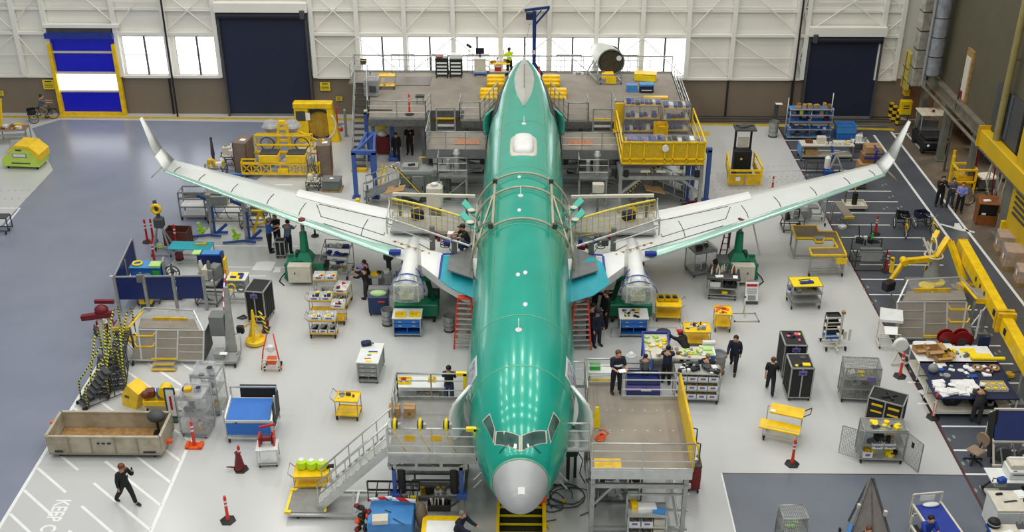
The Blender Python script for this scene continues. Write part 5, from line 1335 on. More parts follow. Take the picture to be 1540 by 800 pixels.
pa(t,'tarpaulin',MB().extr([(1.14,-.64,.55),(1.16,-.64,.95),(.64,-.64,1.42),(-.17,-.64,1.47),(-.62,-.64,1.1),(-.6,-.64,1.03),(-.15,-.64,1.33),(.55,-.64,1.28)],(0,1.28,0)),'yellow');pa(t,'panel_text',MB().box(0,-.595,.72,.85,.01,.26,mi=0).box(0,-.6,1.12,.35,.01,.1,mi=1).box(0,-.6,.35,1.1,.01,.08,mi=1),['grey','grey_dark'])
pa(t,'window_patch',MB().box(0,-.6,.78,.7,.012,.16),'white');wheels(t,1.7,.9,.1)
t=th('wheeled_stand','small dark wheeled stand cut by the left edge of the view','stand',G(0,350));pa(t,'stand_frame',MB().frame(-.6,.45,0,.1,.8,.05).frame(-.6,.45,.5,.1,.8,.05).box(0,.2,.8,1.0,.5,.04),'grey_dark');wheels(t,.8,.4)
t=th('yellow_column_guard','tall yellow guard rail at the far left edge by the tan wall','rail',G(2,196));pa(t,'guard',MB().beam((0,0,0),(.15,.4,1.9),.2,.06),'yellow');pa(t,'guard_foot',MB().box(0,0,0,.3,.3,.04),'yellow')
# ---- yellow engine dollies
t=th('engine_transport_stand','wide yellow trussed engine transport stand with twin film-wrapped cones','stand',G(430,262))
q=MB()
for z in (.25,.85):
    q.beam((-2.3,-.5,z),(2.0,-.5,z),.1);q.beam((-2.3,1.0,z),(2.0,1.0,z),.1)
for i in range(9):
    x=-2.3+i*.5375;q.beam((x,-.5,.25),(x,-.5,.85),.06)
    if i < 8 and i not in (3,4): q.beam((x,-.5,.25),(x+.54,-.5,.85),.05);q.beam((x,-.5,.85),(x+.54,-.5,.25),.05)
pa(t,'truss',q,'yellow');pa(t,'end_rail',MB().frame(-2.25,-1.5,-.5,.9,1.1,.06).beam((-2.3,-.5,.9),(-2.3,1,.9),.08).beam((2.0,-.5,.9),(2.0,1,.9),.08),'yellow')
pa(t,'cradle_block',MB().box(-.75,-.3,.85,1.1,.5,.5,ch=.03).box(.75,-.3,.85,1.1,.5,.5,ch=.03).box(0,-.5,.25,.55,.3,.3),'yellow');pa(t,'grip_mat',MB().box(-.75,-.1,1.36,1.0,.8,.04).box(.75,-.1,1.36,1.0,.8,.04),'grey_dark')
q=MB();q.frame(-1.5,1.5,0,1.35,2.3,.08,mz=(1.75,));q.frame(-1.5,1.5,.8,1.35,2.1,.06);q.beam((-1.5,0,2.3),(-1.5,.8,2.1),.07);q.beam((1.5,0,2.3),(1.5,.8,2.1),.07);pa(t,'guard_frame',q,'yellow')
pa(t,'mast',MB().beam((-.35,.3,1.4),(-.2,.3,2.9),.14).beam((.35,.3,1.4),(.2,.3,2.9),.14).beam((-.35,.3,1.9),(.35,.3,1.9),.12).beam((-.25,.3,2.6),(.25,.3,2.6),.12).box(0,.3,2.85,.35,.2,.2),'yellow')
pa(t,'brace_arm',MB().beam((1.6,.5,1.3),(2.2,.2,2.0),.12).beam((.8,.8,2.2),(2.1,.8,1.5),.12),'yellow')
for sx,x in ((-1,-.95),(1,.95)): pa(t,'cable_ring',MB().ring((x,.4,1.65),.38,.03,'y',16),'black')
for x in (-2.1,1.8):
    for y in (-.3,.9): pa(t,'wheel',MB().lathe([(.1,-.06),(.17,-.05),(.17,.05),(.1,.06)],x,y,.17,10,0,'x'),'rubber')
for i,px in enumerate((410,441)):
    g=G(px,213,1.4);k=th('wrapped_cone','film-wrapped silver cone standing behind the yellow stand, %s of two' % ('left','right')[i],'engine part',(g[0],g[1],1.38))
    pa(k,'cone_core',MB().lathe([(.3,0),(.3,.3),(.2,.5),(.24,.6),(.46,.95),(.42,1.05),(.1,1.1)],n=14),mat('foil',(190,190,188),.35,.5,.15,8));pa(k,'film_wrap',MB().lathe([(.34,0),(.33,.35),(.24,.5),(.28,.62),(.54,.95),(.35,1.25),(.05,1.36)],n=14),'film')
for px,py,lb in ((373,258,'left'),(482,262,'right')):
    g=G(px,py);k=th('packing_case','tall brown-grey packing case at the %s end of the yellow engine stand' % lb,'case',(g[0]+(-.15 if lb == 'left' else .3),g[1]+.2,0),R(-8 if lb == 'left' else 6));pa(k,'case_body',MB().box(0,0,.12,.75,1.2,1.75,ch=.02),mat('taupe',(128,112,98),.7,0,.1,3));pa(k,'corner_strip',MB().box(-.37,-.6,.12,.05,.05,1.75).box(.37,-.6,.12,.05,.05,1.75),'brown');pa(k,'skid',MB().box(0,0,0,.7,1.1,.12),'wood');pa(k,'white_label',MB().box(.05,-.1,1.872,.3,.3,.004),'white_paper')
t=th('cowl_stand','tall solid yellow stand with round opening behind the engine stand','stand',G(478,214),R(0))
q=MB();q.extr([(-1.25,0,.0),(-.5,0,0),(-.45,0,2.2),(-1.25,0,2.2)],(0,.5,0));q.extr([(.75,0,0),(1.35,0,0),(.95,0,2.2),(.65,0,2.2)],(0,.5,0));q.box(-.15,.25,2.1,2.3,.6,.35,ch=.04);q.beam((-1.0,.4,.1),(1.2,.4,.1),.15);pa(t,'stand_body',q,'yellow')
pa(t,'ring',MB().ring((.2,.1,1.1),.88,.07,'y',26,6),'black');pa(t,'disc',MB().lathe([(.82,0),(.82,.06)],.2,.2,1.1,24,0,'y').box(-.1,.15,.5,.05,.02,1.2).box(.35,.15,.5,.05,.02,1.2),mat('mustard',(190,150,40),.5,0,.15,3));pa(t,'white_arc',MB().path([(.2+.95*math.cos(a),0,1.1+.95*math.sin(a)) for a in [-1.5+2.2*i/12 for i in range(13)]],.05,5),'white')
pa(t,'panel_cutout',MB().box(-.88,-.01,1.35,.55,.02,.6),'grey_dark');pa(t,'paper_sheet',MB().box(-.45,-.03,1.4,.25,.01,.45),'white_paper')
stanchion('orange-red post on square red base beside the stairway',G(508,196),'orange_red','sq',0,1.5,'orange_red',None,False)
t=th('grey_bollard','slim grey post with domed cap near the stairway','post',G(521,205));pa(t,'post',MB().lathe([(.08,0),(.08,1.6),(.1,1.65),(.03,1.75)],n=10),'grey');pa(t,'foot',MB().cyl(0,0,0,.16,.04,10),'grey')
def machine(name,label,cat,loc,rz,seed,w,d,h,cols,n=14,base='steel',whl=True):
    "irregular wheeled fixture: frame, panels, hoses and clamps"
    t=th(name,label,cat,loc,rz);r=random.Random(seed)
    q=MB()
    for sx in (-1,1):
        for sy in (-1,1): q.beam((sx*w/2,sy*d/2,.1),(sx*w/2*r.uniform(.7,1),sy*d/2,h*r.uniform(.6,1)),.05)
    for z in (.15,h*.55): q.beam((-w/2,-d/2,z),(w/2,-d/2,z),.05);q.beam((-w/2,d/2,z),(w/2,d/2,z),.05);q.beam((-w/2,-d/2,z),(-w/2,d/2,z),.05);q.beam((w/2,-d/2,z),(w/2,d/2,z),.05)
    pa(t,'frame',q,base);pa(t,'deck_plate',MB().box(0,0,h*.55,w*.95,d*.95,.03),cols[0])
    for i in range(3):
        bw,bh=r.uniform(.25,.45)*w,r.uniform(.25,.4)*h;pa(t,'housing',MB().box(r.uniform(-.3,.3)*w,r.uniform(-.2,.2)*d,h*.58,bw,d*r.uniform(.3,.5),bh,r.uniform(-.2,.2),ch=.02),cols[i % len(cols)])
    for i in range(2): x=r.uniform(-.3,.3)*w;pa(t,'cylinder',MB().lathe([(.08,0),(.1,.05),(.1,h*.35),(.05,h*.45)],x,r.uniform(-.2,.2)*d,h*.6,10),cols[(i+1) % len(cols)])
    q=MB()
    for i in range(3): x=r.uniform(-.4,.4)*w;q.path([(x,-d*.4,h*.6),(x+.1,-d*.55,h*.4),(x+.2,-d*.5,h*.2),(x+.3,-d*.3,.2)],.018,5)
    pa(t,'hose',q,'black')
    pa(t,'fittings',so(0,0,h*.57,w*.9,d*.9,cols,n,seed,h*.3),cols)
    if whl: wheels(t,w-.1,d-.1,.07)
    return t
machine('tooling_cart','white and grey tooling cart left of the tall brown packing case','machine',G(352,248),0,11,1.2,.9,1.2,['cream','grey','white','grey_dark'])
machine('test_rig','grey test rig with dark upright mast beyond the left wingtip','machine',G(326,262),0,12,1.1,.8,.9,['grey','yellow_old','white'])
t=th('mast_tool','thin dark upright mast tool behind the left wing','tool',G(322,246));pa(t,'mast',MB().lathe([(.12,0),(.08,.4),(.12,.6),(.06,1.4),(.09,1.6)],n=8),'grey_dark');pa(t,'foot_frame',MB().beam((-.4,0,.05),(.4,0,.05),.06).beam((0,-.4,.05),(0,.4,.05),.06),'blue')
t=th('blue_pipe_rack','low rack of blue pipes on the floor behind the left wing','rack',G(352,268));pa(t,'pipe',MB().tube((-1,0,.15),(1,.1,.15),.05),'blue');pa(t,'pipe',MB().tube((-.9,.2,.15),(1.1,.3,.15),.05),'blue_light');pa(t,'rack_bar',MB().box(-.6,.1,0,.1,.5,.12).box(.6,.1,0,.1,.5,.12),'steel')
machine('tripod_tool','white tripod tool with dark T handle just behind the left wing','tool',G(472,284),0,15,.7,.6,.9,['cream','grey','yellow_old'])
machine('film_wrapped_part','silver film-wrapped part at the right end of the yellow engine stand','part',G(470,268),0,16,.4,.4,1.5,['foil','white'],6,whl=False)
t=th('equipment_crate','low grey-green crate with strap on the floor near the stairway','crate',G(500,285),R(-3));pa(t,'crate_body',MB().box(0,0,.1,.95,.75,.5,ch=.03),'grey_green');pa(t,'crate_lid',MB().box(0,0,.6,1.0,.8,.06),'grey_mid');pa(t,'pallet',MB().box(.02,0,0,1.05,.8,.1),'wood');pa(t,'paper_note',MB().box(0,0,.665,.2,.2,.004),'white_paper')
# ---- under the tail deck
t=th('electrical_cabinet','bank of grey electrical cabinets standing in front of the tail deck','cabinet',G(640,303))
pa(t,'cabinet_body',MB().box(0,.5,0,2.55,1.1,1.6,ch=.02),'grey_green');pa(t,'plinth',MB().box(0,.5,1.6,2.5,1.0,.12),'grey')
for i,(x,w_,h_) in enumerate(((-1.0,.5,1.45),(-.35,.62,1.5),(.75,.8,1.55))):
    dr=pa(t,'cabinet_door',MB().box(x,-.1,.1,w_,.12,h_-.1,ch=.015),['grey_green','grey_mid','grey_green'][i]);pa(dr,'handle',MB().box(x+w_*.38,-.18,h_*.5,.04,.04,.2),'black')
pa(t,'notice',MB().box(.75,-.17,1.1,.35,.01,.15).box(.78,-.17,.7,.22,.01,.26),'white_paper');pa(t,'top_box',MB().box(-.75,.5,1.7,.8,.6,.2).box(.85,.3,1.72,.8,.7,.12),'grey');pa(t,'black_handset',MB().box(-.7,.4,1.9,.35,.15,.08,.3),'black')
pa(t,'yellow_rail',MB().tube((-.3,.9,2.15),(1.15,.9,2.15),.03).tube((-.3,.9,1.7),(-.3,.9,2.15),.025).tube((1.15,.9,1.7),(1.15,.9,2.15),.025),'yellow');pa(t,'antenna_post',MB().cyl(.9,.7,1.7,.025,.6,6).sph(.9,.7,2.35,.05,n=6,m=4),'grey_dark');pa(t,'side_panel',MB().box(1.15,.6,0,.3,1.2,1.65),'grey_mid')
for sg,gx,gy in ((-1,583,312),(1,995,312)):
    sd='left' if sg < 0 else 'right'
    t=th('gangway','folding grey gangway with black-yellow striped rail behind the %s wing' % sd,'gangway',G(gx,gy));s_=-sg
    pa(t,'ramp',MB().extr([(s_*-1.2,0,.4),(s_*.6,0,1.2),(s_*.6,1.0,1.2),(s_*-1.2,1.0,.4)],(0,0,.07)),'grey_mid');q=MB()
    for y in (0,1.0):
        q.tube((s_*-1.2,y,1.35),(s_*.6,y,2.15),.03);q.tube((s_*-1.2,y,.9),(s_*.6,y,1.7),.025)
        for u in (0,.33,.66,1): q.tube((s_*(-1.2+1.8*u),y,.4+.8*u),(s_*(-1.2+1.8*u),y,1.35+.8*u),.025)
    pa(t,'handrail',q,'alu');pa(t,'striped_rail',MB().tube((s_*.6,0,2.2),(s_*1.9,-.4,.9),.045).tube((s_*.6,0,2.2),(s_*.2,.3,2.2),.045),'hazard');pa(t,'landing',MB().extr([(s_*.6,-.2,.9),(s_*1.7,-.5,.6),(s_*1.9,.5,.6),(s_*.6,.9,.9)],(0,0,.06)),'grey_mid')
    pa(t,'wood_panel',MB().extr([(s_*-.1,-.3,.9),(s_*.9,-.35,1.1),(s_*1.0,.05,1.25),(s_*.1,.1,1.1)],(0,0,.04)),'card');pa(t,'yellow_chock',MB().box(s_*1.6,-.7,0,.35,.3,.3,.4),'yellow')
    q=MB()
    for x in (-1.1,.5,1.6): q.beam((s_*x,.1,0),(s_*x,.1,.9),.07);q.beam((s_*x,.8,0),(s_*x,.8,.9),.07)
    pa(t,'leg_frame',q,'steel')
t=th('yellow_bollard','leaning pair of yellow bars beside the blue square frame','bar',G(573,292));pa(t,'bar',MB().beam((-.1,0,0),(.1,.5,1.5),.09),'yellow');pa(t,'bar',MB().beam((.2,0,0),(.3,.5,1.5),.09),'yellow')
t=th('yellow_marker','short yellow marker post at the foot of the folding gangway','post',G(539,318));pa(t,'post',MB().box(0,0,0,.22,.2,.75,ch=.03),'yellow');pa(t,'foot',MB().box(-.3,0,0,.7,.12,.06),'yellow_old')
g=G(655,326,0);t=th('wrapped_drum','upright drum wrapped in cream cloth beside the fuselage, left side','drum',(g[0],g[1],0));pa(t,'stand',MB().box(0,0,0,.6,.6,.6),'steel');pa(t,'cream_cloth',MB().box(0,0,.55,.82,.6,1.25,ch=.1),'cream');pa(t,'gauge_head',MB().sph(0,-.1,1.88,.2,.14,.1),'white')
g=G(898,322,0);t=th('wrapped_box_stand','white control box on a post behind the right overwing netting','box',(g[0],g[1],0));pa(t,'post',MB().box(0,0,0,.12,.12,1.3),'steel');pa(t,'control_box',MB().box(0,0,1.25,.6,.35,.5,ch=.03),'cream')
for px,py,lb,sd in ((693,312,'left',1),(882,315,'right',2)):
    g=G(px,py);t=th('access_stand','grey tubular access stand close against the %s side of the fuselage' % lb,'stand',(g[0]+(-.4 if lb == 'left' else .3),g[1]+.6,0))
    pa(t,'deck',MB().box(0,0,1.6,1.5,1.0,.08),'grey_mid');pa(t,'railing',rail(MB(),[(-.75,.5,1.68),(-.75,-.5,1.68),(.75,-.5,1.68)],sp=.7),'alu')
    for x in (-.7,.7):
        for y in (-.45,.45): pa(t,'leg',MB().beam((x,y,0),(x,y,1.6),.07),'alu')
    pa(t,'brace',MB().beam((-.7,-.45,.3),(.7,-.45,1.5),.05).beam((-.7,-.45,.3),(.7,-.45,.3),.05),'alu')
    pa(t,'tube_bundle',MB().lathe([(.14,0),(.14,1.0),(.2,1.1),(.12,1.3)],.2,0,1.7,10).cyl(-.25,.2,1.7,.1,.7,8),'alu_bright')
t=th('dark_rack','dark rack of stored equipment in the shade below the left rear platform','rack',G(708,262));pa(t,'rack_frame',MB().frame(-.7,.7,0,.1,1.7,.08,mz=(.9,)).frame(-.7,.7,.8,.1,1.7,.08),'steel_dark');pa(t,'stored_items',so(0,.4,.95,1.2,.6,['copper','yellow','grey_dark','blue'],8,5,.4,.15,.3),['copper','yellow','grey_dark','blue'])
t=th('dark_rack','dark rack of stored equipment in the shade below the right rear platform','rack',G(872,262));pa(t,'rack_frame',MB().frame(-.7,.7,0,.1,1.7,.08,mz=(.9,)).frame(-.7,.7,.8,.1,1.7,.08),'steel_dark');pa(t,'stored_items',so(0,.4,.95,1.2,.6,['copper','red_dark','grey_dark','blue'],8,6,.4,.15,.3),['copper','red_dark','grey_dark','blue'])
# ---- mezzanine contents
def mz_(px,py): return G(px,py,DZ)
pn('person in hi-vis yellow vest on the tail deck behind the fin root',mz_(766,113),R(-150),'photo','cloth_hivis','cloth_black',vest='cloth_hivis')
for i,px in enumerate((665,686)):
    t=th('tool_cabinet','black drawer cabinet with white drawer fronts on tail deck, %s one' % ('left','right')[i],'cabinet',mz_(px,116))
    pa(t,'cabinet_body',MB().box(0,.2,.12,.78,.55,1.0,ch=.015),mat('dark_green_black',(20,34,30),.5));pa(t,'cabinet_top',MB().box(0,.2,1.12,.8,.57,.05),'grey_green' if i else 'black')
    for k in range(4): pa(t,'drawer',MB().box(0,-.085,.2+.22*k,.6,.02,.1),'white')
    if i: pa(t,'white_box',MB().box(0,.2,1.17,.7,.5,.22),'white')
    else: pa(t,'red_item',MB().box(-.15,.2,1.17,.3,.2,.08),'red').name='red_item';pa(t,'white_item',MB().box(.2,.2,1.17,.25,.25,.12),'white')
    wheels(t,.65,.4,.06)
t=th('computer_cart','white computer cart with black monitor on the tail deck','cart',mz_(722,113));pa(t,'cart_body',MB().box(0,.2,.15,.7,.55,.85,ch=.05),'cream');pa(t,'work_surface',MB().box(0,.2,1.0,.8,.6,.05),'white');mo=pa(t,'monitor',MB().box(0,.25,1.25,.52,.05,.38,ch=.01).box(0,.25,1.05,.08,.06,.25),'black');pa(mo,'screen',MB().box(0,.22,1.28,.46,.01,.31),'screen');pa(t,'base_tray',MB().box(0,.2,.1,.8,.6,.06),'blue_light');wheels(t,.6,.45,.06)
t=th('spotlight_stand','slim black stand with tilted lamp head against the bright window','stand',mz_(706,107));pa(t,'stand_pole',MB().tube((0,0,0),(0,0,1.5),.02),'black');pa(t,'lamp_head',MB().beam((-.15,0,1.7),(.15,0,1.5),.14),'black')
t=table('yellow work table piled with cloths and a red box on the tail deck',mz_(751,113),0,1.3,.6,.8,'yellow','alu',shelf='cream');pa(t,'table_load',so(0,0,.8,1.1,.5,['white','grey_dark','wood'],9,31,.3,.12,.3),['white','grey_dark','wood'])
t=th('red_toolbox','red toolbox with white cloth on the lower shelf of the yellow tail-deck table','toolbox',(mz_(749,113)[0],mz_(749,113)[1]-.1,DZ+.31));pa(t,'box_body',MB().box(0,0,0,.4,.25,.25,ch=.02),'red');pa(t,'cloth',MB().sph(0,0,.3,.25,.16,.08),'white')
t=th('jib_crane','tall blue jib crane rising in front of the windows behind the tail','crane',mz_(803,112));pa(t,'mast',MB().beam((0,0,0),(0,0,3.9),.22).extr([(-.5,-.1,0),(.6,-.1,0),(.12,-.1,.7),(-.12,-.1,.7)],(0,.2,0)),mat('crane_blue',(22,52,118),.45,.1,.1,3));pa(t,'boom',MB().beam((-.6,0,3.95),(.9,0,4.15),.14).beam((.05,0,3.1),(.85,0,4.05),.1).beam((.05,0,3.5),(.4,0,3.95),.06),'crane_blue');pa(t,'hoist_motor',MB().box(-.3,0,3.4,.42,.3,.42,ch=.03),'navy');pa(t,'hook_line',MB().tube((-.3,-.3,3.2),(-.65,-.6,1.2),.01,4).sph(-.3,-.3,3.2,.05,n=6,m=4),'grey');pa(t,'base_plate',MB().box(0,0,0,.9,.6,.06),'crane_blue');pa(t,'mast_label',MB().box(0,-.115,1.3,.1,.01,.25),'white')
stanchion('tiny orange post at the foot of the blue jib crane',mz_(811,114),'orange','hex',0,.6,'black',None,False)
t=th('tail_cone','cream tail cone section with dark open end lying on a steel stand on the deck','aircraft part',mz_(918,124),R(0))
q=MB();n=22;L_=[(0,.78,1.25,0),(.9,.74,1.28,-.25),(1.7,.6,1.3,-.5),(2.3,.42,1.3,-.72)];vs=[]
for yy,rr,zc,xo in L_:
    for i in range(n): a=2*math.pi*i/n;vs.append((xo+rr*math.cos(a),yy,zc+rr*1.05*math.sin(a)))
fs=[(i*n+j,(i+1)*n+j,(i+1)*n+(j+1) % n,i*n+(j+1) % n) for i in range(3) for j in range(n)]+[tuple(3*n+j for j in range(n))];q.add(vs,fs,0,True)
pa(t,'shell',q,mat('cone_cream',(212,214,202),.4,0,.05,2));pa(t,'inner_wall',MB().lathe([(.68,.03),(.68,1.2),(.05,1.25)],0,.0,1.25,22,0,'y'),mat('cone_inside',(70,62,44),.7,0,.2,4));pa(t,'rim',MB().ring((0,0,1.25),.76,.05,'y',24),'green_bright' if False else 'grey_green')
pa(t,'yellow_chute',MB().extr([(-.55,-.35,.35),(.25,-.5,.3),(.0,.6,.95),(-.5,.6,.95)],(0,0,.08)).box(.0,-.45,.1,.6,.12,.45),'yellow');q=MB();q.frame(-.8,.6,-.4,.12,.6,.06);q.beam((-.8,-.4,.2),(-1.3,1.5,.2),.07);q.beam((.6,-.4,.2),(.2,1.5,.2),.07);q.beam((-.8,-.4,.6),(-.75,.6,1.1),.07);q.beam((-1.3,1.5,.2),(-.9,1.2,1.1),.06);q.beam((-1.4,.4,.15),(-.6,.2,1.7),.05);pa(t,'stand_frame',q,'alu');pa(t,'round_cutout',MB().lathe([(.16,0),(.16,.02)],.45,-.02,1.5,12,0,'y'),'white');wheels(t,1.2,.8,.07)
t=th('yellow_case','long pale yellow case lying on the right of the tail deck','case',mz_(970,122),R(-10));pa(t,'case_body',MB().box(0,.2,0,1.3,.7,.42,ch=.05),'yellow_bright');pa(t,'case_lid',MB().box(0,.2,.42,1.32,.72,.06,ch=.02),'yellow')
box_thing('small teal and pink box right of the tail cone stand',mz_(950,137),(.62,.45,.42),'blue_light',name='parts_box')
t=th('blue_parts_case','light blue topped black case on the right of the tail deck','case',mz_(972,139));pa(t,'case_body',MB().box(0,.1,.05,.8,.5,.36),'navy');pa(t,'case_lid',MB().box(0,.1,.41,.84,.54,.12,ch=.02),'blue_light');pa(t,'label_strip',MB().box(0,-.16,.15,.6,.01,.06),'white')
t=th('plank_stack','long yellow and grey planks lying along the front rail, right','plank',mz_(978,148));pa(t,'yellow_plank',MB().box(.3,0,.02,1.4,.3,.1),'yellow');pa(t,'grey_plank',MB().box(-.9,0,.02,1.1,.12,.06,.12),'alu')
for i,(px,py,sg) in enumerate(((738,146,-1),(836,146,1))):
    for j,(dy,z,lb) in enumerate(((.2,.25,'upper'),(-1.5,.02,'lower'))):
        g=mz_(px,py);t=th('yellow_step_ramp','%s yellow ribbed step block beside the fuselage on the tail deck, %s side' % (lb,'left' if sg < 0 else 'right'),'step',(g[0]-sg*.25*(1-j)+sg*.1*j,g[1]+dy+1.2,DZ));q=MB()
        for k in range(3): q.box(0,.4*k,z+.1*k,1.0,.38,.12)
        q.box(0,.4,0,.9,1.0,z+.08);pa(t,'steps',q,'yellow');pa(t,'side_plate',MB().box(.5,.4,0,.03,1.1,z+.3).box(-.5,.4,0,.03,1.1,z+.3),'yellow_old')
t=th('wrapped_crate','purple-grey film-wrapped crate at the head of the stairway','crate',mz_(559,145));pa(t,'crate_body',MB().box(0,.2,.05,.75,.7,.95,ch=.04),'grey_mid');pa(t,'film_wrap',MB().box(0,.2,.02,.85,.8,1.05,ch=.06),'film');pa(t,'dark_window',MB().box(.1,-.21,.3,.4,.01,.4),'grey_dark')
cart('yellow two-shelf cart parked on the left of the tail deck',mz_(583,133),0,.95,.55,.8,handle=1,items=[(['white','wood'],3,.08),(['white_paper','white'],4,.06)])
stanchion('thin orange post standing on the left of the tail deck',mz_(616,172),'orange_red','hex',0,1.2)
t=th('tripod_box','small grey box on thin legs near the front rail of the tail deck','box',mz_(632,156));pa(t,'box_body',MB().box(0,0,.4,.5,.3,.12),'grey_dark');pa(t,'legs',MB().beam((-.2,0,0),(-.15,0,.4),.03).beam((.2,0,0),(.15,0,.4),.03),'grey_dark')
t=th('parts_pile','grey metal fittings lying by the rear rail right of the crane','parts',mz_(872,112));pa(t,'fitting',so(0,.1,0,1.4,.4,['grey','grey_dark','white'],10,44,.2,.1,.3),['grey','grey_dark','white'])
t=th('striped_sign','black and yellow sign on the rail left of the bright windows','sign',(mz_(553,96)[0],66.8,DZ+.5));pa(t,'sign_plate',MB().box(0,-.03,0,.38,.02,.38),'grey_dark');pa(t,'sign_band',MB().box(0,-.045,.24,.3,.01,.06),'yellow_bright')
# ---- under and ahead of the left wing
t=th('blue_machine_rack','grey wheeled rack with white tray below the left wingtip','rack',G(292,330));q=MB()
for y in (0,.8): q.frame(-.65,.65,y,.15,1.5,.07,mz=(.7,1.15))
q.beam((-.65,0,1.5),(-.65,.8,1.5),.06);q.beam((.65,0,1.5),(.65,.8,1.5),.06);q.beam((-.6,0,1.2),(.6,0,1.5),.05);pa(t,'rack_frame',q,'grey');pa(t,'tray',MB().box(0,.4,.7,1.2,.75,.04).box(0,.4,.2,1.1,.7,.04),'white');pa(t,'panel',MB().box(0,.8,.75,1.2,.03,.4),'grey_mid');wheels(t,1.2,.1,.08)
machine('drill_rig','grey and white drilling rig standing behind the two blue hoists','machine',G(345,330),0,21,2.0,1.0,1.7,['cream','grey','grey_mid','blue'],16)
machine('drill_rig','grey drilling rig beneath the left wing beside the people in blue shirts','machine',G(385,340),0,22,1.4,.8,1.4,['grey','grey_mid','cream'],12)
for px,py,lb,fl_ in ((318,357,'left',1),(370,366,'right',1)):
    t=th('floor_hoist','blue legged hoist with lime green base under the left wing, %s one' % lb,'hoist',G(px,py));pa(t,'leg',MB().tube((-.1,.1,.1),(-1.1,-.15,.1),.06,8).tube((-.1,.1,.1),(.5,-.1,.12),.06,8),'blue');pa(t,'leg',MB().tube((-.1,.35,.1),(.75,.35,.12),.07,8).beam((.2,.3,.1),(.7,.5,.5),.12),'blue')
    pa(t,'mast',MB().beam((0,.3,.1),(0,.3,2.1),.16).box(0,.3,2.1,.25,.25,.12),'alu');pa(t,'lift_ram',MB().tube((.15,.2,.2),(.15,.25,1.6),.06,8),'blue');pa(t,'lime_bracket',MB().beam((-.45,.2,.15),(-.6,.1,.75),.14).beam((-.6,.05,.2),(-.25,.0,.45),.12).beam((-.7,.2,.3),(-.3,.3,.35),.1),'lime');pa(t,'boom',MB().beam((0,.3,1.9),(-.5,.2,2.2),.12),'blue');pa(t,'hand_pump',MB().sph(.2,.0,.9,.1,n=8,m=5),'grey_dark')
black_cart('small black two-wheel cart pushed by the person in grey-blue shirt',G(424,386),0,.45,.4,.9,tag_=False)
t=th('red_stool','round dark red stool under the left wing near the green jack','stool',G(474,355));pa(t,'seat',MB().cyl(0,0,.5,.2,.06,12),'red_dark');pa(t,'leg_post',MB().cyl(0,0,0,.05,.5,8).cyl(0,0,0,.2,.04,12),'black')
t=th('yellow_trestle','yellow trestle leg behind the people under the left wing','trestle',G(394,350));pa(t,'trestle_leg',MB().beam((0,0,1.2),(-.4,-.2,0),.1).beam((0,0,1.2),(.35,.2,0),.1).beam((-.4,0,1.2),(.6,0,1.2),.1),'yellow');pa(t,'cross_tie',MB().beam((-.25,-.1,.5),(.2,.1,.5),.06),'yellow')
green_jack('tall green wing jack with grey cabinet standing under the left wing',G(462,416),-1)
t=th('blue_bag_rack','slanted three-tier rack of blue bags right of the left green jack','rack',G(508,412),R(-8));q=MB()
for x in (-.65,.65): q.tube((x,-.5,.1),(x,-.5,1.0),.02);q.tube((x,.55,.1),(x,.55,1.5),.02);q.tube((x,-.5,1.0),(x,.55,1.5),.02);q.tube((x,-.5,.3),(x,.55,.3),.02)
for y,z in ((-.5,1.0),(.55,1.5),(.55,.3),(-.5,.3)): q.tube((-.65,y,z),(.65,y,z),.02)
pa(t,'rack_frame',q,'alu')
for i,(y,z) in enumerate(((-.35,.75),(.0,1.0),(.35,1.25))): s_=pa(t,'tier_shelf',MB().box(0,y,z,1.25,.36,.03),'alu');pa(s_,'blue_bags',so(0,y,z+.02,1.15,.34,['blue_bag','navy','royal','white'],12,50+i,.16,.15,.3),['blue_bag','navy','royal','white'])
pa(t,'lower_load',so(.1,0,.32,1.1,.8,['cream','grey','yellow_old'],8,55,.2,.15,.3),['cream','grey','yellow_old']);wheels(t,1.2,1.0,.08)
# white-bin carts
def bin_cart(label,px,py,w=1.1,d=.55,h=.8,hn=0,lo=3,hi=3,rz=0,seed=1,desc=''):
    g=G(px,py);cart(label,g,rz,w,d,h,handle=hn,shelf='yellow_old',wr=.09)
    if lo: bins('white parts bin on the lower shelf of the %s' % desc,g,rz,[(-w/2+w/(2*lo)+i*w/lo,0) for i in range(lo)],.245,(w/lo-.04,d-.1,.17),group='lower bins of the %s' % desc)
    if hi: bins('white parts bin on top of the %s' % desc,g,rz,[(-w/2+w/(2*hi)+i*w/hi,0) for i in range(hi)],h+.025,(w/hi-.04,d-.08,.18),load=('yellow_bright','white','red','navy'),group='upper bins of the %s' % desc)
bin_cart('two-shelf bin cart at the far end of the bin cart cluster',492,447,1.05,.6,1.0,0,2,2,0,1,'farthest bin cart in the cluster')
bin_cart('two-shelf bin cart at the right side of the bin cart cluster',517,457,.62,.9,.75,0,1,1,R(-8),2,'right-hand bin cart in the cluster')
bin_cart('two-shelf bin cart with loop handle in the middle of the cluster',485,474,1.0,.6,.85,-1,0,2,0,3,'middle bin cart in the cluster')
bin_cart('short bin cart with a single white box in the cluster',511,484,.6,.6,.8,0,0,1,0,4,'short bin cart in the cluster')
bin_cart('two-shelf bin cart nearest the camera in the cluster, lower shelf full',488,504,1.15,.6,.85,-1,3,2,0,5,'nearest bin cart in the cluster')
black_cart('black curtained cart with silver frame beside the yellow jack post',G(394,478),R(-8),.8,1.1,1.6)
t=th('jack_post','orange-yellow tripod jack post on round base, left of the bin carts','jack',G(385,516));pa(t,'base',MB().lathe([(.42,.06),(.42,.2),(.3,.26)],n=16),'yellow');q=MB()
for k in range(3): a=2.1*k+.5;q.beam((.3*math.cos(a),.3*math.sin(a),.25),(0,0,1.1),.1)
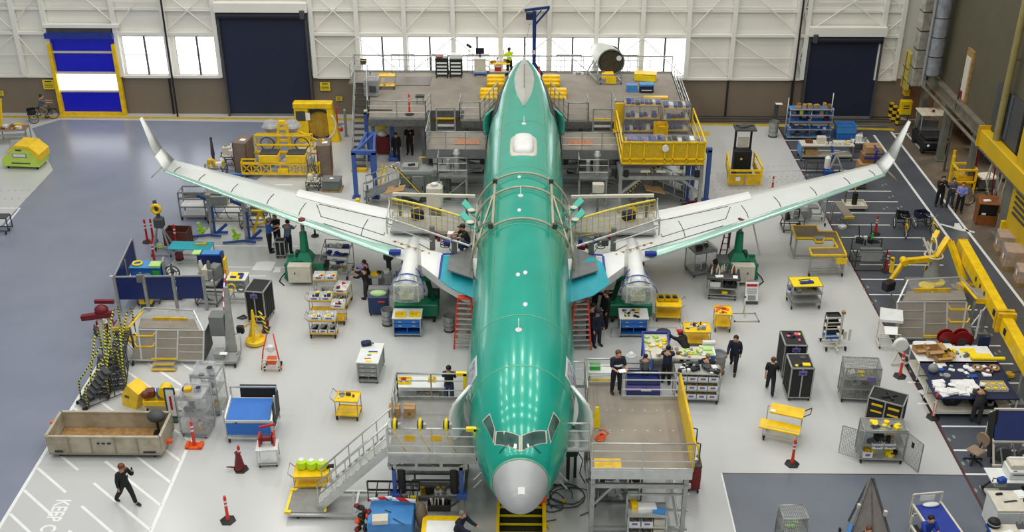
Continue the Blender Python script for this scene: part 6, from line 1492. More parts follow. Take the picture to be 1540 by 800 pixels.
pa(t,'tripod_leg',q,'yellow');pa(t,'screw_post',MB().lathe([(.09,.9),(.07,1.4),(.04,1.6)],n=10),'yellow');pa(t,'arm',MB().beam((0,0,1.1),(-.5,-.1,.75),.06).beam((0,0,1.3),(.5,.1,1.2),.06),'yellow_old');pa(t,'black_box',MB().box(-.55,-.1,.55,.3,.2,.35,ch=.03),'black')
for k in range(3): a=2.1*k;pa(t,'wheel',MB().sph(.32*math.cos(a),.32*math.sin(a),.07,.07,n=8,m=5),'rubber')
t=th('small_chain_hoist','coil of black chain in wire frame left of the jack post','chain',G(366,478));pa(t,'chain',MB().path([(-.2,0,.02),(0,.15,.05),(.2,0,.02),(0,-.15,.06),(-.25,-.05,.03)],.04,5),'grey_dark');pa(t,'plate',MB().box(0,0,0,.3,.2,.02),'steel')
t=th('safety_trolley','orange and white tubular trolley with yellow-black strapped handle','trolley',G(411,553));q=MB();q.path([(-.4,-.3,.1),(-.3,-.1,.9),(-.15,.2,1.5)],.03,6);q.path([(.4,-.3,.1),(.25,-.1,.9),(0.1,.2,1.5)],.03,6);pa(t,'orange_side',q,'orange_red');pa(t,'ladder_frame',MB().frame(-.35,.35,-.3,.15,.55,.04).beam((-.35,-.3,.3),(-.1,.2,.3),.04).beam((.35,-.3,.3),(.1,.2,.3),.04).beam((-.25,0,.9),(.25,0,.9),.04),'cream');pa(t,'strapped_handle',MB().path([(-.1,.2,1.5),(-.3,.5,1.9),(-.5,.8,2.2)],.06,6),'hazard_tape');pa(t,'orange_box',MB().box(0,-.1,.3,.35,.3,.25),'orange');pa(t,'white_bag',MB().box(0,-.05,.8,.25,.2,.3,ch=.04),'white');wheels(t,.6,.4,.08)
t=th('cable_coil','dark red coiled cable on the floor behind the orange trolley','cable',G(400,497));pa(t,'coil',MB().ring((0,0,.3),.3,.05,'x',16).ring((.06,0,.3),.22,.05,'x',14),'red_dark');pa(t,'coil_stand',MB().box(0,0,0,.3,.5,.05),'grey_dark')
t=table('white equipment table with yellow sheet, blue tool and hung hoses',G(362,452),R(-2),.85,.75,1.25,'white','alu',top_label=None);pa(t,'yellow_sheet',MB().box(-.05,0,1.25,.6,.7,.01),'yellow_bright');pa(t,'blue_tool',MB().box(.2,-.05,1.26,.12,.4,.06).box(.1,.12,1.26,.2,.12,.06).box(-.15,-.15,1.26,.25,.12,.05),'royal');pa(t,'cabinet_box',MB().box(0,.05,.75,.75,.6,.42),'grey');pa(t,'hose_coil',MB().ring((-.2,-.42,.9),.17,.035,'y',16),'yellow_bright');pa(t,'hose_coil',MB().ring((.2,-.42,.88),.17,.05,'y',16),'grey_mid')
t=th('floor_white_patch','flat white patches lying on the floor beyond the black cart','sheet',G(396,402));pa(t,'sheet',MB().prism([(-.5,-.3),(.45,-.35),(.5,.5),(.1,.6),(-.4,.5)],.002,.02),'white_paper');pa(t,'sheet',MB().prism([(.55,-.5),(.9,-.5),(.85,-.1),(.6,-.1)],.002,.02),'white_paper')  # two thin flat white outlines laid just above the floor
t=table('wheeled table with bright turquoise top and yellow tool on it',G(291,396),R(-3),2.0,.85,.95,'teal','alu',wh=True,thick=.03);pa(t,'yellow_tool',MB().box(.45,.1,.95,.55,.1,.08,.1).box(.65,.12,.95,.12,.2,.1),'yellow_old');pa(t,'red_clamp',MB().box(-.6,-.1,.3,.3,.25,.3),'red_dark');pa(t,'black_spool',MB().cyl(-.6,-.1,.25,.2,.06,12),'black')
t=th('brown_crate','open dark brown wooden crate left of the blue hoists','crate',G(270,366),R(-4));pa(t,'crate_body',MB().tray(0,0,0,1.15,.75,.8,.05),mat('crate_brown',(98,50,42),.7,0,.12,4));pa(t,'corner_batten',MB().box(.58,-.38,0,.06,.06,.8).box(-.58,-.38,0,.06,.06,.8),'brown')
for px,py,lb in ((222,364,'red banded post, leftmost beside the A-frame trolley'),(231,363,'red banded post, second beside the A-frame trolley'),(233,396,'red banded post at the back corner of the navy pen'),(266,372,'red banded post leaning between A-frame trolley and brown crate')): stanchion(lb,G(px,py),'red','hex',R(px),1.25)
t=th('a_frame_trolley','grey A-frame trolley with yellow coil and black motor near the red posts','trolley',G(246,382));q=MB();q.beam((-.5,-.3,.1),(-.1,0,1.5),.06);q.beam((.5,-.3,.1),(.1,0,1.5),.06);q.beam((-.5,.4,.1),(-.1,0,1.5),.06);q.beam((.5,.4,.1),(.1,0,1.5),.06);q.beam((-.5,-.3,.12),(.5,-.3,.12),.07);q.beam((-.5,.4,.12),(.5,.4,.12),.07);q.beam((-.35,-.2,.5),(.35,-.2,.5),.05);pa(t,'a_frame',q,'alu');pa(t,'motor',MB().box(0,.1,1.4,.45,.4,.5,ch=.05),'grey_dark');pa(t,'upright_arm',MB().beam((0,.2,1.8),(-.15,.3,2.7),.14),'grey_dark');pa(t,'yellow_coil',MB().ring((-.05,.1,2.35),.2,.08,'y',14),'yellow');pa(t,'lime_tag',MB().box(0,-.32,.5,.22,.02,.18),'lime');wheels(t,.9,.6,.07)
# ---- navy machine pen
A_=G(181,468);B_=G(312,466);C2=G(207,408)
t=th('guard_panel_fence','navy blue panel fence with grey posts enclosing the machine area','fence',A_)
def rel(p): return (p[0]-A_[0],p[1]-A_[1])
b_=rel(B_);c_=rel(C2);q=MB()
for u in (0,.33,.66,1): q.box(b_[0]*u,b_[1]*u,0,.12,.12,1.75)
for u in (.5,1): q.box(c_[0]*u,c_[1]*u,0,.1,.1,1.6)
pa(t,'post',q,'grey')
for k in range(3): u0,u1=k/3+.02,(k+1)/3-.02;pa(t,'navy_panel',MB().beam((b_[0]*u0,b_[1]*u0,1.15),(b_[0]*u1,b_[1]*u1,1.15),.05,1.1),mat('panel_navy',(16,36,98),.4,0,.06,1))
pa(t,'navy_panel',MB().beam((0,0,1.15),(c_[0],c_[1],1.15),.05,1.1),'panel_navy');pa(t,'top_rail',MB().beam((0,0,1.72),(b_[0],b_[1],1.72),.06).beam((0,0,1.72),(c_[0],c_[1],1.72),.06),'grey');pa(t,'control_box',MB().box(b_[0]*.29,b_[1]-.1,1.45,.28,.15,.35),'grey_mid')
t=th('blue_tool_bench','light blue bench with lime and yellow items at back left of the pen','workbench',G(226,432));pa(t,'bench_body',MB().box(0,0,.3,1.35,.6,.85,ch=.02),'blue_mid');pa(t,'bench_top',MB().box(0,0,1.15,1.4,.7,.04),'blue_light');pa(t,'lime_case',MB().box(.45,-.1,1.19,.5,.5,.1).box(.5,-.36,.85,.3,.03,.2,mi=1),['pale_green','green_bright']);pa(t,'yellow_coil',MB().ring((-.4,0,1.24),.2,.05,'z',14),'yellow_bright');pa(t,'side_panel',MB().box(.75,.1,.3,.1,.5,1.1,.2),'grey');pa(t,'leg',MB().box(-.6,0,0,.08,.5,.3).box(.6,0,0,.08,.5,.3),'grey')
machine('cutting_machine','dark green and yellow machine inside the pen behind the fence','machine',G(226,452),R(10),33,1.0,.8,1.3,['jack_dark','grey_dark','grey_green'],10); 
t=th('yellow_cabinet','squat yellow cabinet beside the dark green machine in the pen','cabinet',G(222,462));pa(t,'cabinet_body',MB().box(0,.1,.25,.55,.6,.95,ch=.03),'yellow');pa(t,'door_line',MB().box(0,-.21,.35,.03,.01,.7),'grey_dark');pa(t,'foot',MB().box(0,.1,0,.45,.5,.25),'grey_dark')
t=th('floor_fan','round grey floor fan inside the navy pen','fan',G(262,432));pa(t,'cage_ring',MB().ring((0,0,.75),.35,.035,'y',18).ring((0,0,.75),.2,.02,'y',14).ring((0,.12,.75),.3,.02,'y',14),'grey_dark');pa(t,'blade',MB().extr([(-.28,.05,.7),(.28,.05,.78),(.28,.05,.84),(-.28,.05,.64)],(0,.03,0)).extr([(-.05,.05,.48),(.08,.05,.48),(.04,.05,1.02),(-.08,.05,1.02)],(0,.03,0)),'grey');pa(t,'motor',MB().sph(0,.1,.75,.1,n=8,m=5),'grey_dark');pa(t,'stand',MB().beam((0,.1,0),(0,.1,.5),.06).box(0,.1,0,.55,.45,.06),'black')
machine('pump_unit','small grey pump unit with black loop hose beside the fan','machine',G(262,446),0,36,.9,.6,.5,['grey','grey_mid','white'],8)
machine('milling_machine','tall grey milling machine with sloped screen at right of the pen','machine',G(318,452),R(-6),37,1.0,1.1,1.9,['grey','grey_mid','cream'],8)
t=th('machine_hood','navy and pale-blue machine cabinet behind the milling machine','cabinet',G(318,430));pa(t,'cabinet_body',MB().box(.15,0,.1,1.1,.5,1.6),'panel_navy');pa(t,'cabinet_top',MB().box(.2,0,1.7,.8,.4,.05),'blue_light');pa(t,'lime_top',MB().box(-.45,0,1.7,.35,.4,.05),'pale_green');pa(t,'yellow_fender',MB().box(.8,-.1,.6,.1,.4,.9),'yellow')
# wing access stands
def wing_stand(label,loc,s_=1,rz=0):
    t=th('wing_access_stand',label,'stand',loc,rz)
    X=lambda x: s_*x
    # sloping front frame: base forward, top back
    def fp(x,u): return (X(x),-.5+1.0*u,.35+1.75*u)
    q=MB()
    q.beam(fp(-1.85,0),fp(1.6,0),.09);q.beam(fp(-1.85,1),fp(1.2,1),.08)
    for x in (-1.85,-.65,.35): q.beam(fp(x,0),fp(x,1),.08)
    q.beam(fp(1.6,0),fp(1.85,.8),.09);q.beam(fp(1.0,0),fp(1.2,1),.08)
    for u in (.28,.52,.76): q.beam(fp(-1.85,u),fp(-.72,u),.06)
    for u in (.4,.72): q.beam(fp(-.6,u),fp(.3,u),.06)
    pa(t,'ladder_frame',q,'alu_bright');pa(t,'tread_panel',MB().extr([fp(-1.8,.02),fp(1.5,.02),fp(1.2,.97),fp(-1.8,.97)],(0,.2,-.08)),'deck')
    q=MB()
    for u in (.45,.8): q.beam(fp(.5,u),fp(1.25,u),.09);q.beam(fp(.5,u),fp(.4,u+.12),.06);q.beam(fp(1.25,u),fp(1.35,u+.12),.06)
    pa(t,'yellow_step',q,'yellow')
    pa(t,'upper_deck',MB().extr([(X(-1.6),.6,2.05),(X(1.2),.6,2.15),(X(1.3),1.7,2.2),(X(-1.2),1.7,2.15)],(0,0,.07)),'deck')
    pa(t,'clear_guard',MB().extr([(X(-1.5),1.7,2.15),(X(1.35),1.7,2.2),(X(1.1),2.0,2.9),(X(-1.1),2.0,2.75)],(0,.02,0)),'film_thin')
    q=MB();q.beam((X(-1.15),2.0,2.75),(X(1.15),2.0,2.95),.07);q.beam((X(1.15),2.0,2.95),(X(1.75),1.0,2.3),.07);q.beam((X(-1.15),2.0,2.75),(X(-1.85),.4,2.1),.07);q.beam((X(-1.85),.5,2.1),(X(-1.85),.6,.4),.08);pa(t,'guard_rail',q,'alu_bright')
    pa(t,'yellow_beam',MB().beam((X(-.9),1.6,2.3),(X(.7),1.6,2.35),.1,.2).beam((X(0),1.6,2.3),(X(-.4),1.3,1.9),.08),'yellow_old')
    pa(t,'side_platform',MB().extr([(X(1.6),.5,2.25),(X(2.35),.5,2.2),(X(2.3),1.7,2.3),(X(1.45),1.8,2.35)],(0,0,.08)),'deck')
    pa(t,'yellow_edge',MB().beam((X(1.6),.48,2.2),(X(2.37),.48,2.15),.05,.28).beam((X(1.6),.5,2.3),(X(1.2),1.9,2.75),.1,.06),'yellow')
    pa(t,'strut',MB().beam((X(2.25),.6,2.1),(X(1.2),-.2,.5),.07),'alu');pa(t,'strut',MB().beam((X(1.6),.6,2.2),(X(1.5),.5,.3),.1),'alu')
    for x in (-1.7,1.4): pa(t,'base_beam',MB().beam((X(x),-.6,.3),(X(x),1.8,.3),.1),'steel')
    pa(t,'base_beam',MB().beam((X(-1.8),1.7,.3),(X(1.5),1.7,.3),.1),'steel')
    for x in (-1.7,1.4):
        for y in (-.6,1.7): pa(t,'wheel',MB().lathe([(.08,-.04),(.15,-.035),(.15,.035),(.08,.04)],X(x),y,.15,12,0,'x'),'rubber')
    st=MB();st.box(X(-.1),-.85,.32,1.0,.35,.05);st.box(X(-.15),-1.15,.12,1.1,.35,.05);pa(t,'step_tread',st,'deck');st=MB();st.box(X(-.1),-1.03,.3,1.0,.05,.1);st.box(X(-.15),-1.33,.08,1.1,.05,.12);st.box(X(-.1),-.65,.5,1.2,.05,.12);pa(t,'yellow_step_edge',st,'yellow')
    for y in (-.9,-.7): pa(t,'shelf_item',MB().box(X(.9),.3+y*.2,.45,.6,.3,.15),'yellow_old' if y < -.8 else 'steel_dark')
    pa(t,'side_panel',MB().extr([(X(-1.9),-.5,.3),(X(-1.9),.5,2.05),(X(-1.9),1.6,2.1),(X(-1.9),1.6,.3)],(.03,0,0)),'grey_dark')
    return t
ws=wing_stand('large sloped aluminium wing access stand with yellow steps, in front of the navy pen',G(250,542),-1);ws.scale=(.88,.62,.6)
t=th('grey_lift_cart','tall narrow grey cart leaning on the right of the navy pen','cart',G(343,546));pa(t,'base',MB().box(0,.1,.15,.9,.8,.12).box(-.3,.1,.27,.4,.5,.25),'grey');pa(t,'mast',MB().extr([(-.15,.4,.3),(.3,.4,.3),(.05,1.1,2.9),(-.1,1.1,2.9)],(0,.12,0)),'alu');pa(t,'equipment_box',MB().box(-.45,.9,.9,.6,.6,.9,ch=.02),'grey_mid');pa(t,'loop_handle',MB().path([(.3,.3,1.2),(.6,.2,1.3),(.6,.0,.6),(.4,.0,.4)],.025,6),'alu');pa(t,'paper',MB().box(-.1,-.1,.52,.3,.2,.02),'white_paper');wheels(t,.75,.65,.08)
t=th('hanging_tape','red and white tape dangling from the grey lift cart to the floor','tape',G(350,546));g0=G(350,546);pts=[(339,405,2.0),(336,440,1.6),(337,480,1.0),(338,500,.7),(341,515,.3),(342,525,.02),(347,540,.01),(339,548,.01)]
pa(t,'tape',MB().path([tuple(a-b for a,b in zip(G(px,py,z),g0)) for px,py,z in pts],.035,4),'red_tape')
machine('hoist_head','dark red hydraulic head on pale post left of the navy pen','machine',G(162,500),0,40,.9,.6,.6,['red_dark','red_dark','cream'],8)
g=G(163,518);t=th('red_hoist_arm','dark red winch arms raised above the taped ladders','hoist',(g[0]-.05,g[1],0));pa(t,'post',MB().beam((-.1,0,0),(-.1,0,1.3),.16).beam((.25,.1,0),(.25,.1,1.3),.14),'cream');pa(t,'arm',MB().beam((-.8,-.1,1.35),(.5,0,1.5),.22).beam((-.3,.3,1.9),(.5,.3,1.9),.14).sph(0,.1,1.6,.3,.25,.25),'red_dark')
# taped stair ladders
def rolling_ladder(label,loc,rz,h=2.6,tape=True,n=8,w=.6):
    t=th('rolling_stair_ladder',label,'ladder',loc,rz);L_=h*.75
    for sx in (-1,1):
        pa(t,'side_rail',MB().tube((sx*w/2,0,.1),(sx*w/2,L_,h*.75),.022).tube((sx*w/2,L_,.1),(sx*w/2,L_,h*.75),.022).tube((sx*w/2,0,.1),(sx*w/2,L_+.4,.1),.02).tube((sx*w/2,L_+.4,.1),(sx*w/2,L_+.4,h*.75),.02).tube((sx*w/2,L_*.5,.1),(sx*w/2,L_*.5,h*.38),.018),'steel_dark')
        pa(t,'taped_handrail',MB().path([(sx*w/2,.1,.15),(sx*w/2,.15,.95),(sx*w/2,.4,1.2),(sx*w/2,L_,h*.75+.85),(sx*w/2,L_+.4,h*.75+.85),(sx*w/2,L_+.4,h*.75)],.035,6),'hazard_tape' if tape else 'grey')
    for i in range(n): u=(i+.5)/n;pa(t,'tread',MB().box(0,L_*u,h*.75*u+.05,w,.24,.03),'grey_dark')
    q=MB();q.beam((-w/2,L_+.4,.8),(w/2,L_+.4,.8),.04);q.beam((-w/2,L_+.4,.15),(w/2,L_,1.2),.03);q.beam((w/2,L_+.4,.15),(-w/2,L_,1.2),.03);pa(t,'cross_brace',q,'steel_dark');wheels(t,w,.1,.07)
    return t
rolling_ladder('grey rolling ladder with black-yellow taped handrail, nearest the grey aisle',G(124,612),R(-48),1.6)
rolling_ladder('grey rolling ladder with taped handrail in the middle of the ladder group',G(152,600),R(0),1.65)
rolling_ladder('grey rolling ladder with taped handrail, rightmost of the ladder group',G(178,588),R(14),1.65)
rolling_ladder('tall grey rolling ladder with bunched tape at the back of the ladder group',G(172,560),R(-8),1.65)
# crate trailer
t=th('crate_trailer','long beige open-topped wheeled crate with wooden floor at lower left','crate',G(171,670),R(0))
Lw,Ld,Lh=4.05,1.5,.95
q=MB();mat('beige_metal',(186,178,158),.6,.1,.14,2,c2=(158,146,122))
q.box(0,-Ld/2,.22,Lw,.06,Lh-.22);q.box(0,Ld/2,.22,Lw,.06,Lh-.22);q.box(-Lw/2,0,.22,.06,Ld,Lh-.22);q.box(Lw/2,0,.22,.06,Ld,Lh-.22)
for sy in (-1,1):
    q.beam((-Lw/2,sy*Ld/2,Lh),(Lw/2,sy*Ld/2,Lh),.1,.06)
q.beam((-Lw/2,-Ld/2,Lh),(-Lw/2,Ld/2,Lh),.1,.06);q.beam((Lw/2,-Ld/2,Lh),(Lw/2,Ld/2,Lh),.1,.06);pa(t,'side_walls',q,'beige_metal')
q=MB()
for x in (-1.25,-.45,.4,1.2): q.box(x,-Ld/2-.04,.25,.05,.03,Lh-.3)
q.box(0,-Ld/2-.04,.2,Lw,.04,.05);pa(t,'wall_rib',q,mat('beige_dark',(150,142,122),.6));pa(t,'wood_floor',MB().box(0,0,.24,Lw-.1,Ld-.1,.05),'wood');pa(t,'bottom_frame',MB().box(0,0,.16,Lw-.1,Ld-.1,.06),'brown')
pa(t,'stencil_mark',MB().box(0,-Ld/2-.06,.66,.12,.005,.07).box(-.18,-Ld/2-.06,.66,.1,.005,.07).box(.2,-Ld/2-.06,.66,.14,.005,.07).box(-1.65,-Ld/2-.06,.3,.3,.005,.07).box(1.6,-Ld/2-.06,.3,.45,.005,.06),'navy')
pa(t,'tow_hook',MB().box(-Lw/2-.1,.2,.7,.2,.1,.22,.3),'orange');pa(t,'tow_hook',MB().box(Lw/2+.12,-.2,.3,.2,.15,.12),'orange');pa(t,'paper',MB().box(-1.75,-.2,.3,.3,.3,.03,.3),'white_paper')
for x in (-1.7,1.7):
    for y in (-.6,.6): pa(t,'wheel',MB().lathe([(.05,-.04),(.11,-.04),(.11,.04),(.05,.04)],x,y,.11,12,0,'x').box(x,y,.1,.12,.12,.12),'rubber')
g=G(236,653,.3);t=th('folded_stool','dark round-seated stool standing inside the beige crate','stool',(g[0]+.05,g[1]+.1,.29));pa(t,'seat',MB().sph(0,0,.75,.34,.28,.22,12,7),'grey_dark');pa(t,'stool_leg',MB().beam((0,0,0),(0,0,.6),.07).box(0,0,0,.35,.25,.05),'black')
g=G(203,612);t=th('yellow_dispenser','tilted bright yellow box standing behind the beige crate','box',(g[0],g[1]+.2,.0),R(-25));pa(t,'box_body',MB().extr([(-.42,-.3,0),(.25,-.3,.0),(.5,-.3,.75),(.0,-.3,1.05),(-.35,-.3,.55)],(0,.6,0)),'yellow');pa(t,'slot',MB().box(-.1,-.31,.45,.2,.02,.1,0),'grey_dark')
t=th('yellow_tool_cart','yellow tool cart with drums and dark motor behind the beige crate','cart',G(243,614));pa(t,'cart_deck',MB().tray(0,0,.35,1.1,.7,.2,.03),'yellow');pa(t,'yellow_drum',MB().lathe([(.24,-.2),(.24,.2)],.25,.05,.8,12,0,'y'),'yellow');pa(t,'blue_part',MB().box(0,.1,.5,.25,.25,.3,.3),'blue_mid');pa(t,'dark_motor',MB().box(-.35,.05,.5,.35,.3,.35,.2,ch=.04).sph(-.5,-.1,.7,.16,n=8,m=5),'brown');wheels(t,.9,.5)
t=th('upright_sign_board','narrow green-framed sign board standing at the right end of the beige crate','sign',G(262,634));pa(t,'board_frame',MB().frame(-.18,.18,0,.2,1.5,.05).box(0,.1,0,.35,.4,.05),'jack_dark');pa(t,'board_face',MB().box(0,.01,.25,.32,.02,1.2),'white_paper');pa(t,'red_cross_mark',MB().box(0,-.01,.55,.08,.01,.6),'red')
t=th('dark_handle_bar','dark tow handle joining the sign board to the wrapped cart','bar',G(268,628));pa(t,'bar',MB().beam((0,0,.3),(.75,.05,.3),.05),'grey_dark');pa(t,'bar_foot',MB().box(.7,.05,0,.06,.06,.3),'grey_dark')
for px,py,lb,sd in ((296,656,'nearer',3),(316,622,'farther',4)):
    g=G(px,py);cage('film-covered grey wire cart beside the orange square-based post, %s of two' % lb,(g[0],g[1]+.35,0),R(-6),.95,.9,1.75,3,[(['yellow_old','white','grey'],5,.25),(['grey_dark','white'],5,.3),(['grey','navy','yellow_old'],5,.3)],seed=sd,tag_=False,film='film',mesh=False)
stanchion('orange post on orange square feet base beside the film-covered carts',G(293,672),'orange_red','sq',0,1.15,'orange')
stanchion('red post on black hexagon base with red bundle, behind the reel cart',G(363,706),'red','hex',0,1.05)
t=th('red_bundle','crumpled red straps wrapped round the foot of the red post','strap',G(361,706));pa(t,'strap',MB().lathe([(.2,.08),(.16,.3),(.1,.6),(.12,.75),(.06,.8)],n=8).beam((-.1,0,.1),(-.45,-.05,.15),.05).jit(.02,4),'red_dark'); 
stanchion('orange post on dark hexagon base standing alone at lower left',G(343,783),'orange_red','hex')
# blue topped cart, reel cart
t=th('blue_deck_cart','aluminium cart with bright blue slanted deck and black rear panel','cart',G(381,653));q=MB();q.frame(-.85,.85,-.5,.2,.95,.06);q.frame(-.85,.85,.75,.2,1.6,.06)
for x in (-.85,.85): q.beam((x,-.5,.25),(x,.75,.25),.06);q.beam((x,-.5,.95),(x,.75,1.25),.06)
pa(t,'frame',q,'alu_bright');pa(t,'blue_deck',MB().extr([(-.78,-.47,.95),(.78,-.47,.95),(.78,.55,1.2),(-.78,.55,1.2)],(0,0,.04)).box(0,-.5,.35,1.6,.03,.5),'blue_mid');pa(t,'black_panel',MB().extr([(-.5,.72,1.15),(.85,.72,1.15),(.85,.78,1.65),(-.5,.78,1.65)],(0,.06,0)).box(.9,.2,.6,.04,1.0,.9),'black');pa(t,'corner_post',MB().tube((-.85,-.5,.9),(-.85,-.5,1.4),.03).tube((.9,.0,.9),(.95,-.1,1.8),.03),'alu_bright');wheels(t,1.5,1.0,.08)
t=th('reel_cart','white cart carrying a dark red cable reel, beside the blue deck cart','cart',G(405,696),R(6));pa(t,'cart_frame',MB().frame(-.35,.35,-.28,.15,.75,.035).frame(-.35,.35,.28,.15,.75,.035).box(0,0,.2,.7,.56,.03),'alu_bright');pa(t,'cart_top',MB().box(0,0,.75,.76,.62,.04),'white');pa(t,'cable_reel',MB().lathe([(.22,-.2),(.22,-.17),(.12,-.15),(.12,.15),(.22,.17),(.22,.2)],0,.05,1.05,14,0,'x'),'red_dark');pa(t,'red_bracket',MB().box(-.25,.1,.79,.06,.4,.4).box(.25,.1,.79,.06,.4,.4).beam((-.25,.3,1.35),(.3,.3,1.45),.07),'red');pa(t,'white_sign',MB().box(0,-.33,.45,.3,.01,.2),'white_paper');wheels(t,.6,.45,.07)
# centre-left benches and carts
bench('tall white-topped bench with blue side, yellow and green papers on it',G(559,562),R(-3),.85,1.45,1.0,'white','grey','alu',3)
g=G(558,534,1.0);t=th('paper_set','yellow, green and blue paper notes scattered on the white-topped bench','papers',(g[0]-.05,g[1]-.2,1.003));pa(t,'paper',MB().box(.1,.45,0,.35,.08,.01,0,0).box(.12,.37,0,.35,.06,.01,0,1).box(-.02,.2,0,.15,.1,.01,.3,2).box(-.05,-.05,0,.25,.07,.01,.1,3).box(0,-.25,0,.22,.12,.01,-.3,1),['blue','yellow_bright','green_bright','orange_red'])
g=G(551,519,1.0);t=th('tool_bag','dark blue tool bag with loop strap behind the white-topped bench','bag',(g[0],g[1],.98));g=t.location;pa(t,'bag_body',MB().box(0,.0,0,.4,.25,.22,.3,ch=.05),'navy');pa(t,'strap',MB().path([(.1,-.1,.15),(.28,-.15,.25),(.3,0,.1),(.15,.05,.05)],.015,5),'black')
bench('rolling bench with blue drawers and white top below left engine strut',G(614,500),0,1.2,.8,.95)
g=G(614,474,.97);bins('yellow bag of parts on top of the left blue-drawer bench',g,0,[(-.32,0),(.28,.02)],.96,(.45,.32,.1),'yellow_bright',('yellow','yellow_old'),'yellow bags on the left bench','bag',None)
g=G(570,474);t=th('bin_cart','navy wheeled bin with clear bags of green parts, left of the trash can','cart',(g[0],g[1]+.2,0));pa(t,'bin_body',MB().box(0,0,.15,.85,.6,.8,ch=.02),mat('bin_navy',(22,52,100),.45,0,.06,2));pa(t,'clear_bags',MB().sph(0,0,1.0,.38,.26,.12),'pale_green');pa(t,'film',MB().box(0,0,.9,.9,.65,.3,ch=.05),'film_thin');pa(t,'grey_lid',MB().box(0,.25,1.1,.9,.35,.05),'grey_mid');pa(t,'red_tag',MB().box(.15,-.31,.7,.3,.01,.08),'orange_red');wheels(t,.7,.45,.07)
trash('silver metal trash can between the navy bin and left blue-drawer bench',G(583,488));trash('silver metal trash can under the fuselage left of the red step ladder',G(676,497))
machine('grey_drill_table','pale grey rounded table with dark drill head left of the left engine strut','machine',G(586,437),R(10),61,.9,.9,1.0,['grey','grey','white'],5)
t=th('motor_unit','dark motor head on stand at the back of the pale grey table','motor',G(586,420));pa(t,'stand',MB().box(0,0,0,.2,.2,1.1),'grey_dark');pa(t,'motor_body',MB().lathe([(.14,1.0),(.24,1.1),(.24,1.25),(.12,1.5),(.18,1.6)],n=12),'grey_dark')
t=table('small table with yellow trays beside the two black-clad workers',G(565,440),0,.7,.6,.95,'grey');pa(t,'yellow_tray',MB().tray(0,0,.95,.35,.3,.06),'yellow');pa(t,'item',MB().box(.2,.1,.95,.2,.15,.1),'black')
engine_stand('green trolley beneath the left film-wrapped engine strut',G(628,478));engine_stand('green trolley beneath the right film-wrapped engine strut',G(946,478))
step_ladder('red step ladder with white treads left of the fuselage',G(700,519),R(-4),2.25,.75);step_ladder('red step ladder half hidden right of the fuselage',G(872,520),R(4),2.25,.75,n=9)
for px,py,lb in ((683,425,'left'),(884,430,'right')):
    g=G(px,py);t=th('floor_stand','dark wheeled floor stand beneath the %s wing root' % lb,'stand',(g[0],g[1]-.6,0));pa(t,'round_top',MB().lathe([(.35,.55),(.4,.6),(.4,.65)],n=14),'grey_dark');pa(t,'stand_post',MB().cyl(0,0,0,.05,.6,8).box(0,0,0,.6,.08,.05).box(0,0,0,.08,.6,.05),'grey_dark')
cart('yellow two-shelf cart with open black cases right of the blue deck cart',G(525,625),R(-4),.9,.7,.85,handle=-1,items=[None,(['grey_dark','grey','cream'],5,.12)],seed=3)
cart('yellow cart carrying lime green bags beside the long stairs',G(471,733),R(3),1.2,.7,.7,handle=-1,low=.3)
g=G(471,733); 
for i,(x,y) in enumerate(((-.35,.15),(0,.12),(.35,.12))):
    t=th('lime_bag','lime green bag on the yellow cart by the stairs, %s of three' % ('left','middle','right')[i],'bag',(g[0]+x,g[1]+y,.74),0,'lime green bags on the cart');pa(t,'bag_body',MB().lathe([(.15,0),(.19,.12),(.17,.28),(.1,.34)],n=10),'cloth_hivis');pa(t,'bag_lining',MB().cyl(0,0,.3,.1,.06,8),'white')
t=th('torch_item','black torch lying at the right end of the cart of lime bags','torch',(g[0]+.65,g[1]+.15,.74));pa(t,'torch_body',MB().lathe([(.05,-.1),(.08,.1)],0,0,.08,8,0,'x'),'black');pa(t,'torch_grip',MB().box(-.1,0,0,.1,.08,.06),'black')
t=table('low white table with yellow trays behind the left nose platform',G(637,600),0,1.9,.75,.8,'white','alu',shelf='grey',wh=True)
g=G(637,600);bins('yellow tray of small tools on the low white table',g,0,[(-.7,.0)],.8,(.5,.4,.1),'yellow_bright',('grey_dark','red','wood'),None,'tray',None);bins('yellow tray with folded yellow cloth on the low white table',g,0,[(.35,.1)],.8,(.3,.3,.08),'yellow_bright',('yellow','yellow_old'),None,'tray',None)
bins('grey tray of brass parts on the shelf of the low white table',g,0,[(.2,-.15)],.31,(.9,.4,.1),'grey',('wood','card','grey'),None,'tray',None)
# bottom edge, left of nose
t=th('blue_work_cart','light blue topped work cart with roof rack bars at the bottom edge','cart',G(590,812));pa(t,'cart_body',MB().box(0,.2,.3,1.45,1.2,.75,ch=.03),'blue_light');q=MB();q.frame(-.85,.85,1.0,1.25,1.6,.05);q.beam((-.85,1.0,1.6),(-.75,.4,1.25),.04);q.beam((.85,1.0,1.6),(.8,.4,1.25),.04)
for x in (-.5,-.1,.3,.6): q.beam((x,1.0,1.6),(x-.05,.5,1.2),.035)
pa(t,'rack_bars',q,'black');pa(t,'red_white_strip',MB().beam((-.8,.5,1.25),(0,.5,1.35),.07).beam((0,.5,1.3),(.8,.5,1.2),.08),'red_tape');pa(t,'tool_box',MB().box(-.3,-.3,1.05,.5,.35,.15,.1),'cream');pa(t,'dark_bag',MB().sph(.95,.3,.8,.2,.3,.5),'cloth_khaki');pa(t,'rods',MB().tube((.1,-.2,1.08),(.5,-.5,1.08),.015).tube((-.2,.2,1.08),(.0,.1,1.08),.015),'grey_dark');wheels(t,1.2,.9,.1)
g=G(548,806);t=th('glove_bundle','bundle of black and coloured gloves at the left of the blue cart','gloves',(g[0],g[1]+.1,0));r=random.Random(5);q=MB()
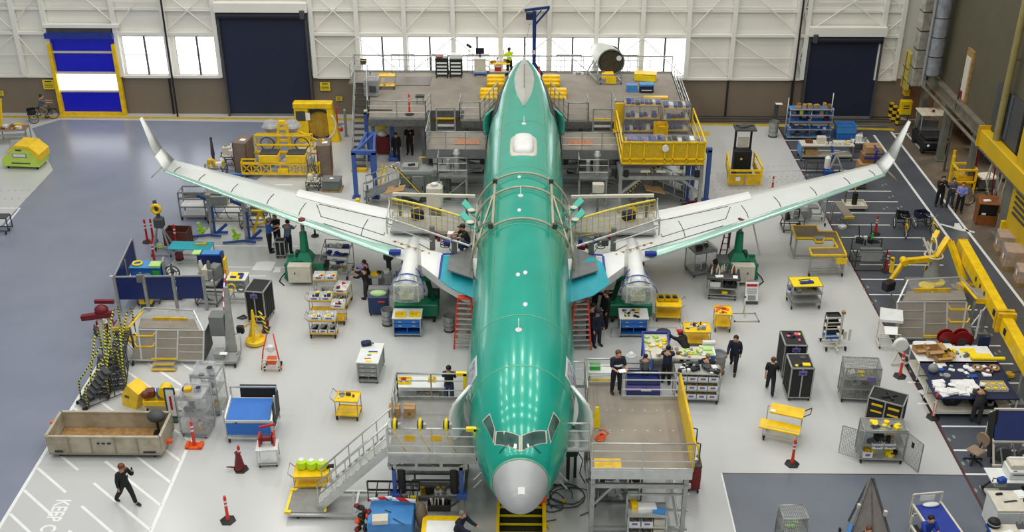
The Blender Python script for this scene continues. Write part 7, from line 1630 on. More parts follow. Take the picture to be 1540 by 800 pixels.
for i in range(22): q.sph(r.uniform(-.22,.22),r.uniform(-.2,.2),.15+i*.045,r.uniform(.08,.16),r.uniform(.08,.14),.08,7,4,r.randrange(8))
pa(t,'glove',q,['black','black','orange','jack_dark','black','yellow_old','red_dark','black']);pa(t,'hanger_post',MB().cyl(0,0,0,.03,1.2,6),'grey_dark')
t=table('yellow-edged cart top with white sheet at the bottom edge beside the grey-haired person',G(664,822),0,1.2,.9,.9,'yellow','alu');pa(t,'white_sheet',MB().box(0,-.1,.9,.9,.6,.01),'white_paper')
g=G(664,800);t=th('black_tool_caddy','open black caddy of cream-handled tools on the yellow cart top','toolbox',(g[0]-.05,g[1]+.0,.9));pa(t,'caddy',MB().tray(0,.1,0,.75,.3,.25,.02),'black');q=MB();r=random.Random(8)
for i in range(12): x=r.uniform(-.3,.3);q.tube((x,.1,.05),(x+r.uniform(-.05,.05),.1,.42),.022,5,r.randrange(2))
pa(t,'tool_handle',q,['cream','black'])
# nose tug with hazard steps and cables
t=th('nose_jack_steps','black and yellow striped step block under the nose cone','steps',G(785,800));q=MB()
for k in range(5): q.box(-.05,-.55+k*.28,0,1.5,.28,.25+.12*k,mi=0)
pa(t,'step_body',q,'black');q=MB()
for k in range(5): q.box(-.05,-.68+k*.28,.16+.12*k,1.52,.05,.09)
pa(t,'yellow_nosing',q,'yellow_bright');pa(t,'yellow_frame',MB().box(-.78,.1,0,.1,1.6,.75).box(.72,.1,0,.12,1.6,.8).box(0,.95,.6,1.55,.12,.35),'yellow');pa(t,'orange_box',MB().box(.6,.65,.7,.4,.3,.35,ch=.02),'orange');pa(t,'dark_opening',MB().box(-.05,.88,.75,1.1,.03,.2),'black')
t=th('cable_tangle','black cables looping across the floor right of the nose','cable',G(835,770));q=MB();r=random.Random(21);g=G(835,770)
for k in range(7):
    cx,cy,rr=r.uniform(-.5,.6),r.uniform(-.6,.9),r.uniform(.3,.8);q.path([(cx+rr*math.cos(a+k)*1.1,cy+rr*math.sin(a+k),.03+.02*(i % 3)) for i,a in enumerate([j*.45 for j in range(r.randrange(8,15))])],.02,5)
pa(t,'cable',q,'grey_dark');pa(t,'yellow_hose',MB().path([(-.6,-.4,.03),(-.4,-.1,.03),(-.35,-.5,.05),(-.2,-.9,.03)],.025,5),'yellow');pa(t,'plug',MB().box(.3,.5,.02,.12,.1,.1),'yellow')
for px,py,lb in ((728,700,'left'),(858,720,'right')):
    g=G(px,py);t=th('nose_jack','dark green hydraulic post standing close to the %s side of the nose' % lb,'jack',g);pa(t,'hydraulic_body',MB().box(0,.1,1.0,.45,.4,1.1,ch=.04),'jack_dark');pa(t,'post',MB().box(-.1,0,0,.12,.12,1.1).box(.15,.1,0,.1,.1,1.1),'steel_dark');pa(t,'hose',MB().path([(.2,0,1.2),(.4,-.1,.9),(.3,-.2,.4),(.5,-.3,.05)],.02,5),'black')
# ================================================================== right half of the floor
# ---- people
pn('person in black at far right holding a phone camera up, leftmost of three',G(1411,310),R(-5),'photo','cloth_black','cloth_black',short=False,extra='tablet',badge=True)
pn('person in dark grey jacket with arms crossed, middle of the group of three',G(1427,311),R(5),'cross','cloth_grey','cloth_jeans',long_hair=True,short=False,h=1.72)
pn('person in lilac-blue shirt and dark trousers, rightmost of the group of three',G(1441,319),R(-20),'cross','cloth_lilac','cloth_black','hair_brown',short=False,h=1.76)
pn('person in black shirt and trousers walking alone on open floor, right of the bench cluster',G(1102,557),R(-20),'walk','cloth_navy','cloth_black',short=False,skin='skin')
pn('person in black tee with tied brown hair walking away beside the black curtained carts',G(1157,590),R(165),'walk','cloth_black','cloth_black','hair_brown',h=1.7)
pn('person in navy under the right wing root, left of the blue-drawer bench, nearest the ladder',G(887,512),R(150),'work','cloth_navy','cloth_navy',short=False,h=1.82)
pn('person in dark overalls under the right wing root, facing the others',G(897,520),R(35),'stand','cloth_navy','cloth_navy',short=False,h=1.8,cap='navy')
pn('person in black under the right wing root, backmost against the green trolley',G(910,492),R(-60),'stand','cloth_black','cloth_black','hair_brown',short=False,h=1.86)
pn('person leaning under the wing root beside the yellow hose, farthest of the cluster',G(893,478),R(100),'reach','cloth_black','cloth_black',short=False,h=1.72)
pn('person in blue tee and dark vest holding papers on the right nose platform',G(926,590,Z3),R(15),'hold','cloth_jeans','cloth_navy','hair_brown',extra='paper',vest='cloth_navy',h=1.82)
pn('person in black shirt standing upright at centre left of the busy bench group',G(1001,577),R(170),'work','cloth_navy','cloth_black',short=False,h=1.76)
pn('person in grey tee at the royal blue totes behind the right nose platform',G(969,580),R(180),'work','cloth_grey','cloth_black',h=1.45)
pn('person with red cap bent over the parts bench',G(1030,552),R(-150),'bend','cloth_black','cloth_black',cap='red',short=False,h=1.76)
pn('person in black with cream hair bending at the right end of the parts bench',G(1058,585),R(150),'work','cloth_black','cloth_black','wood',short=False,h=1.62)
pn('person in charcoal working at the table strewn with white parcels',G(1466,636),R(165),'work','cloth_charcoal','cloth_charcoal','hair_black',short=False,cap='white',h=1.72)
pn('person in royal blue shirt at the bottom edge left of the blue long cart',G(1384,832),R(10),'work','cloth_royal','cloth_navy',h=1.76)
pn('brown-haired person just entering the bottom edge behind the A-frame rack',G(1296,852),0,'stand','cloth_charcoal','cloth_navy','hair_brown',h=1.7)
pn('person in hi-vis trimmed dark top at the right edge beside the white printer',G(1541,748),R(80),'work','cloth_navy','cloth_navy','hair_brown',vest='cloth_hivis',h=1.7)
# ---- forklift in yellow cage
t=th('order_picker_truck','black forklift with yellow cage sides standing alone right of the tail','forklift',G(1116,275));W_=1.75
pa(t,'mast',MB().beam((-.42,.9,.2),(-.42,.9,3.0),.1,.14).beam((.42,.9,.2),(.42,.9,3.0),.1,.14).beam((-.42,.9,2.95),(.42,.9,2.95),.1).beam((-.42,.9,1.3),(.42,.9,1.3),.1),'black')
pa(t,'overhead_guard',MB().box(0,.7,2.9,1.15,.9,.08).box(-.1,.75,2.98,.5,.4,.08,.3),'grey_dark');pa(t,'power_unit',MB().box(0,.75,.3,.95,.7,1.4,ch=.05).box(0,.25,.25,.8,.5,.35),'black');pa(t,'cab_panel',MB().box(0,.84,1.75,.6,.04,.6),'cream');pa(t,'floor_mat',MB().box(0,.0,.6,.75,.5,.04),'grey_dark')
pa(t,'warning_label',MB().box(-.1,.38,1.2,.12,.01,.1),'yellow_bright');q=MB()
q.beam((-W_/2*.85,1.1,1.35),(-W_/2,-.6,1.2),.09);q.beam((W_/2*.85,1.1,1.35),(W_/2,-.6,1.2),.09)
for sx in (-1,1):
    q.beam((sx*W_/2,-.6,.2),(sx*W_/2,-.6,1.2),.09);q.beam((sx*W_/2*.85,1.1,.5),(sx*W_/2*.85,1.1,1.35),.08);q.beam((sx*W_/2,-.6,.75),(sx*W_/2*.85,1.1,.85),.06)
pa(t,'cage_rail',q,'yellow');pa(t,'cage_panel',MB().box(0,-.6,.15,W_,.05,.62).extr([(-W_/2,-.6,.2),(-W_/2*.87,1.0,.45),(-W_/2*.87,1.0,.8),(-W_/2,-.6,.7)],(.03,0,0)).extr([(W_/2,-.6,.2),(W_/2*.87,1.0,.45),(W_/2*.87,1.0,.8),(W_/2,-.6,.7)],(-.03,0,0)),'yellow_old');pa(t,'front_rail',MB().beam((-W_/2,-.63,1.0),(W_/2,-.63,1.0),.09).beam((-W_/2,-.63,.78),(W_/2,-.63,.78),.06),'yellow');pa(t,'paper_notice',MB().box(-.38,-.64,.4,.25,.01,.22),'white_paper');pa(t,'grey_strap',MB().box(.0,-.64,.15,.08,.02,.6),'grey')
for x in (-.6,.6): pa(t,'wheel',MB().lathe([(.08,-.05),(.15,-.05),(.15,.05),(.08,.05)],x,.9,.15,12,0,'x'),'rubber')
t=th('grease_stand','thin navy upright stand with hook right of the blue square frame','stand',G(1050,300));pa(t,'pole',MB().cyl(0,0,0,.04,1.6,8),'navy');pa(t,'hook',MB().path([(-.12,0,1.6),(0,0,1.5),(.15,0,1.65)],.02,5),'navy');pa(t,'foot',MB().cyl(0,0,0,.2,.04,10),'grey_dark')
t=th('red_hose_pile','pile of dark red hoses at the foot of the right blue frame','hose',G(1040,312));q=MB()
for k in range(4): q.ring((.12*k-.2,.05*k,.05+.04*k),.35-.03*k,.05,'z',14)
pa(t,'hose',q,'red_dark')
t=th('floor_plate','small yellow plate painted on the light floor beyond the forklift','plate',G(1057,201));pa(t,'plate',MB().box(0,0,.004,.85,.55,.015),'yellow_old')
stanchion('short red post tip showing behind the right wing',G(1161,288),'red','hex',0,.9)
# ---- upper right storage
g=G(1214,207);t=th('parts_shelving','blue and grey multi-tier shelving loaded with boxes by the navy door','shelving',g);q=MB()
for x in (-1.25,0,1.25):
    for y in (-.3,.35): q.tube((x,y,.05),(x,y,2.0 if x else 1.9),.025,6)
pa(t,'upright',q,'alu')
for k,z in enumerate((.12,.6,1.08,1.5,1.85)):
    s_=pa(t,'shelf',MB().box(0,0,z,2.6,.7,.05),'blue_light' if k in (0,4) else 'blue_mid');pa(s_,'shelf_lip',MB().beam((-1.3,-.36,z+.05),(1.3,-.36,z+.05),.05),'alu_bright')
    c=[['grey_dark','navy'],['white','blue','grey_dark'],['navy','red_dark','grey'],['wood','card','yellow_bright','navy','red_dark'],['card','card_dark']][k];pa(t,'shelf_load',so(0,0,z+.05,2.4,.55,c,9,70+k,.3 if k < 4 else .35,.15,.35),c)
pa(t,'end_pole',MB().tube((1.3,.3,0),(1.3,.3,2.7),.03).tube((-1.3,.3,0),(-1.3,.3,2.4),.03),'cream')
for k,(x,lb) in enumerate(((-.25,'upper'),(-.25,'lower'))):
    g=G(1269,206);t=th('blue_tote','%s light blue tote in the stack beside the tall shelving' % lb,'tote',(g[0],g[1],.02+.42*(1-k)),0);pa(t,'tote_body',MB().tray(0,0,0,1.15-.03*k,.8,.42,.04),'blue_light' if k == 0 else 'blue_mid');pa(t,'tote_rim',MB().beam((-.58,-.41,.4),(.58,-.41,.4),.04),'blue_light')
t=table('long white table covered with cups, boxes and tools in the upper right',G(1240,238),0,3.0,.9,.95,'cream','alu',shelf='cream',wh=True)
pa(t,'blue_end_panel',MB().box(-1.5,0,.3,.04,.9,.6),'blue_light')
g=G(1240,238)
for i,(x,s_,m_,lb) in enumerate(((-1.0,(.4,.3,.15),'brown','small dark brown box on the left end of the long white table'),(-.3,(.5,.35,.35),'cream','cream appliance near the middle of the long white table'),(.15,(.35,.3,.15),'grey_dark','black case near the middle of the long white table'))):
    t=th('table_box',lb,'box',(g[0]+x,g[1]+.05,.955));pa(t,'box_body',MB().box(0,0,0,*s_,ch=.02),m_);pa(t,'box_lid',MB().box(0,0,s_[2],s_[0]*.9,s_[1]*.9,.02),m_)
for i,x in enumerate((-.2,.05,.3,.55,.8)):
    t=th('white_cup','white cup in the row on the long white table','cup',(g[0]+x+.1,g[1]-.28,.955),0,'white cups on the long table');pa(t,'cup_body',MB().lathe([(.08,0),(.1,.16),(.08,.16),(.06,.03)],n=10),'white')
t=th('tool_heap','heap of tools and rags on the right end of the long white table','tools',(g[0]+1.15,g[1],.955));pa(t,'tool',so(0,0,0,.6,.7,['brown','yellow_bright','grey_dark','cream'],8,91,.15,.1,.25),['brown','yellow_bright','grey_dark','cream'])
for i,x in enumerate((-.95,-.6)): box_thing('cardboard carton under the long white table, %s one' % ('left','right')[i],(g[0]+x-.1,g[1]-.2,.31),(.36,.4,.34))
t=th('wire_rack','low dark wire rack on the floor in front of the long white table','rack',G(1228,260));pa(t,'rack_frame',MB().frame(-.6,.6,0,.02,.6,.03,mx=(0,)).frame(-.6,.6,.5,.02,.6,.03),'steel_dark');pa(t,'rack_top',MB().box(0,.25,.6,1.2,.5,.02),'steel_dark')
t=th('tripod_lift','blue and white tripod lifting tool standing in front of the long white table','lift',G(1254,262));pa(t,'tripod',MB().beam((0,0,1.2),(-.4,-.2,.1),.07).beam((0,0,1.2),(.5,-.2,.1),.07).beam((0,0,1.2),(.1,.5,.1),.07).beam((-.35,0,1.2),(.5,0,1.35),.09).beam((-.25,-.1,.6),(.3,-.1,.6),.05),'alu_bright');pa(t,'blue_base',MB().box(-.35,-.1,.05,.5,.45,.3,ch=.04).beam((-.1,0,.9),(-.3,.2,1.6),.1),'blue');pa(t,'white_cylinder',MB().lathe([(.15,.4),(.17,.5),(.17,1.0),(.08,1.1)],-.45,-.05,0,12),'white');wheels(t,.7,.4,.07)
for k,(z,m_,s_) in enumerate(((0,'card',(1.1,.8,.75)),(.76,'card_dark',(.95,.75,.45)),(1.22,'card',(.85,.7,.4)))):
    g=G(1303,262);t=box_thing('cardboard carton in the blue-strapped stack by the right wingtip, %s' % ('bottom one','middle one','top one')[k],(g[0]+.1*k,g[1]+.15*k,z),s_,m_)
g=G(1303,262);t=th('blue_strap','blue strapping wound round the carton stack by the right wingtip','strap',(g[0]+.12,g[1],.05));pa(t,'strap',MB().box(.1,-.44,0,.09,.02,1.55).box(.12,-.3,1.6,.09,1.0,.02).box(.05,-.32,1.0,1.05,.02,.09).box(.05,-.32,1.25,1.0,.02,.07),'royal')
machine('white_test_unit','white and clear test unit behind the blue-strapped cartons','machine',G(1292,226),0,81,1.0,.7,1.0,['white','cream','grey'],7)
machine('flat_fixture','low grey fixture with white caps behind the right wingtip','fixture',G(1265,280),0,82,2.4,.8,.55,['grey','cream','grey_dark','brown'],14)
trash('silver trash can standing by the aisle edge in the upper right',G(1162,205),.3,.95)
t=th('sign_post','thin dark post with white note above the silver trash can','post',G(1165,186));pa(t,'post',MB().box(0,0,0,.25,.1,1.3),'grey_dark');pa(t,'note',MB().box(.1,-.1,1.32,.4,.3,.02),'white_paper')
t=th('white_tray_post','white square tray base with dark post under the right wingtip','stand',G(1284,312));pa(t,'tray_base',MB().tray(0,0,.12,1.15,.85,.16,.05),'cream');pa(t,'dark_post',MB().box(0,.05,.15,.25,.2,.7,ch=.03),'black');pa(t,'yellow_pole',MB().cyl(0,.2,.15,.04,1.7,8),'yellow_old');pa(t,'side_pole',MB().cyl(-.45,.2,.15,.05,1.3,8),'steel');wheels(t,.9,.6,.06)
t=th('plank_bench','grey trestle with yellow-ended brown plank on the workstation lines','bench',G(1263,336));pa(t,'plank',MB().extr([(.05,-.4,.55),(.55,-.4,.5),(.25,.9,.75),(-.2,.9,.75)],(0,0,.07)),'deck');pa(t,'yellow_end',MB().box(.3,-.42,.48,.5,.06,.12),'yellow');pa(t,'trestle_leg',MB().beam((-.2,.8,0),(-.2,.8,.75),.06).beam((.3,-.3,0),(.3,-.3,.5),.06).beam((-.45,.3,0),(-.45,.3,1.0),.06),'alu');pa(t,'white_tool',MB().box(0,-.5,0,.3,.3,.12,.5),'white')
machine('inspection_machine','grey wheeled test frame under the right wing with blue gloves on it','machine',G(1190,345),0,84,1.0,.8,1.2,['grey','navy','white'],6)
t=th('clear_screen_cart','tall clear panelled cart beneath the right wing leading edge','cart',G(1217,336));q=MB();q.frame(-.75,.75,0,.15,1.5,.06);q.frame(-.75,.75,.8,.15,1.5,.06);q.beam((-.75,0,1.5),(-.75,.8,1.5),.06);q.beam((.75,0,1.5),(.75,.8,1.5),.06);pa(t,'cart_frame',q,'alu');pa(t,'clear_panel',MB().box(0,0,.2,1.45,.02,1.3).box(.74,.4,.2,.02,.8,1.3),'film_thin');pa(t,'inner_load',MB().box(-.2,.4,.2,.6,.5,.4,.1).box(.2,.4,.7,.5,.4,.1),'grey');wheels(t,1.4,.7,.08)
# yellow-edged platform table
g=G(1228,405);t=th('work_platform_stand','large grey stepped platform table with yellow edging right of the right green jack','platform',(g[0],g[1],0));ox,oy=g[0],g[1]
def rp(px,py,z): a=G(px,py,z);return (a[0]-ox,a[1]-oy)
Z9=1.15
top=[rp(*p,Z9) for p in ((1221,384),(1273,384),(1257,349),(1231,348),(1228,340),(1191,340),(1197,358),(1223,358),(1227,364),(1238,364),(1240,359),(1252,359),(1260,373),(1217,374))]
pa(t,'deck',MB().prism(top,Z9-.1,Z9),mat('deck_brown',(128,112,92),.75,0,.08,2));q=MB()
for a,b in zip(top,top[1:]+top[:1]): q.beam((a[0],a[1],Z9),(b[0],b[1],Z9),.07,.09)
pa(t,'yellow_edging',q,'yellow');pa(t,'yellow_plate',MB().box(top[1][0]-.2,top[1][1]-.05,Z9-.42,.5,.04,.3),'yellow');pa(t,'clear_lens',MB().box(*(rp(1233,357,Z9+.03)),Z9,.5,.3,.03),'grey')
q=MB()
for i in (0,1,5,6): q.beam((top[i][0]*.97,top[i][1]+(.1 if i < 2 else -.05),.12),(top[i][0]*.97,top[i][1]+(.1 if i < 2 else -.05),Z9-.1),.08)
q.beam((top[0][0],top[0][1]+.1,.4),(top[1][0],top[1][1]+.1,.4),.06);q.beam((top[0][0],top[0][1]+.1,.25),(top[1][0],top[1][1]+.1,.25),.06);q.beam((top[6][0],top[6][1],.2),(top[6][0]+1.2,top[6][1],.2),.06);q.beam((top[6][0],top[6][1],.2),(top[5][0],top[5][1]-.1,.2),.06);q.beam((top[1][0],top[1][1]+.1,.3),(top[2][0],top[2][1]-.1,.3),.06);q.beam((top[2][0],top[2][1]-.1,.1),(top[2][0],top[2][1]-.1,Z9-.1),.07)
pa(t,'leg_frame',q,'alu')
for i in (0,1): caster(t,top[i][0]*.97,top[i][1]+.1,.1,.06)
# equipment rack with dark tools
t=th('calibration_rack','wire-framed bench with black instruments and grey box on the workstation lines','rack',G(1304,402));q=MB();q.frame(-.7,.7,-.35,.02,1.1,.04,mz=(.75,));q.frame(-.7,.7,.6,.02,1.2,.04);q.beam((-.7,-.35,.4),(-.7,.6,.4),.04);q.beam((.7,-.35,.4),(.7,.6,.4),.04);q.beam((-.7,-.35,.75),(-.7,.6,.75),.04);q.beam((.7,-.35,.75),(.7,.6,.75),.04);pa(t,'frame',q,'steel_dark');pa(t,'grey_box',MB().box(0,-.25,.55,.95,.4,.5).box(0,-.25,1.05,1.0,.44,.03,mi=1),['grey','grey_mid']);pa(t,'instruments',so(0,.45,1.1,1.3,.7,['black','black','grey_dark','white','wood'],16,92,.35,.1,.35),['black','black','grey_dark','white','wood']);pa(t,'green_light',MB().box(.1,.3,1.3,.06,.1,.35),'green_bright');pa(t,'monitor_arm',MB().beam((-.4,.5,1.2),(-.5,.6,1.9),.04).beam((.2,.7,1.2),(.1,.7,2.0),.03),'black')
stanchion('striped red and yellow post behind the wire-framed instrument bench',G(1316,352),'red','hex',0,1.0)
stanchion('red post on dark base right of the wire-framed instrument bench',G(1332,408),'red','hex',0,1.05)
# tricycles
tricycle('parked cargo tricycle with black basket, left of the pair on the workstation lines',G(1358,350),R(-6),'black')
tricycle('parked cargo tricycle with navy baskets, right of the pair beside the white walkway line',G(1393,348),R(14),'navy',bag='navy')
# yellow top cart, tool stand
t=cart('aluminium tool cart with bright yellow top and blue tool on it',G(1207,458),R(3),1.35,.9,1.15,n=3,shelf=['grey','grey','yellow_bright'],handle=0,lip=.02,items=[None,(['grey_dark','brown','grey','jack_dark'],10,.25)],low=.35,seed=8);pa(t,'blue_tool',MB().box(.0,-.15,1.17,.6,.15,.08,.1).cyl(.15,-.12,1.17,.09,.1,10),'royal');pa(t,'black_tool',MB().beam((-.3,.1,1.19),(.25,.2,1.19),.03),'grey_dark');pa(t,'blue_handle',MB().sph(-.75,-.25,.95,.08,n=8,m=5),'royal')
green_jack('tall green wing jack with pale cabinet standing under the right wing',G(1106,416),1)
t=th('yellow_wing_shoe','yellow jack bracket lying against the right wing underside by the green jack','bracket',G(1095,372));pa(t,'bracket',MB().beam((-.3,0,.9),(.35,.1,1.3),.22).beam((.4,0,1.3),(.9,0,1.5),.2),'yellow');pa(t,'prop',MB().beam((0,0,0),(0,0,1.0),.12),'steel');pa(t,'white_prop',MB().tube((1.0,-.3,1.5),(1.4,-.8,0),.04),'white')
t=th('pipe_ladder','dark red narrow ladder propped against the right green jack','ladder',G(1083,405));q=MB();q.beam((-.25,-.2,0),(.15,.3,2.0),.05);q.beam((.1,-.2,0),(.4,.3,2.0),.05)
for k in range(7): u=(k+.5)/7;q.beam((-.25+.4*u,-.2+.5*u,2*u),(.1+.3*u,-.2+.5*u,2*u),.03)
pa(t,'ladder_frame',q,'red_dark');pa(t,'foot',MB().box(-.08,-.2,0,.45,.08,.04),'black')
t=th('instrument_trolley','grey trolley crowded with dark bottles and white boxes by the right green jack','trolley',G(1085,445),R(-6));q=MB();q.frame(-.65,.65,-.4,.15,1.1,.05,mz=(.6,));q.frame(-.65,.65,.4,.15,1.1,.05,mz=(.6,));pa(t,'frame',q,'alu');pa(t,'top_tray',MB().tray(0,0,1.05,1.45,.95,.1,.03),'grey_dark');r=random.Random(17);q=MB()
for k in range(26): q.lathe([(.05,0),(.05,.22),(.02,.28),(.02,.36)],r.uniform(-.6,.6),r.uniform(-.05,.4),1.1,6,r.randrange(4))
pa(t,'bottle_cluster',q,['black','brown','cream','grey_dark']);pa(t,'top_papers',MB().box(-.2,-.25,1.12,.35,.2,.03,.2).box(.5,-.25,1.12,.2,.25,.03),'white_paper');pa(t,'mid_shelf',MB().box(0,0,.6,1.2,.75,.03).box(0,0,.25,1.2,.75,.03),'alu');wheels(t,1.15,.7,.09)
g=G(1085,445);bins('white box on the middle tier of the bottle trolley',g,R(-6),[(-.35,-.2)],.63,(.45,.3,.25),'white',('grey','black'),None,'bin',None);bins('black bin on the middle tier of the bottle trolley',g,R(-6),[(.15,-.2),(.45,-.2)],.63,(.28,.35,.18),'black',('grey_dark','grey'),'black bins on the bottle trolley','bin',None);bins('small yellow bin on the lowest tier of the bottle trolley',g,R(-6),[(.1,-.2)],.28,(.25,.2,.12),'yellow_bright',('yellow',),None,'bin',None)
t=th('warning_board','white warning sign with red header on a barrel stand right of the bottle trolley','sign',G(1128,454));pa(t,'sign_face',MB().extr([(-.3,-.2,.15),(.3,-.2,.15),(.28,.0,1.0),(-.28,.0,1.0)],(0,.03,0)),'white_paper');pa(t,'red_header',MB().extr([(-.24,-.05,.82),(.24,-.05,.82),(.24,-.03,.93),(-.24,-.03,.93)],(0,-.012,0)),'red');q=MB()
for k in range(3): q.extr([(-.22,-.09-.025*k,.7-.09*k),(.22,-.09-.025*k,.7-.09*k),(.22,-.085-.025*k,.73-.09*k),(-.22,-.085-.025*k,.73-.09*k)],(0,-.012,0))
q.extr([(-.16,-.2,.22),(.18,-.2,.22),(.18,-.15,.42),(-.16,-.15,.42)],(0,-.02,0));pa(t,'sign_text',q,'grey');pa(t,'drum',MB().lathe([(.3,.1),(.32,.7),(.3,.75)],.1,.4,0,14),'grey_mid');pa(t,'feet',MB().cyl(.1,.4,0,.28,.1,12).box(0,-.2,0,.6,.06,.15),'grey_dark')
t=th('pipe_stand','white plastic pipe frame standing on the floor below the warning sign','stand',G(1120,478));q=MB();pts=[(-.55,.35,.04),(.5,.35,.04),(.55,-.35,.04),(-.5,-.35,.04)];q.path(pts,.025,6,0,True);q.tube((0,.35,.04),(0,.35,.85),.025);q.tube((.0,.35,.85),(0,.0,.04),.018);pa(t,'pipe',q,'cream');pa(t,'joint',MB().sph(0,.35,.85,.05,n=6,m=4).sph(-.55,.35,.04,.04,n=6,m=4).sph(.5,.35,.04,.04,n=6,m=4).sph(.55,-.35,.04,.04,n=6,m=4).sph(-.5,-.35,.04,.04,n=6,m=4),'grey_dark')
g=G(1053,412);cage('dark film-covered rack standing beneath the right wing',(g[0],g[1]+.2,0),R(20),1.1,.9,1.3,2,[(['grey_dark','steel'],6,.3),(['grey_dark','black'],5,.3)],seed=9,tag_=False,film='film_thin',mesh=False)
# yellow carts
bench('rolling bench with blue drawers and tool-strewn white top below right engine strut',G(951,500),0,1.2,.85,.95,seed=6)
g=G(951,500);t=th('tool_scatter','black and yellow hand tools scattered on the right blue-drawer bench','tools',(g[0],g[1],.955));pa(t,'tool',so(0,0,0,1.0,.65,['black','grey','yellow_bright','black','brown'],16,97,.07,.06,.22),['black','grey','yellow_bright','black','brown'])
t=cart('yellow cart holding olive bins, right of the right blue-drawer bench',G(1004,478),R(-3),1.1,.8,.75,handle=1,low=.25);g=G(1004,478)
bins('olive parts bin on the yellow cart right of the blue-drawer bench',g,0,[(-.33,.25),(-.03,.25),(.27,.25)],.80,(.28,.42,.14),'yellow_old',('grey','wood','jack_dark'),'olive bins on the yellow cart','bin',None)
t=cart('yellow cart with tray of mixed tools behind the parts benches',G(1046,518),R(0),1.1,.8,.8,handle=-1,low=.3,items=[None,(['white','grey_dark','grey','brown'],14,.15)],seed=12);t=cart('small yellow two-shelf cart standing alone right of the yellow tool tray cart',G(1085,493),R(-4),.72,.8,.85,handle=0,low=.3,items=[None,(['orange','pink','wood','red'],12,.06)],seed=14)
t=th('folding_cart','yellow cart with two offset decks and tilted handle, left of the orange-banded post','cart',G(1174,658),R(-20));t.scale=(1.15,1.15,1.15);q=MB();q.frame(-.55,.55,-.32,.2,.55,.035);q.frame(-.55,.55,.42,.2,.85,.035);q.beam((.55,-.32,.2),(.55,.42,.2),.04);q.beam((-.55,-.32,.2),(-.55,.42,.2),.04);pa(t,'frame',q,'alu_bright');pa(t,'yellow_deck',MB().extr([(-.68,-.42,.5),(.58,-.42,.5),(.58,.0,.55),(-.68,.0,.55)],(0,0,.05)),'yellow');pa(t,'yellow_deck',MB().extr([(-.45,.0,.85),(.6,.0,.85),(.6,.5,.88),(-.45,.5,.88)],(0,0,.05)),'yellow');pa(t,'handle',MB().path([(.55,.1,.85),(.8,.1,1.05),(.8,.45,1.05),(.55,.45,.85)],.018,6),'brown');pa(t,'paper',MB().box(-.35,.1,.9,.15,.12,.01),'white_paper');wheels(t,1.0,.6,.09)
for px,py,lb,bs in ((1191,698,'orange post on dark hexagon base standing alone right of the yellow folding cart','hex'),(1403,628,'orange-red post on hexagon base in front of the white parcel table','hex'),(1353,566,'orange-red post on square base left of the cardboard-laden table','hex')): stanchion(lb,G(px,py),'orange_red',bs,0,1.1)
# black carts and cages
black_cart('black curtained cart with yellow and pink items on top, farther of the pair',G(1187,558),R(0),.85,1.1,1.55,(['black','yellow_bright','black','pink'],9,.08),seed=3)
black_cart('black curtained cart with one yellow box on top, nearer of the pair',G(1197,592),R(0),.85,1.0,1.5,(['yellow_bright','black','grey_dark'],5,.08),seed=5)
g=G(1289,600);cage('wire cage cart with yellow bags and blue-labelled bins, behind the black-topped cart',(g[0],g[1]+.1,0),R(-5),1.35,.8,1.6,3,[(['white','grey','yellow_old'],5,.25),(['white','wood','grey'],6,.25),(['yellow_bright','yellow','white'],9,.3)],seed=21)
t=black_cart('low black-topped cart with yellow-black curtains between the two wire cages',G(1329,634),R(-28),1.25,.85,1.15,None,False,7);pa(t,'hazard_panel',MB().box(-.28,-.46,.62,.4,.03,.36).box(.32,-.46,.62,.4,.03,.36),'hazard_z');pa(t,'folded_strap',MB().beam((-.2,-.2,1.18),(.25,.2,1.18),.12,.04).beam((.2,-.2,1.18),(-.1,.25,1.2),.1,.04),'black')
g=G(1322,692);cage('wire cage cart with both mesh doors swung open and yellow bins inside',(g[0],g[1]+.15,0),R(-2),1.5,.75,1.45,3,[(['yellow_bright','black','yellow_old'],18,.3),(['grey_dark','yellow_old','black'],10,.25),(['yellow_bright','navy','yellow_bright'],14,.16)],doors=True,seed=23,tag_=False)
g=G(1322,692);bins('white blue-labelled bin on the middle shelf of the open wire cage',(g[0],g[1]+.15,0),0,[(-.22,-.2),(.22,-.2)],.66,(.38,.35,.2),'white',('yellow','grey','wood'),'white bins in the open cage')
bins('white bin of yellow parts at bottom left of the open wire cage',(g[0],g[1]+.15,0),0,[(-.52,-.2)],.26,(.34,.35,.24),'white',('yellow_bright','yellow'),None)
g=G(1187,815);cage('small wire mesh cart cut by the bottom edge on the dark patch',(g[0],g[1],0),R(3),.8,.7,1.25,2,[(['grey_dark','brown'],5,.2),(['grey','pale_green'],3,.1)],seed=25,tag_=False)
t=th('white_tool_stand','cream tubular stand of black and blue trays alone on the right floor','stand',G(1252,520),R(4));q=MB();q.beam((.25,0,.1),(.25,0,1.6),.07);q.frame(-.45,.15,-.2,.3,1.5,.04,mz=(.6,.95,1.25));q.frame(-.4,.15,.25,.3,1.4,.04);q.beam((-.5,-.25,.15),(.5,-.3,.15),.06);q.beam((-.5,.4,.15),(.4,.4,.15),.06);q.beam((0,-.7,.15),(0,.4,.15),.06);pa(t,'stand_frame',q,'cream')
for z,m_ in ((.45,'blue_mid'),(.75,'black'),(1.1,'black'),(1.45,'black')): pa(t,'tray',MB().tray(-.15,0,z,.55,.4,.08,.02),m_)
pa(t,'clamp_knobs',so(.5,0,.4,.3,.6,['cream','cream','grey_dark'],6,41,.8,.05,.12),['cream','cream','grey_dark']);pa(t,'wood_block',MB().box(.25,0,1.55,.14,.14,.12),'wood');wheels(t,.8,.8,.08)
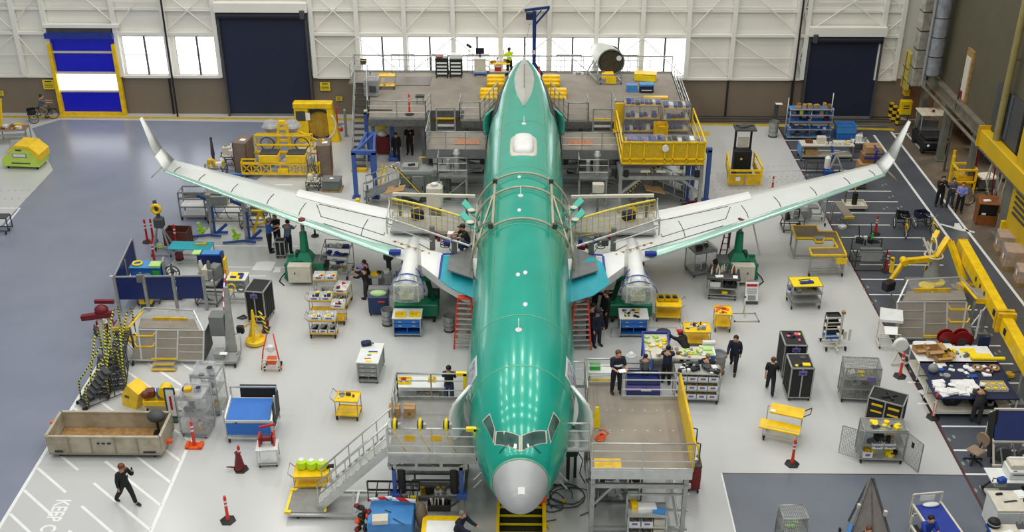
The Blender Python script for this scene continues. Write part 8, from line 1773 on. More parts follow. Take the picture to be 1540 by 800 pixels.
t=th('document_stand','cream tubular stand holding white document case beside the right wing stand','stand',G(1334,520),R(-6));q=MB();q.frame(-.4,.4,-.3,.15,.75,.04);q.frame(-.4,.4,.35,.15,1.2,.04);q.beam((-.4,-.3,.15),(-.4,.35,.15),.05);q.beam((.4,-.3,.15),(.4,.35,.15),.05);q.beam((.35,-.5,.1),(.7,-.9,.1),.05);pa(t,'stand_frame',q,'cream');pa(t,'white_case',MB().extr([(-.45,.15,1.05),(.5,.1,1.05),(.5,.5,1.35),(-.4,.55,1.4)],(0,.0,.12)),'white');pa(t,'papers',MB().extr([(-.25,-.35,.75),(.25,-.35,.75),(.3,.05,.9),(-.25,.05,.9)],(0,0,.02)),'white_paper');wheels(t,.7,.5,.07)
t=th('cable_drum_stand','white drum on cream tube stand next to the orange-red post','drum',G(1350,545));pa(t,'drum',MB().lathe([(.26,-.1),(.3,-.08),(.3,.08),(.26,.1)],0,0,.85,16,0,'y'),'white');pa(t,'tube_stand',MB().beam((-.3,-.2,.05),(0,0,.8),.05).beam((.3,-.2,.05),(0,0,.8),.05).beam((0,.4,.05),(0,0,.8),.05).beam((-.35,-.25,.1),(.4,-.25,.1),.05),'cream');pa(t,'black_knob',MB().sph(.25,-.25,.3,.08,n=8,m=5),'black')
# parts benches cluster behind right nose platform
t=table('white parts bench with blue tray edge in the busy bench group',G(1020,560),0,2.3,.9,.95,'cream','blue_mid',shelf='grey')
g=G(1020,560);pa(t,'blue_end',MB().box(1.1,0,.1,.05,.8,.8).box(-1.1,0,.1,.05,.8,.8),'blue_mid')
t=th('parts_heap','assorted tools, rags and yellow bags heaped along the white parts bench','tools',(g[0],g[1],.955));c_=['white','yellow_bright','lime','brown','grey','cream'];pa(t,'tool',so(0,0,0,2.1,.8,c_,34,101,.16,.08,.26),c_)
t=th('blue_bin_frame','blue-framed sloping rack of lime and white bags at left of the bench group','rack',G(985,556));pa(t,'blue_frame',MB().extr([(-.55,-.3,.7),(-.47,-.3,.7),(-.47,.7,1.3),(-.55,.7,1.3)],(0,0,.08)).extr([(.55,-.3,.7),(.47,-.3,.7),(.47,.7,1.3),(.55,.7,1.3)],(0,0,.08)).beam((-.55,.7,1.33),(.55,.7,1.33),.08).box(-.5,.6,0,.06,.06,1.3).box(.5,.6,0,.06,.06,1.3).box(-.5,-.25,0,.06,.06,.75).box(.5,-.25,0,.06,.06,.75),'royal');s_=pa(t,'sloping_shelf',MB().extr([(-.5,-.3,.68),(.5,-.3,.68),(.5,.7,1.26),(-.5,.7,1.26)],(0,0,.03)),'cream');c_=['lime','pale_green','white','yellow_bright'];q=MB();r=random.Random(3)
for k in range(16): u=r.random();q.sph(r.uniform(-.42,.42),-.2+.85*u,.76+.52*u,.11,.08,.05,7,4,r.randrange(4))
pa(t,'bag',q,c_)
t=th('blue_tote_stack','royal blue nested totes on the floor left of the bench group','tote',G(966,590)); 
for k in range(3): pa(t,'tote',MB().tray(0,.05*k,.25*k,1.3,.7,.25,.03),'blue_bag' if k != 1 else 'purple_label')
pa(t,'white_strip',MB().box(.1,-.36,.3,.4,.01,.1),'white')
t=th('task_chair','black office chair back standing behind the bench group','chair',G(996,537));pa(t,'seat',MB().box(0,0,.45,.5,.48,.08,ch=.03),'black');pa(t,'backrest',MB().lathe([(.1,0),(.3,.08),(.34,.3),(.3,.55),(.12,.62)],0,.2,.55,12),'cloth_charcoal');pa(t,'base',MB().cyl(0,0,.1,.03,.35,8).box(0,0,.05,.6,.07,.06).box(0,0,.05,.07,.6,.06),'black');pa(t,'blue_mark',MB().box(.12,-.16,.9,.1,.02,.06),'blue_light')
t=th('parts_cart','silver cage cart with bags of small parts and black top load, right of platform','cart',(G(1045,600)[0],G(1045,600)[1],0),R(-2));q=MB()
for sx in (-.85,.85):
    for sy in (-.35,.35): q.tube((sx,sy,.12),(sx,sy,1.35),.025)
pa(t,'frame',q,'alu')
for k,z in enumerate((.2,.6,1.0,1.35)):
    pa(t,'shelf',MB().box(0,0,z,1.7,.72,.03),'alu')
pa(t,'top_load',so(0,0,1.38,1.65,.7,['black','screen','black','white','grey_dark'],30,105,.16,.1,.3),['black','screen','black','white','grey_dark']);wheels(t,1.6,.6,.09)
g=G(1045,600)
for k,z in enumerate((.23,.63,1.03)): bins('white blue-labelled bin of yellow bags on the silver parts cart, %s tier' % ('lowest','middle','upper')[k],g,R(-2),[(-.6,-.1),(-.2,-.1),(.2,-.1),(.6,-.1)],z,(.37,.45,.2),'white',('yellow_old','yellow','wood'),'%s tier bins of the silver parts cart' % ('lowest','middle','upper')[k])
trash('grey plastic trash can with clear liner at the right end of the bench group',G(1078,560),.32,.9,'grey','grey_mid','film_thin')
t=th('crate_stack','stack of flat brown crates standing by the grey trash can','crate',G(1074,572));q=MB()
for k in range(5): q.box(.02*(k % 2),0,.12*k,.45,.4,.11)
pa(t,'crate',q,'wood');pa(t,'crate_gap',MB().box(0,0,.05,.4,.36,.5),'card_dark')
t=th('blue_cabinet','light blue cabinet with papers on top at right of the bench group','cabinet',G(1062,562));pa(t,'cabinet_body',MB().box(0,.2,.05,.55,.7,.9,ch=.02),'blue_mid');pa(t,'cabinet_top',MB().box(0,.2,.95,.58,.73,.04),'white');pa(t,'papers',MB().box(0,.3,1.0,.35,.3,.05).box(.05,-.02,1.0,.3,.2,.03),'pale_green');pa(t,'white_roll',MB().lathe([(.1,-.25),(.1,.25)],.1,.6,1.1,10,0,'x'),'white')
t=table('slim green-trayed white table behind the railing of the right nose platform',G(905,585),0,1.1,.6,.95,'white','alu',shelf='yellow',wh=True);g=G(905,585);box_thing('bright green box on the slim white table behind the right nose platform',(g[0]-.3,g[1],.955),(.4,.25,.2),'green_bright',name='parts_box')
t=th('white_hard_hat','white hard hat resting on the bench left of the bench group','hard hat',(G(948,562)[0],G(948,562)[1]+.1,.805));pa(t,'shell',MB().lathe([(.17,0),(.15,.03),(.13,.1),(.08,.15),(.01,.17)],n=12),'white');pa(t,'brim',MB().cyl(0,0,0,.19,.015,12),'white')
table('small grey stool table beneath the white hard hat',G(950,566),0,.8,.5,.8,'grey')
# under the right nose platform
g=G(969,802);t=th('supply_cart','silver supply cart with white boxes and papers in front of the right nose platform','cart',(g[0],g[1]-.2,0));q=MB()
for sx in (-.62,.62):
    for sy in (-.35,.35): q.tube((sx,sy,.12),(sx,sy,1.15),.022)
pa(t,'frame',q,'alu_bright')
for z in (.25,.7,1.15): pa(t,'shelf',MB().box(0,0,z,1.25,.72,.03),'alu_bright')
pa(t,'paper_pile',MB().box(0,.1,1.18,.6,.4,.08,.1,0).box(.38,-.1,1.18,.4,.3,.05,-.2,1).box(-.4,.15,1.18,.2,.4,.15,.1,2),['white_paper','blue_light','yellow']);pa(t,'end_load',MB().box(.4,0,.73,.35,.5,.22).box(.4,0,.28,.35,.5,.25),'cream');wheels(t,1.1,.6,.08)
for k,z in enumerate((.28,.73)): bins('white blue-labelled bin on the silver supply cart, %s shelf' % ('lower','upper')[k],(g[0],g[1]-.2,0),0,[(-.4,-.1),(.0,-.1)],z,(.36,.45,.2),'white',('yellow_old','grey','wood'),'%s shelf bins of the supply cart' % ('lower','upper')[k])
t=th('tool_chest','dark red wheeled tool chest against the right side of the nose platform','chest',G(1040,734));pa(t,'chest_body',MB().box(0,.1,.12,.5,.65,.95,ch=.02),mat('chest_red',(132,24,28),.4,0,.08,3));pa(t,'chest_lid',MB().box(0,.1,1.07,.52,.67,.04),'grey_dark');pa(t,'paper_bundle',MB().box(-.05,.1,1.11,.3,.3,.12,.4).sph(.0,.25,1.25,.14,.12,.08),'white_paper');pa(t,'yellow_handle',MB().tube((.2,.0,1.1),(.12,.3,1.75),.035),'yellow');wheels(t,.35,.5,.06)
t=th('shelf_rack','dark rack of boxes in the shade under the right nose platform','rack',G(930,755));pa(t,'rack_frame',MB().frame(-.75,.75,0,.05,1.3,.06,mz=(.65,)).frame(-.75,.75,.7,.05,1.3,.06),'grey_mid');pa(t,'stored_items',so(0,.35,.68,1.3,.5,['grey','white','blue_light','steel_dark'],9,31,.3,.12,.35),['grey','white','blue_light','steel_dark']);pa(t,'bottom_items',so(0,.35,.08,1.3,.5,['grey','white','steel_dark'],7,32,.3,.12,.35),['grey','white','steel_dark']);pa(t,'red_strip',MB().box(.35,-.05,.7,.07,.03,.55),'red_dark')
t=th('shelf_rack','dark rack of boxes in the shade under the left nose platform','rack',G(655,752));pa(t,'rack_frame',MB().frame(-.75,.75,0,.05,.85,.06).frame(-.75,.75,.7,.05,.85,.06),'grey_mid');pa(t,'stored_items',so(0,.35,.1,1.3,.5,['grey','yellow_old','steel_dark'],8,35,.3,.12,.35),['grey','yellow_old','steel_dark'])
# ---- right wing stand, lift arm, beam
ws=wing_stand('large sloped aluminium wing access stand with yellow steps, right side by the yellow beam',G(1406,511),1);ws.scale=(.95,.66,.78)
t=th('manipulator_arm','yellow jointed lifting arm machine behind the right wing stand','lift',G(1392,440));pa(t,'base',MB().box(0,.2,.05,1.6,1.2,.35,ch=.05),'grey_mid');pa(t,'column',MB().lathe([(.35,.4),(.35,.8),(.25,1.0),(.2,1.6)],.25,.3,0,14),'grey');pa(t,'boom',MB().beam((.2,.3,1.6),(-1.3,-.2,1.7),.22).beam((-1.3,-.2,1.7),(-1.9,-.5,.8),.16).beam((-1.9,-.5,1.3),(-1.9,-.4,2.0),.14).lathe([(.16,-.2),(.16,.2)],-1.3,-.2,1.7,10,0,'y'),'yellow');pa(t,'boom',MB().beam((.3,.4,1.6),(.9,.9,2.3),.25).beam((.9,.6,2.3),(1.4,-.5,.9),.22).beam((.2,.8,2.2),(.5,1.2,2.5),.2),'yellow');pa(t,'grey_linkage',MB().beam((.0,.3,1.2),(.3,1.2,2.4),.07).beam((.3,.3,1.2),(-.2,1.0,2.3),.07).beam((.5,.3,1.2),(.1,1.2,2.0),.07).ring((.2,.4,1.7),.4,.04,'z',14).ring((.2,.6,2.1),.35,.04,'x',14),'cream');pa(t,'orange_foot',MB().box(1.45,-.6,.5,.6,.5,.3,.4),'yellow_old');pa(t,'black_housing',MB().box(-2.0,-.75,.55,.5,.4,.45,.5,ch=.04),'black');pa(t,'control_handle',MB().path([(-1.9,-.5,1.9),(-2.2,-.6,2.1),(-2.5,-.6,2.0),(-2.3,-.6,1.7)],.03,5),'grey_dark');pa(t,'yellow_disc',MB().cyl(.4,.1,.45,.4,.1,14).cyl(-.1,-.2,.42,.35,.08,14),'yellow_bright')
for x in (-.6,.6): pa(t,'wheel',MB().lathe([(.06,-.04),(.12,-.04),(.12,.04),(.06,.04)],x,-.3,.12,10,0,'x'),'rubber')
t=th('floor_spool','small yellow-rimmed disc tool leaning left of the lifting arm column','tool',G(1408,418));pa(t,'disc',MB().lathe([(.3,-.04),(.3,.04)],-.3,0,.5,14,0,'y').beam((-.5,0,.3),(0,.1,.9),.1),'brown');pa(t,'rim',MB().ring((-.3,0,.5),.3,.03,'y',16),'yellow')
a=G(1448,362,2.1);b=G(1560,560,2.1);m1=.62
t=th('gantry_beam','long yellow box beam raised on grey posts along the right walkway','beam',(a[0],a[1],0));d_=(b[0]-a[0],b[1]-a[1])
def bp(u,z): return (d_[0]*u,d_[1]*u,z)
pa(t,'box_beam',MB().beam(bp(0,1.85),bp(m1-.01,1.85),.42,.6),'yellow');pa(t,'box_beam',MB().beam(bp(m1+.02,1.85),bp(1,1.85),.42,.62),'yellow');pa(t,'joint_flange',MB().beam(bp(m1-.015,1.9),bp(m1+.0,1.9),.7,.85).beam(bp(m1+.01,1.9),bp(m1+.025,1.9),.7,.85),'yellow_old');pa(t,'end_cap',MB().beam(bp(-.005,1.85),bp(0,1.85),.46,.64),'yellow_old')
for u in (.05,.42,.9): pa(t,'post',MB().beam(bp(u,0),bp(u,1.6),.14),'grey'); 
for u in (.05,.42,.9): pa(t,'post_base',MB().box(*bp(u,0)[:2],0,.5,.4,.06),'grey')
q=MB()
for u in (.3,.36,.42,.7): q.box(d_[0]*u-.23,d_[1]*u,1.8,.02,.12,.2)
pa(t,'black_marking',q,'grey_dark');pa(t,'blue_latch',MB().box(d_[0]*(m1-.06)-.23,d_[1]*(m1-.06),1.75,.04,.2,.25).box(d_[0]*(m1+.08)-.23,d_[1]*(m1+.08),1.75,.04,.2,.25),'navy')
# ---- table cluster lower right
for px,py,lb,s_ in ((1434,533,'long table with bright yellow sheets and open cartons',1),(1450,557,'navy-covered table strewn with gloves and coils',2),(1462,585,'white-framed table heaped with white parcels and clear bins',3)):
    g=G(px,py,.95);t=table(lb,(g[0],g[1],0),0,3.1,1.28,.95,'white' if s_ == 1 else 'navy','white',shelf='cream',wh=True)
    if s_ == 1:
        pa(t,'yellow_sheet',MB().box(-.2,.25,.95,.8,.35,.01).box(.65,.25,.95,.6,.4,.01).box(1.0,-.2,.95,.9,.5,.02),'yellow_bright');t2=th('yellow_roll','roll of bright yellow sheet at the right end of the table with cartons','roll',(g[0]+1.2,g[1]-.42,.95));pa(t2,'roll',MB().lathe([(.08,-.65),(.08,.65)],0,0,.08,12,0,'x'),'yellow_bright');pa(t2,'roll_core',MB().lathe([(.05,-.67),(.05,.67)],0,0,.08,8,0,'x'),'card')
        pa(t,'metal_parts',so(.2,-.1,.95,.9,.5,['grey','steel','white','grey_dark'],14,111,.12,.06,.2),['grey','steel','white','grey_dark'])
        for (x,y,z,sz,l2) in ((-1.3,.2,.95,(.45,.4,.2),'small open carton at the far left of the yellow-sheet table'),(-.85,0,.95,(.6,.5,.32),'largest open carton in the middle of the yellow-sheet table'),(-.6,-.42,.95,(.6,.35,.22),'open carton nearest the navy-covered table')): box_thing(l2,(g[0]+x,g[1]+y,z),sz,'card',.15,True)
        t2=th('yellow_bin','yellow bin with black bag beside the open cartons','bin',(g[0]-.3,g[1]-.15,.955));pa(t2,'bin_body',MB().tray(0,0,0,.5,.35,.2,.02),'yellow');pa(t2,'black_bag',MB().path([(-.15,0,.15),(0,0,.35),(.15,0,.15)],.04,6),'black')
    elif s_ == 2:
        for k in range(3):
            x=.55+.32*k;t2=th('hose_coil','brown coil of tape on the navy-covered table, %s of three' % ('left','middle','right')[k],'coil',(g[0]+x,g[1]+.1*(-1)**k,.96),0,'coils on the navy table');pa(t2,'coil',MB().ring((0,0,.05),.17,.05,'z',14),'wood' if k != 1 else 'brown');pa(t2,'white_hub',MB().cyl(0,0,0,.07,.08,8),'white')
        t2=th('glove_heap','white gloves and blue packets spread over the navy-covered table','gloves',(g[0]-.1,g[1]-.05,.955));pa(t2,'glove',so(0,0,0,2.2,1.1,['white','white_paper','blue','white','grey'],26,115,.06,.14,.38),['white','white_paper','blue','white','grey'])
        t2=th('clear_bag','knotted translucent bag hanging at the left end of the navy-covered table','bag',(g[0]-1.25,g[1]-.1,.95));pa(t2,'bag_body',MB().sph(0,0,.15,.2,.18,.2),'grey');pa(t2,'bag_knot',MB().sph(0,0,.37,.06,.06,.06),'white')
    else:
        t2=th('parcel_heap','heap of white paper parcels on the left half of the white-framed table','parcels',(g[0]-.6,g[1],.955));pa(t2,'parcel',so(0,0,0,1.8,1.15,['white_paper','white','white_paper'],46,117,.12,.2,.46),['white_paper','white','white_paper'])
        bins('clear bin of yellow parts at the right end of the parcel table',(g[0],g[1],0),0,[(.55+.3*i,.25-.3*j) for i in range(3) for j in range(2)],.955,(.28,.28,.12),'cream',('yellow_bright','wood','yellow_old'),'clear bins on the parcel table','bin',None)
        t2=th('cable_spool','large black cable spool under the left of the parcel table','spool',(g[0]-.75,g[1]-.1,.31));pa(t2,'spool_body',MB().lathe([(.36,-.1),(.38,0),(.36,.1)],0,0,.3,16,0,'y'),'black');pa(t2,'hub',MB().lathe([(.1,-.12),(.1,.12)],0,0,.3,10,0,'y'),'grey_dark')
        t2=th('storage_tray','black tray with items under the right of the parcel table','tray',(g[0]+.5,g[1]-.1,.31));pa(t2,'tray_body',MB().tray(0,0,0,.9,.6,.12,.02),'black');pa(t2,'items',so(.1,0,.02,.6,.4,['brown','grey_dark','white'],5,61,.2,.1,.25),['brown','grey_dark','white'])
t=th('plastic_chair','dark blue plastic chair behind the yellow-sheet table','chair',G(1477,542));pa(t,'seat',MB().box(0,-.05,.45,.48,.45,.04,ch=.01),'navy');pa(t,'backrest',MB().box(0,.2,.5,.48,.05,.5,ch=.02),mat('chair_blue',(40,58,100),.5)); 
for x in (-.2,.2):
    for y in (-.22,.2): pa(t,'leg',MB().cyl(x,y,0,.02,.45,6),'grey_dark')
for k,(px,py) in enumerate(((1418,531),(1441,530),(1448,521))):
    if k == 2: continue
    t=th('red_cable_reel','dark red hose reel behind the yellow-sheet table, %s one' % ('left','right')[k],'reel',G(px,py));pa(t,'reel_disc',MB().lathe([(.34,-.14),(.34,-.11),(.12,-.1),(.12,.1),(.34,.11),(.34,.14)],0,0,.75,18,0,'y'),mat('reel_red',(140,18,22),.35,0,.08,3));pa(t,'reel_disc',MB().lathe([(.22,-.1),(.22,.1)],.32,.1,.62,14,0,'y'),'red_dark');pa(t,'stand',MB().box(0,0,0,.3,.3,.75),'grey_dark')
t=th('white_long_box','long white plastic box behind the left end of the yellow-sheet table','box',G(1388,540));pa(t,'box_body',MB().box(0,0,.5,.95,.5,.25,ch=.05).box(.75,0,.5,.7,.35,.18,ch=.04),'white');pa(t,'box_stand',MB().box(-.3,0,0,.06,.4,.5).box(.8,0,0,.06,.3,.5),'alu')
t=th('floor_lamp_head','black and yellow lamp head on long arm at right of the parcel table','lamp',G(1518,566));pa(t,'lamp_head',MB().lathe([(.2,0),(.18,.1),(.05,.14)],0,0,.05,12),'yellow_old');pa(t,'lamp_arm',MB().tube((0,0,.15),(1.1,.1,.35),.035),'grey_dark');pa(t,'arm_foot',MB().box(1.1,.1,0,.2,.2,.35),'grey_dark')
t=th('floor_paper','white crumpled papers on the floor left of the parcel table','paper',G(1389,590));pa(t,'paper',MB().box(0,0,0,.35,.3,.03,.4).box(.3,.1,0,.2,.2,.03,1),'white_paper')
# office area at lower right
t=th('office_chair','tan swivel chair with rounded backrest beside the blue screen','chair',G(1464,694),R(-55));pa(t,'seat',MB().box(0,0,.45,.52,.5,.09,ch=.04),'tan_cloth');pa(t,'backrest',MB().lathe([(.05,-.03),(.26,-.03),(.26,.04),(.05,.05)],0,.3,.85,14,0,'y'),'tan_cloth');pa(t,'back_post',MB().beam((0,.15,.45),(0,.33,.8),.05),'black');q=MB();q.cyl(0,0,.1,.03,.36,8)
for k in range(5): a_=1.257*k;q.beam((0,0,.12),(.32*math.cos(a_),.32*math.sin(a_),.07),.05)
pa(t,'base',q,'black')
for k in range(5): a_=1.257*k;pa(t,'caster',MB().sph(.33*math.cos(a_),.33*math.sin(a_),.04,.04,n=6,m=4),'black')
g=G(1520,700);t=th('screen_cart','wheeled frame with large navy screen panel at the right edge','screen',(g[0]+.45,g[1],0));pa(t,'blue_panel',MB().extr([(-1.15,.2,.95),(1.3,.2,.95),(1.3,.9,1.75),(-1.0,.9,1.75)],(0,.05,0)),mat('screen_navy',(12,34,92),.55,0,.05,2));q=MB();q.beam((-1.05,.92,1.78),(1.3,.92,1.78),.07);q.beam((-1.2,.2,.9),(1.3,.2,.9),.07)
for x in (-1.15,-.1,1.1): q.beam((x,-.2,.1),(x,.3,.95),.06);q.beam((x,.9,.1),(x,.9,1.7),.06)
q.beam((-1.2,-.2,.15),(1.3,-.2,.15),.07);pa(t,'frame',q,'cream');pa(t,'black_coat',MB().extr([(-1.2,.15,.3),(-1.1,.1,.3),(-.95,.8,1.85),(-1.2,.8,1.7)],(-.12,-.05,0)),'black');pa(t,'wheel_bag',MB().lathe([(.3,-.1),(.33,0),(.3,.1)],-.8,.1,.45,14,0,'y').lathe([(.3,-.1),(.33,0),(.3,.1)],.0,.1,.45,14,0,'y'),'grey_dark');pa(t,'hanging_straps',MB().beam((-.5,.1,.85),(-.3,.0,.2),.05).beam((.3,.1,.85),(.5,0,.2),.05).beam((-1.0,-.1,.8),(-.85,-.2,.2),.05),'alu');wheels(t,2.2,.3,.08)
g=G(1512,742);t=th('printer_table','white table on black legs under the white printer','table',(g[0],g[1],0));pa(t,'tabletop',MB().box(0,0,.75,1.5,.8,.04),'white');q=MB()
for x in (-.7,.7): q.beam((x,.3,0),(x,-.25,.75),.05);q.beam((x,-.35,.03),(x,.35,.03),.07)
pa(t,'leg',q,'black');pa(t,'foot_rest',MB().box(-.5,-.1,.1,.5,.3,.08).box(-.3,.0,.4,.4,.3,.12),'cream')
t=th('printer','boxy white printer on the white table at the right edge','printer',(g[0]+.25,g[1]+.05,.79));pa(t,'printer_body',MB().box(0,0,0,.8,.65,.35,ch=.03),'white');pa(t,'printer_top',MB().box(0,.05,.35,.7,.5,.18,ch=.03),'cream');pa(t,'paper_slot',MB().box(-.05,-.33,.2,.5,.01,.04).box(-.25,-.331,.38,.12,.01,.03),'grey_dark');pa(t,'lid_ridge',MB().box(0,.2,.53,.6,.1,.03),'white')
t=th('blue_tape_dispenser','blue tool case on the table below the printer','case',(G(1508,738,.9)[0],g[1]-.75,1.06));pa(t,'case_body',MB().box(0,0,0,.3,.22,.22,.3,ch=.04),'blue');pa(t,'case_handle',MB().path([(-.15,0,.15),(-.3,0,.2),(-.3,0,.05)],.02,5),'black')
g=G(1519,792);t=th('storage_cabinet','low white two-door cabinet in front of the printer table','cabinet',(g[0],g[1]-.1,0));pa(t,'cabinet_body',MB().box(0,.15,.02,1.5,1.0,1.0),'white');pa(t,'cabinet_top',MB().box(0,.15,1.02,1.54,1.04,.03),'cream')
for x in (-.37,.37): d_r=pa(t,'door',MB().box(x,-.36,.05,.7,.03,.9),'white');pa(d_r,'door_handle',MB().box(x+(.28 if x < 0 else -.28),-.39,.5,.03,.03,.14),'grey')
gc=(g[0],g[1]-.1)
for i,(x,y,nm,lb,sz,m_) in enumerate(((-.45,.45,'stapler','black stapler on the back left of the white cabinet',(.22,.06,.06),'black'),(-.2,.1,'pen_tray','long black pen tray across the white cabinet top',(.45,.05,.03),'grey_dark'),(.3,.1,'desk_stand','black phone stand on the white cabinet',(.15,.12,.14),'black'),(.25,.45,'paper_stack','white paper stack near the middle of the cabinet top',(.3,.4,.04),'white_paper'))):
    t=th(nm,lb,nm.replace('_',' '),(gc[0]+x,gc[1]+y,1.05));pa(t,'item_body',MB().box(0,0,0,*sz,.15),m_);pa(t,'item_top',MB().box(0,0,sz[2],sz[0]*.7,sz[1]*.7,.015,.15),m_)
g=G(1522,842);t=th('writing_desk','blue-edged tan desk with papers in the lower right corner','desk',(g[0]+.1,g[1],0));pa(t,'desktop',MB().box(0,.2,.85,1.7,.9,.05),'cream');pa(t,'blue_edge',MB().box(-.86,.2,.83,.04,.92,.08),'blue');pa(t,'desk_papers',MB().box(-.3,.2,.9,.35,.3,.01,.4).box(.3,.4,.9,.4,.25,.02,.1),'white_paper');pa(t,'dark_tray',MB().box(.1,.1,.9,.5,.25,.04,-.1).box(.3,.5,.93,.5,.2,.03),'grey_dark')
for x in (-.8,.8): pa(t,'leg',MB().box(x,.2,0,.05,.8,.85),'grey_dark')
t=th('helmet','shiny black helmet on the back left of the blue-edged desk','helmet',(g[0]-.55,g[1]+.6,.9));pa(t,'helmet_shell',MB().lathe([(.2,0),(.22,.1),(.16,.22),(.02,.27)],n=12),'black');pa(t,'silver_trim',MB().ring((0,0,.12),.21,.02,'z',14),'grey')
# stretcher cart and A-frame
a=G(1385,760,.9);t=th('long_blue_cart','long narrow cart with blue padded top and papers at its near end','cart',(a[0]+.45,a[1]-1.3,0),R(8));pa(t,'blue_pad',MB().box(0,.2,.85,.85,2.4,.06,ch=.02),'royal');q=MB();q.beam((-.48,-1.3,.85),(-.48,1.5,.85),.07);q.beam((.48,-1.3,.85),(.48,1.5,.85),.07);q.frame(-.5,.5,1.5,.4,1.25,.05)
for y in (-1.2,1.4): q.beam((-.48,y,.1),(-.48,y,.85),.05);q.beam((.48,y,.1),(.48,y,.85),.05)
q.beam((-.75,-1.1,.5),(-.75,.9,.5),.07);q.beam((-.75,.9,.1),(-.75,.9,.9),.05);pa(t,'frame',q,'cream');pa(t,'side_rack',MB().box(-.64,-.1,.45,.2,2.0,.05),'black');pa(t,'handle_panel',MB().box(0,1.5,.95,.5,.03,.22),'white');pa(t,'white_cloth',MB().sph(.05,1.3,.95,.3,.12,.06),'white');pa(t,'near_papers',so(0,-.9,.92,.75,.6,['white_paper','white','grey'],9,71,.06,.15,.35),['white_paper','white','grey']);wheels(t,.8,2.3,.08)
g=G(1300,815);t=th('a_frame_rack','grey A-frame panel rack rising from the bottom edge on the dark patch','rack',(g[0],g[1],0));pa(t,'grey_panel',MB().extr([(-.75,-.55,.15),(.75,-.6,.15),(.1,.5,2.15),(.0,.5,2.15)],(.02,.05,.03)),mat('panel_taupe',(134,126,120),.7,0,.1,3));q=MB();q.beam((-.78,-.58,.1),(0,.52,2.25),.07);q.beam((.8,-.62,.1),(.08,.52,2.2),.07);q.beam((.1,-.6,.12),(.05,.5,2.1),.05);q.beam((-.8,-.6,.12),(.8,-.6,.12),.08);q.beam((-.3,.9,.1),(0,.52,2.2),.06);pa(t,'a_frame',q,'steel');pa(t,'blue_edge',MB().beam((-.85,-.6,.2),(-.6,-.2,.9),.12),'blue_light');pa(t,'clamp',MB().box(-.35,.1,1.3,.1,.1,.18).box(.45,-.1,1.2,.1,.1,.18),'cream');wheels(t,1.4,.9,.08)
# ---- right wall bay
g=G(1399,225);t=th('electric_cart','dark electric utility cart with flat white roof parked in the marked bay','cart',(g[0],g[1]+.3,0),R(0));pa(t,'body',MB().box(0,0,.3,1.5,2.4,.55,ch=.1).box(0,-.6,.85,1.4,1.0,.25,ch=.06),'black');pa(t,'roof',MB().box(0,.5,2.0,1.55,1.3,.07,ch=.02),'cream');q=MB()
for x in (-.68,.68): q.tube((x,1.0,.8),(x,1.0,2.0),.03);q.tube((x,-.05,.8),(x,.0,2.0),.03)
pa(t,'roof_post',q,'grey');pa(t,'seat',MB().box(0,.45,.85,1.2,.5,.2,ch=.04).box(0,.75,.95,1.2,.12,.5,ch=.04),'grey_dark');pa(t,'beacon',MB().cyl(.05,.4,2.07,.08,.12,8),'red_dark');pa(t,'windscreen',MB().box(0,1.02,1.1,1.2,.03,.8),'film_thin')
for x in (-.65,.65):
    for y in (-.8,.8): pa(t,'wheel',MB().lathe([(.12,-.08),(.25,-.08),(.25,.08),(.12,.08)],x,y,.25,12,0,'x'),'rubber')
pa(t,'headlight',MB().sph(-.5,-1.2,.6,.08,n=8,m=5),'white')
g=G(1357,189);t=th('power_box','yellow electrical box on legs beside the right corner of the back wall','box',g);pa(t,'box_body',MB().box(0,0,.75,.7,.35,.9,ch=.03),'yellow');pa(t,'label_text',MB().box(0,-.18,1.3,.35,.01,.08).box(0,-.18,1.15,.35,.01,.08),'grey_dark');pa(t,'label_band',MB().box(0,-.18,.85,.4,.01,.1),'lime');pa(t,'leg',MB().box(-.25,0,0,.06,.06,.75).box(.25,0,0,.06,.06,.75),'grey_dark')
for k,(px,py) in enumerate(((1338,177),(1343,182),(1349,188))): t=th('striped_bollard','black and yellow chequered bollard by the corner, %s of three' % ('farthest','middle','nearest')[k],'bollard',G(px,py),0,'chequered bollards by the wall corner');pa(t,'post',MB().box(0,0,0,.22,.22,.95),'hazard_z');pa(t,'cap',MB().box(0,0,.95,.24,.24,.04),'yellow')
g=GX(1356,110,XR-.45);t=th('yellow_panel_unit','tall yellow equipment panels mounted in the corner behind the square duct','panel',(XR-.5,66.6,2.2));pa(t,'panel_body',MB().box(0,0,0,.25,.9,2.3,ch=.03),mat('pale_yellow',(204,186,84),.6,0,.1,3));pa(t,'panel_straps',MB().box(-.14,0,.6,.02,.95,.05).box(-.14,0,1.3,.02,.95,.05).box(-.14,.1,0,.02,.05,2.3),'grey_dark');pa(t,'mount',MB().box(.15,0,-.4,.3,.5,.4),'yellow_old')
t=th('orange_bollard','pair of short yellow posts guarding the column by the dark electric cart','bollard',G(1430,262));pa(t,'post',MB().cyl(0,0,0,.09,1.1,10),'yellow');pa(t,'post',MB().cyl(.3,.8,0,.09,1.1,10),'yellow')
t=th('yellow_walk_cage','yellow tubular cage frame behind the group of three people','frame',G(1448,292));q=MB();q.frame(-.5,.5,0,0,1.4,.1,mz=(.7,));q.frame(-.5,.5,.9,0,1.4,.1);q.beam((-.5,0,1.4),(-.5,.9,1.4),.1);q.beam((.5,0,1.4),(.5,.9,1.4),.1);pa(t,'cage_frame',q,'yellow');pa(t,'cage_panel',MB().box(0,.45,.1,.8,.7,.9),'yellow_old')
t=th('red_standpipe','dark red pipe column with wide base behind the yellow cage frame','pipe',G(1459,285));pa(t,'pipe',MB().cyl(0,0,0,.1,2.6,10),'red_dark');pa(t,'flange',MB().cyl(0,0,0,.26,.25,12).cyl(0,0,2.4,.16,.15,10),'red_dark')
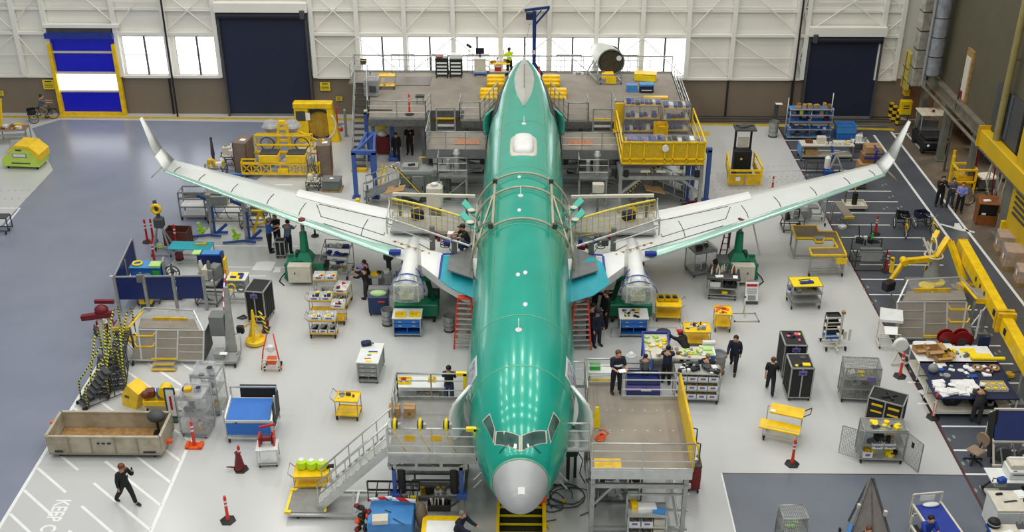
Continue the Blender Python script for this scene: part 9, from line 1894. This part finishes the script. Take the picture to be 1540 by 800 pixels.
t=th('white_cart','small white-topped black cart beside the dark red pipe column','cart',(G(1468,285)[0]+.4,G(1468,285)[1],0));pa(t,'cart_body',MB().box(0,0,.2,.9,.7,.55),'grey_dark');pa(t,'white_top',MB().box(0,0,.75,.95,.75,.1,.2),'white');wheels(t,.7,.5,.1)
t=th('bicycle','grey bicycle parked behind the brown wooden lectern','bicycle',G(1470,310),R(75));bicycle_wheel(t,0,-.5,.33);bicycle_wheel(t,0,.5,.33);pa(t,'frame',MB().path([(0,-.5,.33),(0,-.35,.8),(0,.2,.75),(0,.5,.33),(0,.0,.32),(0,-.35,.75)],.02,6),'grey_dark');pa(t,'handlebar',MB().path([(-.25,-.25,.95),(0,-.38,.95),(.25,-.25,.95)],.015,6),'alu');pa(t,'saddle',MB().sph(0,.22,.9,.08,.13,.04,8,5),'black');pa(t,'basket',MB().tray(0,.6,.7,.5,.4,.2,.02),'grey_mid')
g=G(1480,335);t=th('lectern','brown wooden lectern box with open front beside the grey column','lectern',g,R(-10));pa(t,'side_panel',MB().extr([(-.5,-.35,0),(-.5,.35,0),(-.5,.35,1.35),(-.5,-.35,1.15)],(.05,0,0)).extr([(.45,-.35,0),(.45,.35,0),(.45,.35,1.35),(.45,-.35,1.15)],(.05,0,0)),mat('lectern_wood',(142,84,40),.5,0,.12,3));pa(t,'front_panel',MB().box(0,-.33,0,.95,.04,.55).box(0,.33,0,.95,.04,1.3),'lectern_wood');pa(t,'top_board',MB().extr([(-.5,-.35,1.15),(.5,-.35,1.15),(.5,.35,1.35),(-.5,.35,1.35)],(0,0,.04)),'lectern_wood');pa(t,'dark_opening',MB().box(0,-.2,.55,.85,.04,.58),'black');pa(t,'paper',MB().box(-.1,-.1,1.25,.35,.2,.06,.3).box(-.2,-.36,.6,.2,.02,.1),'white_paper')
t=th('shelf_clutter','pale pipes and cables hanging along the column between bay openings','pipes',(XR+.5,G(1492,325)[1],0));q=MB();r=random.Random(12)
for k in range(9): q.path([(r.uniform(-.2,.2),k*.35-1.4,.2),(r.uniform(-.3,.1),k*.35-1.3,1.6),(r.uniform(-.2,.2),k*.35-1.4,3.2)],.035,5,r.randrange(4))
pa(t,'pipe',q,['grey','cream','grey_dark','red_dark'])
for k,(y,z) in enumerate(((63.5,.1),(61.5,.1),(57.5,.1),(54.5,.1))):
    t=th('storage_rack','dim storage rack inside the right bay, %s from the back wall' % ('first','second','third','fourth')[k],'rack',(XR+3.2,y,0));q=MB()
    for a_ in (-.8,.8):
        for b_ in (-.5,.5): q.beam((b_,a_,0),(b_,a_,2.6),.06)
    pa(t,'upright',q,'grey_mid')
    for zz in (.3,1.1,1.9): pa(t,'shelf',MB().box(0,0,zz,1.0,1.6,.05),'steel');c_=['card','wood','red_dark','cream','yellow_old'];pa(t,'shelf_load',so(0,0,zz+.05,.9,1.4,c_,7,int(y*3+zz*10),.5,.2,.45),c_)
t=th('peach_board','pale peach board leaning inside the bay opening behind the electric cart','board',(XR+1.0,64.2,0));pa(t,'board',MB().box(0,0,.6,.05,2.2,2.2),mat('peach',(214,176,146),.6,0,.05,3));pa(t,'board_leg',MB().box(0,-.9,0,.05,.1,.6).box(0,.9,0,.05,.1,.6),'grey_dark')
g=G(1511,361);t=th('paint_booth','big bright yellow booth with louvred vents filling the right edge','booth',(XR+.1,49.2,0));pa(t,'front_wall',MB().box(.9,-3.2,0,2.4,8.2,4.0),'booth_yellow');q=MB()
for k in range(5): q.beam((-.33,-1.4,1.9+.28*k),(-.33,.4,1.9+.28*k),.06,.1)
pa(t,'louvre',q,'grey_dark');pa(t,'top_beam',MB().box(-.5,1.2,3.5,.5,7.5,.9,ch=.04),'booth_yellow');pa(t,'upper_wall',MB().box(-.45,-1.5,4.4,.4,4,3.5),'booth_yellow');pa(t,'beam_bracket',MB().box(-.5,4.9,3.5,.7,.08,1.1),'yellow_old');pa(t,'corner_post',MB().box(-.4,.9,0,.2,.2,1.2),'yellow')
for k,(px,py,s_) in enumerate(((1515,378,(1.1,.9,.8)),(1527,400,(1.2,1.0,.8)),(1546,425,(1.1,.9,.6)))):
    g=G(px,py);t=th('wrapped_pallet_load','film-wrapped cardboard pallet load by the yellow booth, %s of three' % ('farthest','middle','nearest')[k],'pallet load',g,R(-12));pa(t,'carton',MB().box(0,0,.14,*s_),'card');pa(t,'film_wrap',MB().box(0,0,.12,s_[0]+.08,s_[1]+.08,s_[2]+.06,ch=.04),'film');pa(t,'pallet',MB().box(0,0,0,s_[0]+.1,s_[1]+.1,.12),'wood');pa(t,'white_label',MB().box(-s_[0]/2-.06,-.1,.4,.01,.25,.25),'white_paper')
t=th('dark_stripe_panel','dark recess with blue-grey vertical strips above the yellow beam','panel',(XR-.1,52.6,4.6));pa(t,'recess',MB().box(0,0,-.2,.1,3.4,2.4),'grey_dark');pa(t,'strip',MB().box(-.08,.3,0,.05,.25,2.2).box(-.08,-.3,0,.05,.2,2.2),mat('strip_blue',(84,96,110),.6))
t=th('white_bag','white bag hanging on the far side of the yellow booth corner','bag',(XR+.1,49.9,2.2));pa(t,'bag',MB().sph(0,0,.3,.3,.3,.3),'white');pa(t,'bag_hook',MB().cyl(0,0,.5,.02,1.3,6),'grey_dark')
# ================================================================== separate pieces of one part become parts of their own
def split_parts():
    cache={}
    for o in [o for o in list(COL.objects) if o.type == 'MESH' and o.parent]:
        r_=o.parent
        while r_.parent: r_=r_.parent
        nm=o.name.split('.')[0];me=o.data
        if r_.get('kind') == 'structure' or o.get('kind') or any(k in nm for k in ('text','mark','rivet','seam','rib','nosing','louvre','spoke','contents','top_load','hair','face','body','wheel','trousers','shirt','eye','strap','crate_gap','markings')): continue
        if me.name not in cache:
            n=len(me.vertices);up=list(range(n))
            def find(a):
                while up[a] != a: up[a]=up[up[a]];a=up[a]
                return a
            for p in me.polygons:
                v0=find(p.vertices[0])
                for v in p.vertices[1:]:
                    b=find(v)
                    if b != v0: up[b]=v0
            gr={}
            for v in me.vertices: gr.setdefault(find(v.index),[]).append(v.co)
            bb=[[k,[min(c[i] for c in cs)-.014 for i in range(3)],[max(c[i] for c in cs)+.014 for i in range(3)]] for k,cs in gr.items()]
            pieces={}
            if 1 < len(bb) < 70:
                for i in range(len(bb)):
                    for j in range(i):
                        A,B=bb[i],bb[j]
                        if all(A[1][q] <= B[2][q] and B[1][q] <= A[2][q] for q in range(3)): up[find(A[0])]=find(B[0])
                for p in me.polygons: pieces.setdefault(find(p.vertices[0]),[]).append(p)
            res=None
            if 1 < len(pieces) <= 8:
                res=[]
                for ps in sorted(pieces.values(),key=lambda a: -len(a)):
                    vi={};fs=[]
                    for p in ps: fs.append([vi.setdefault(v,len(vi)) for v in p.vertices])
                    m2=bpy.data.meshes.new(nm);m2.from_pydata([me.vertices[v].co for v in vi],[],fs)
                    for m_ in me.materials: m2.materials.append(m_)
                    m2.polygons.foreach_set('material_index',[p.material_index for p in ps]);m2.polygons.foreach_set('use_smooth',[p.use_smooth for p in ps]);m2.update();res.append(m2)
            cache[me.name]=res
        res=cache[me.name]
        if res:
            for m2 in res[1:]:
                c=o.copy();c.data=m2;COL.objects.link(c)
            o.data=res[0]
split_parts()
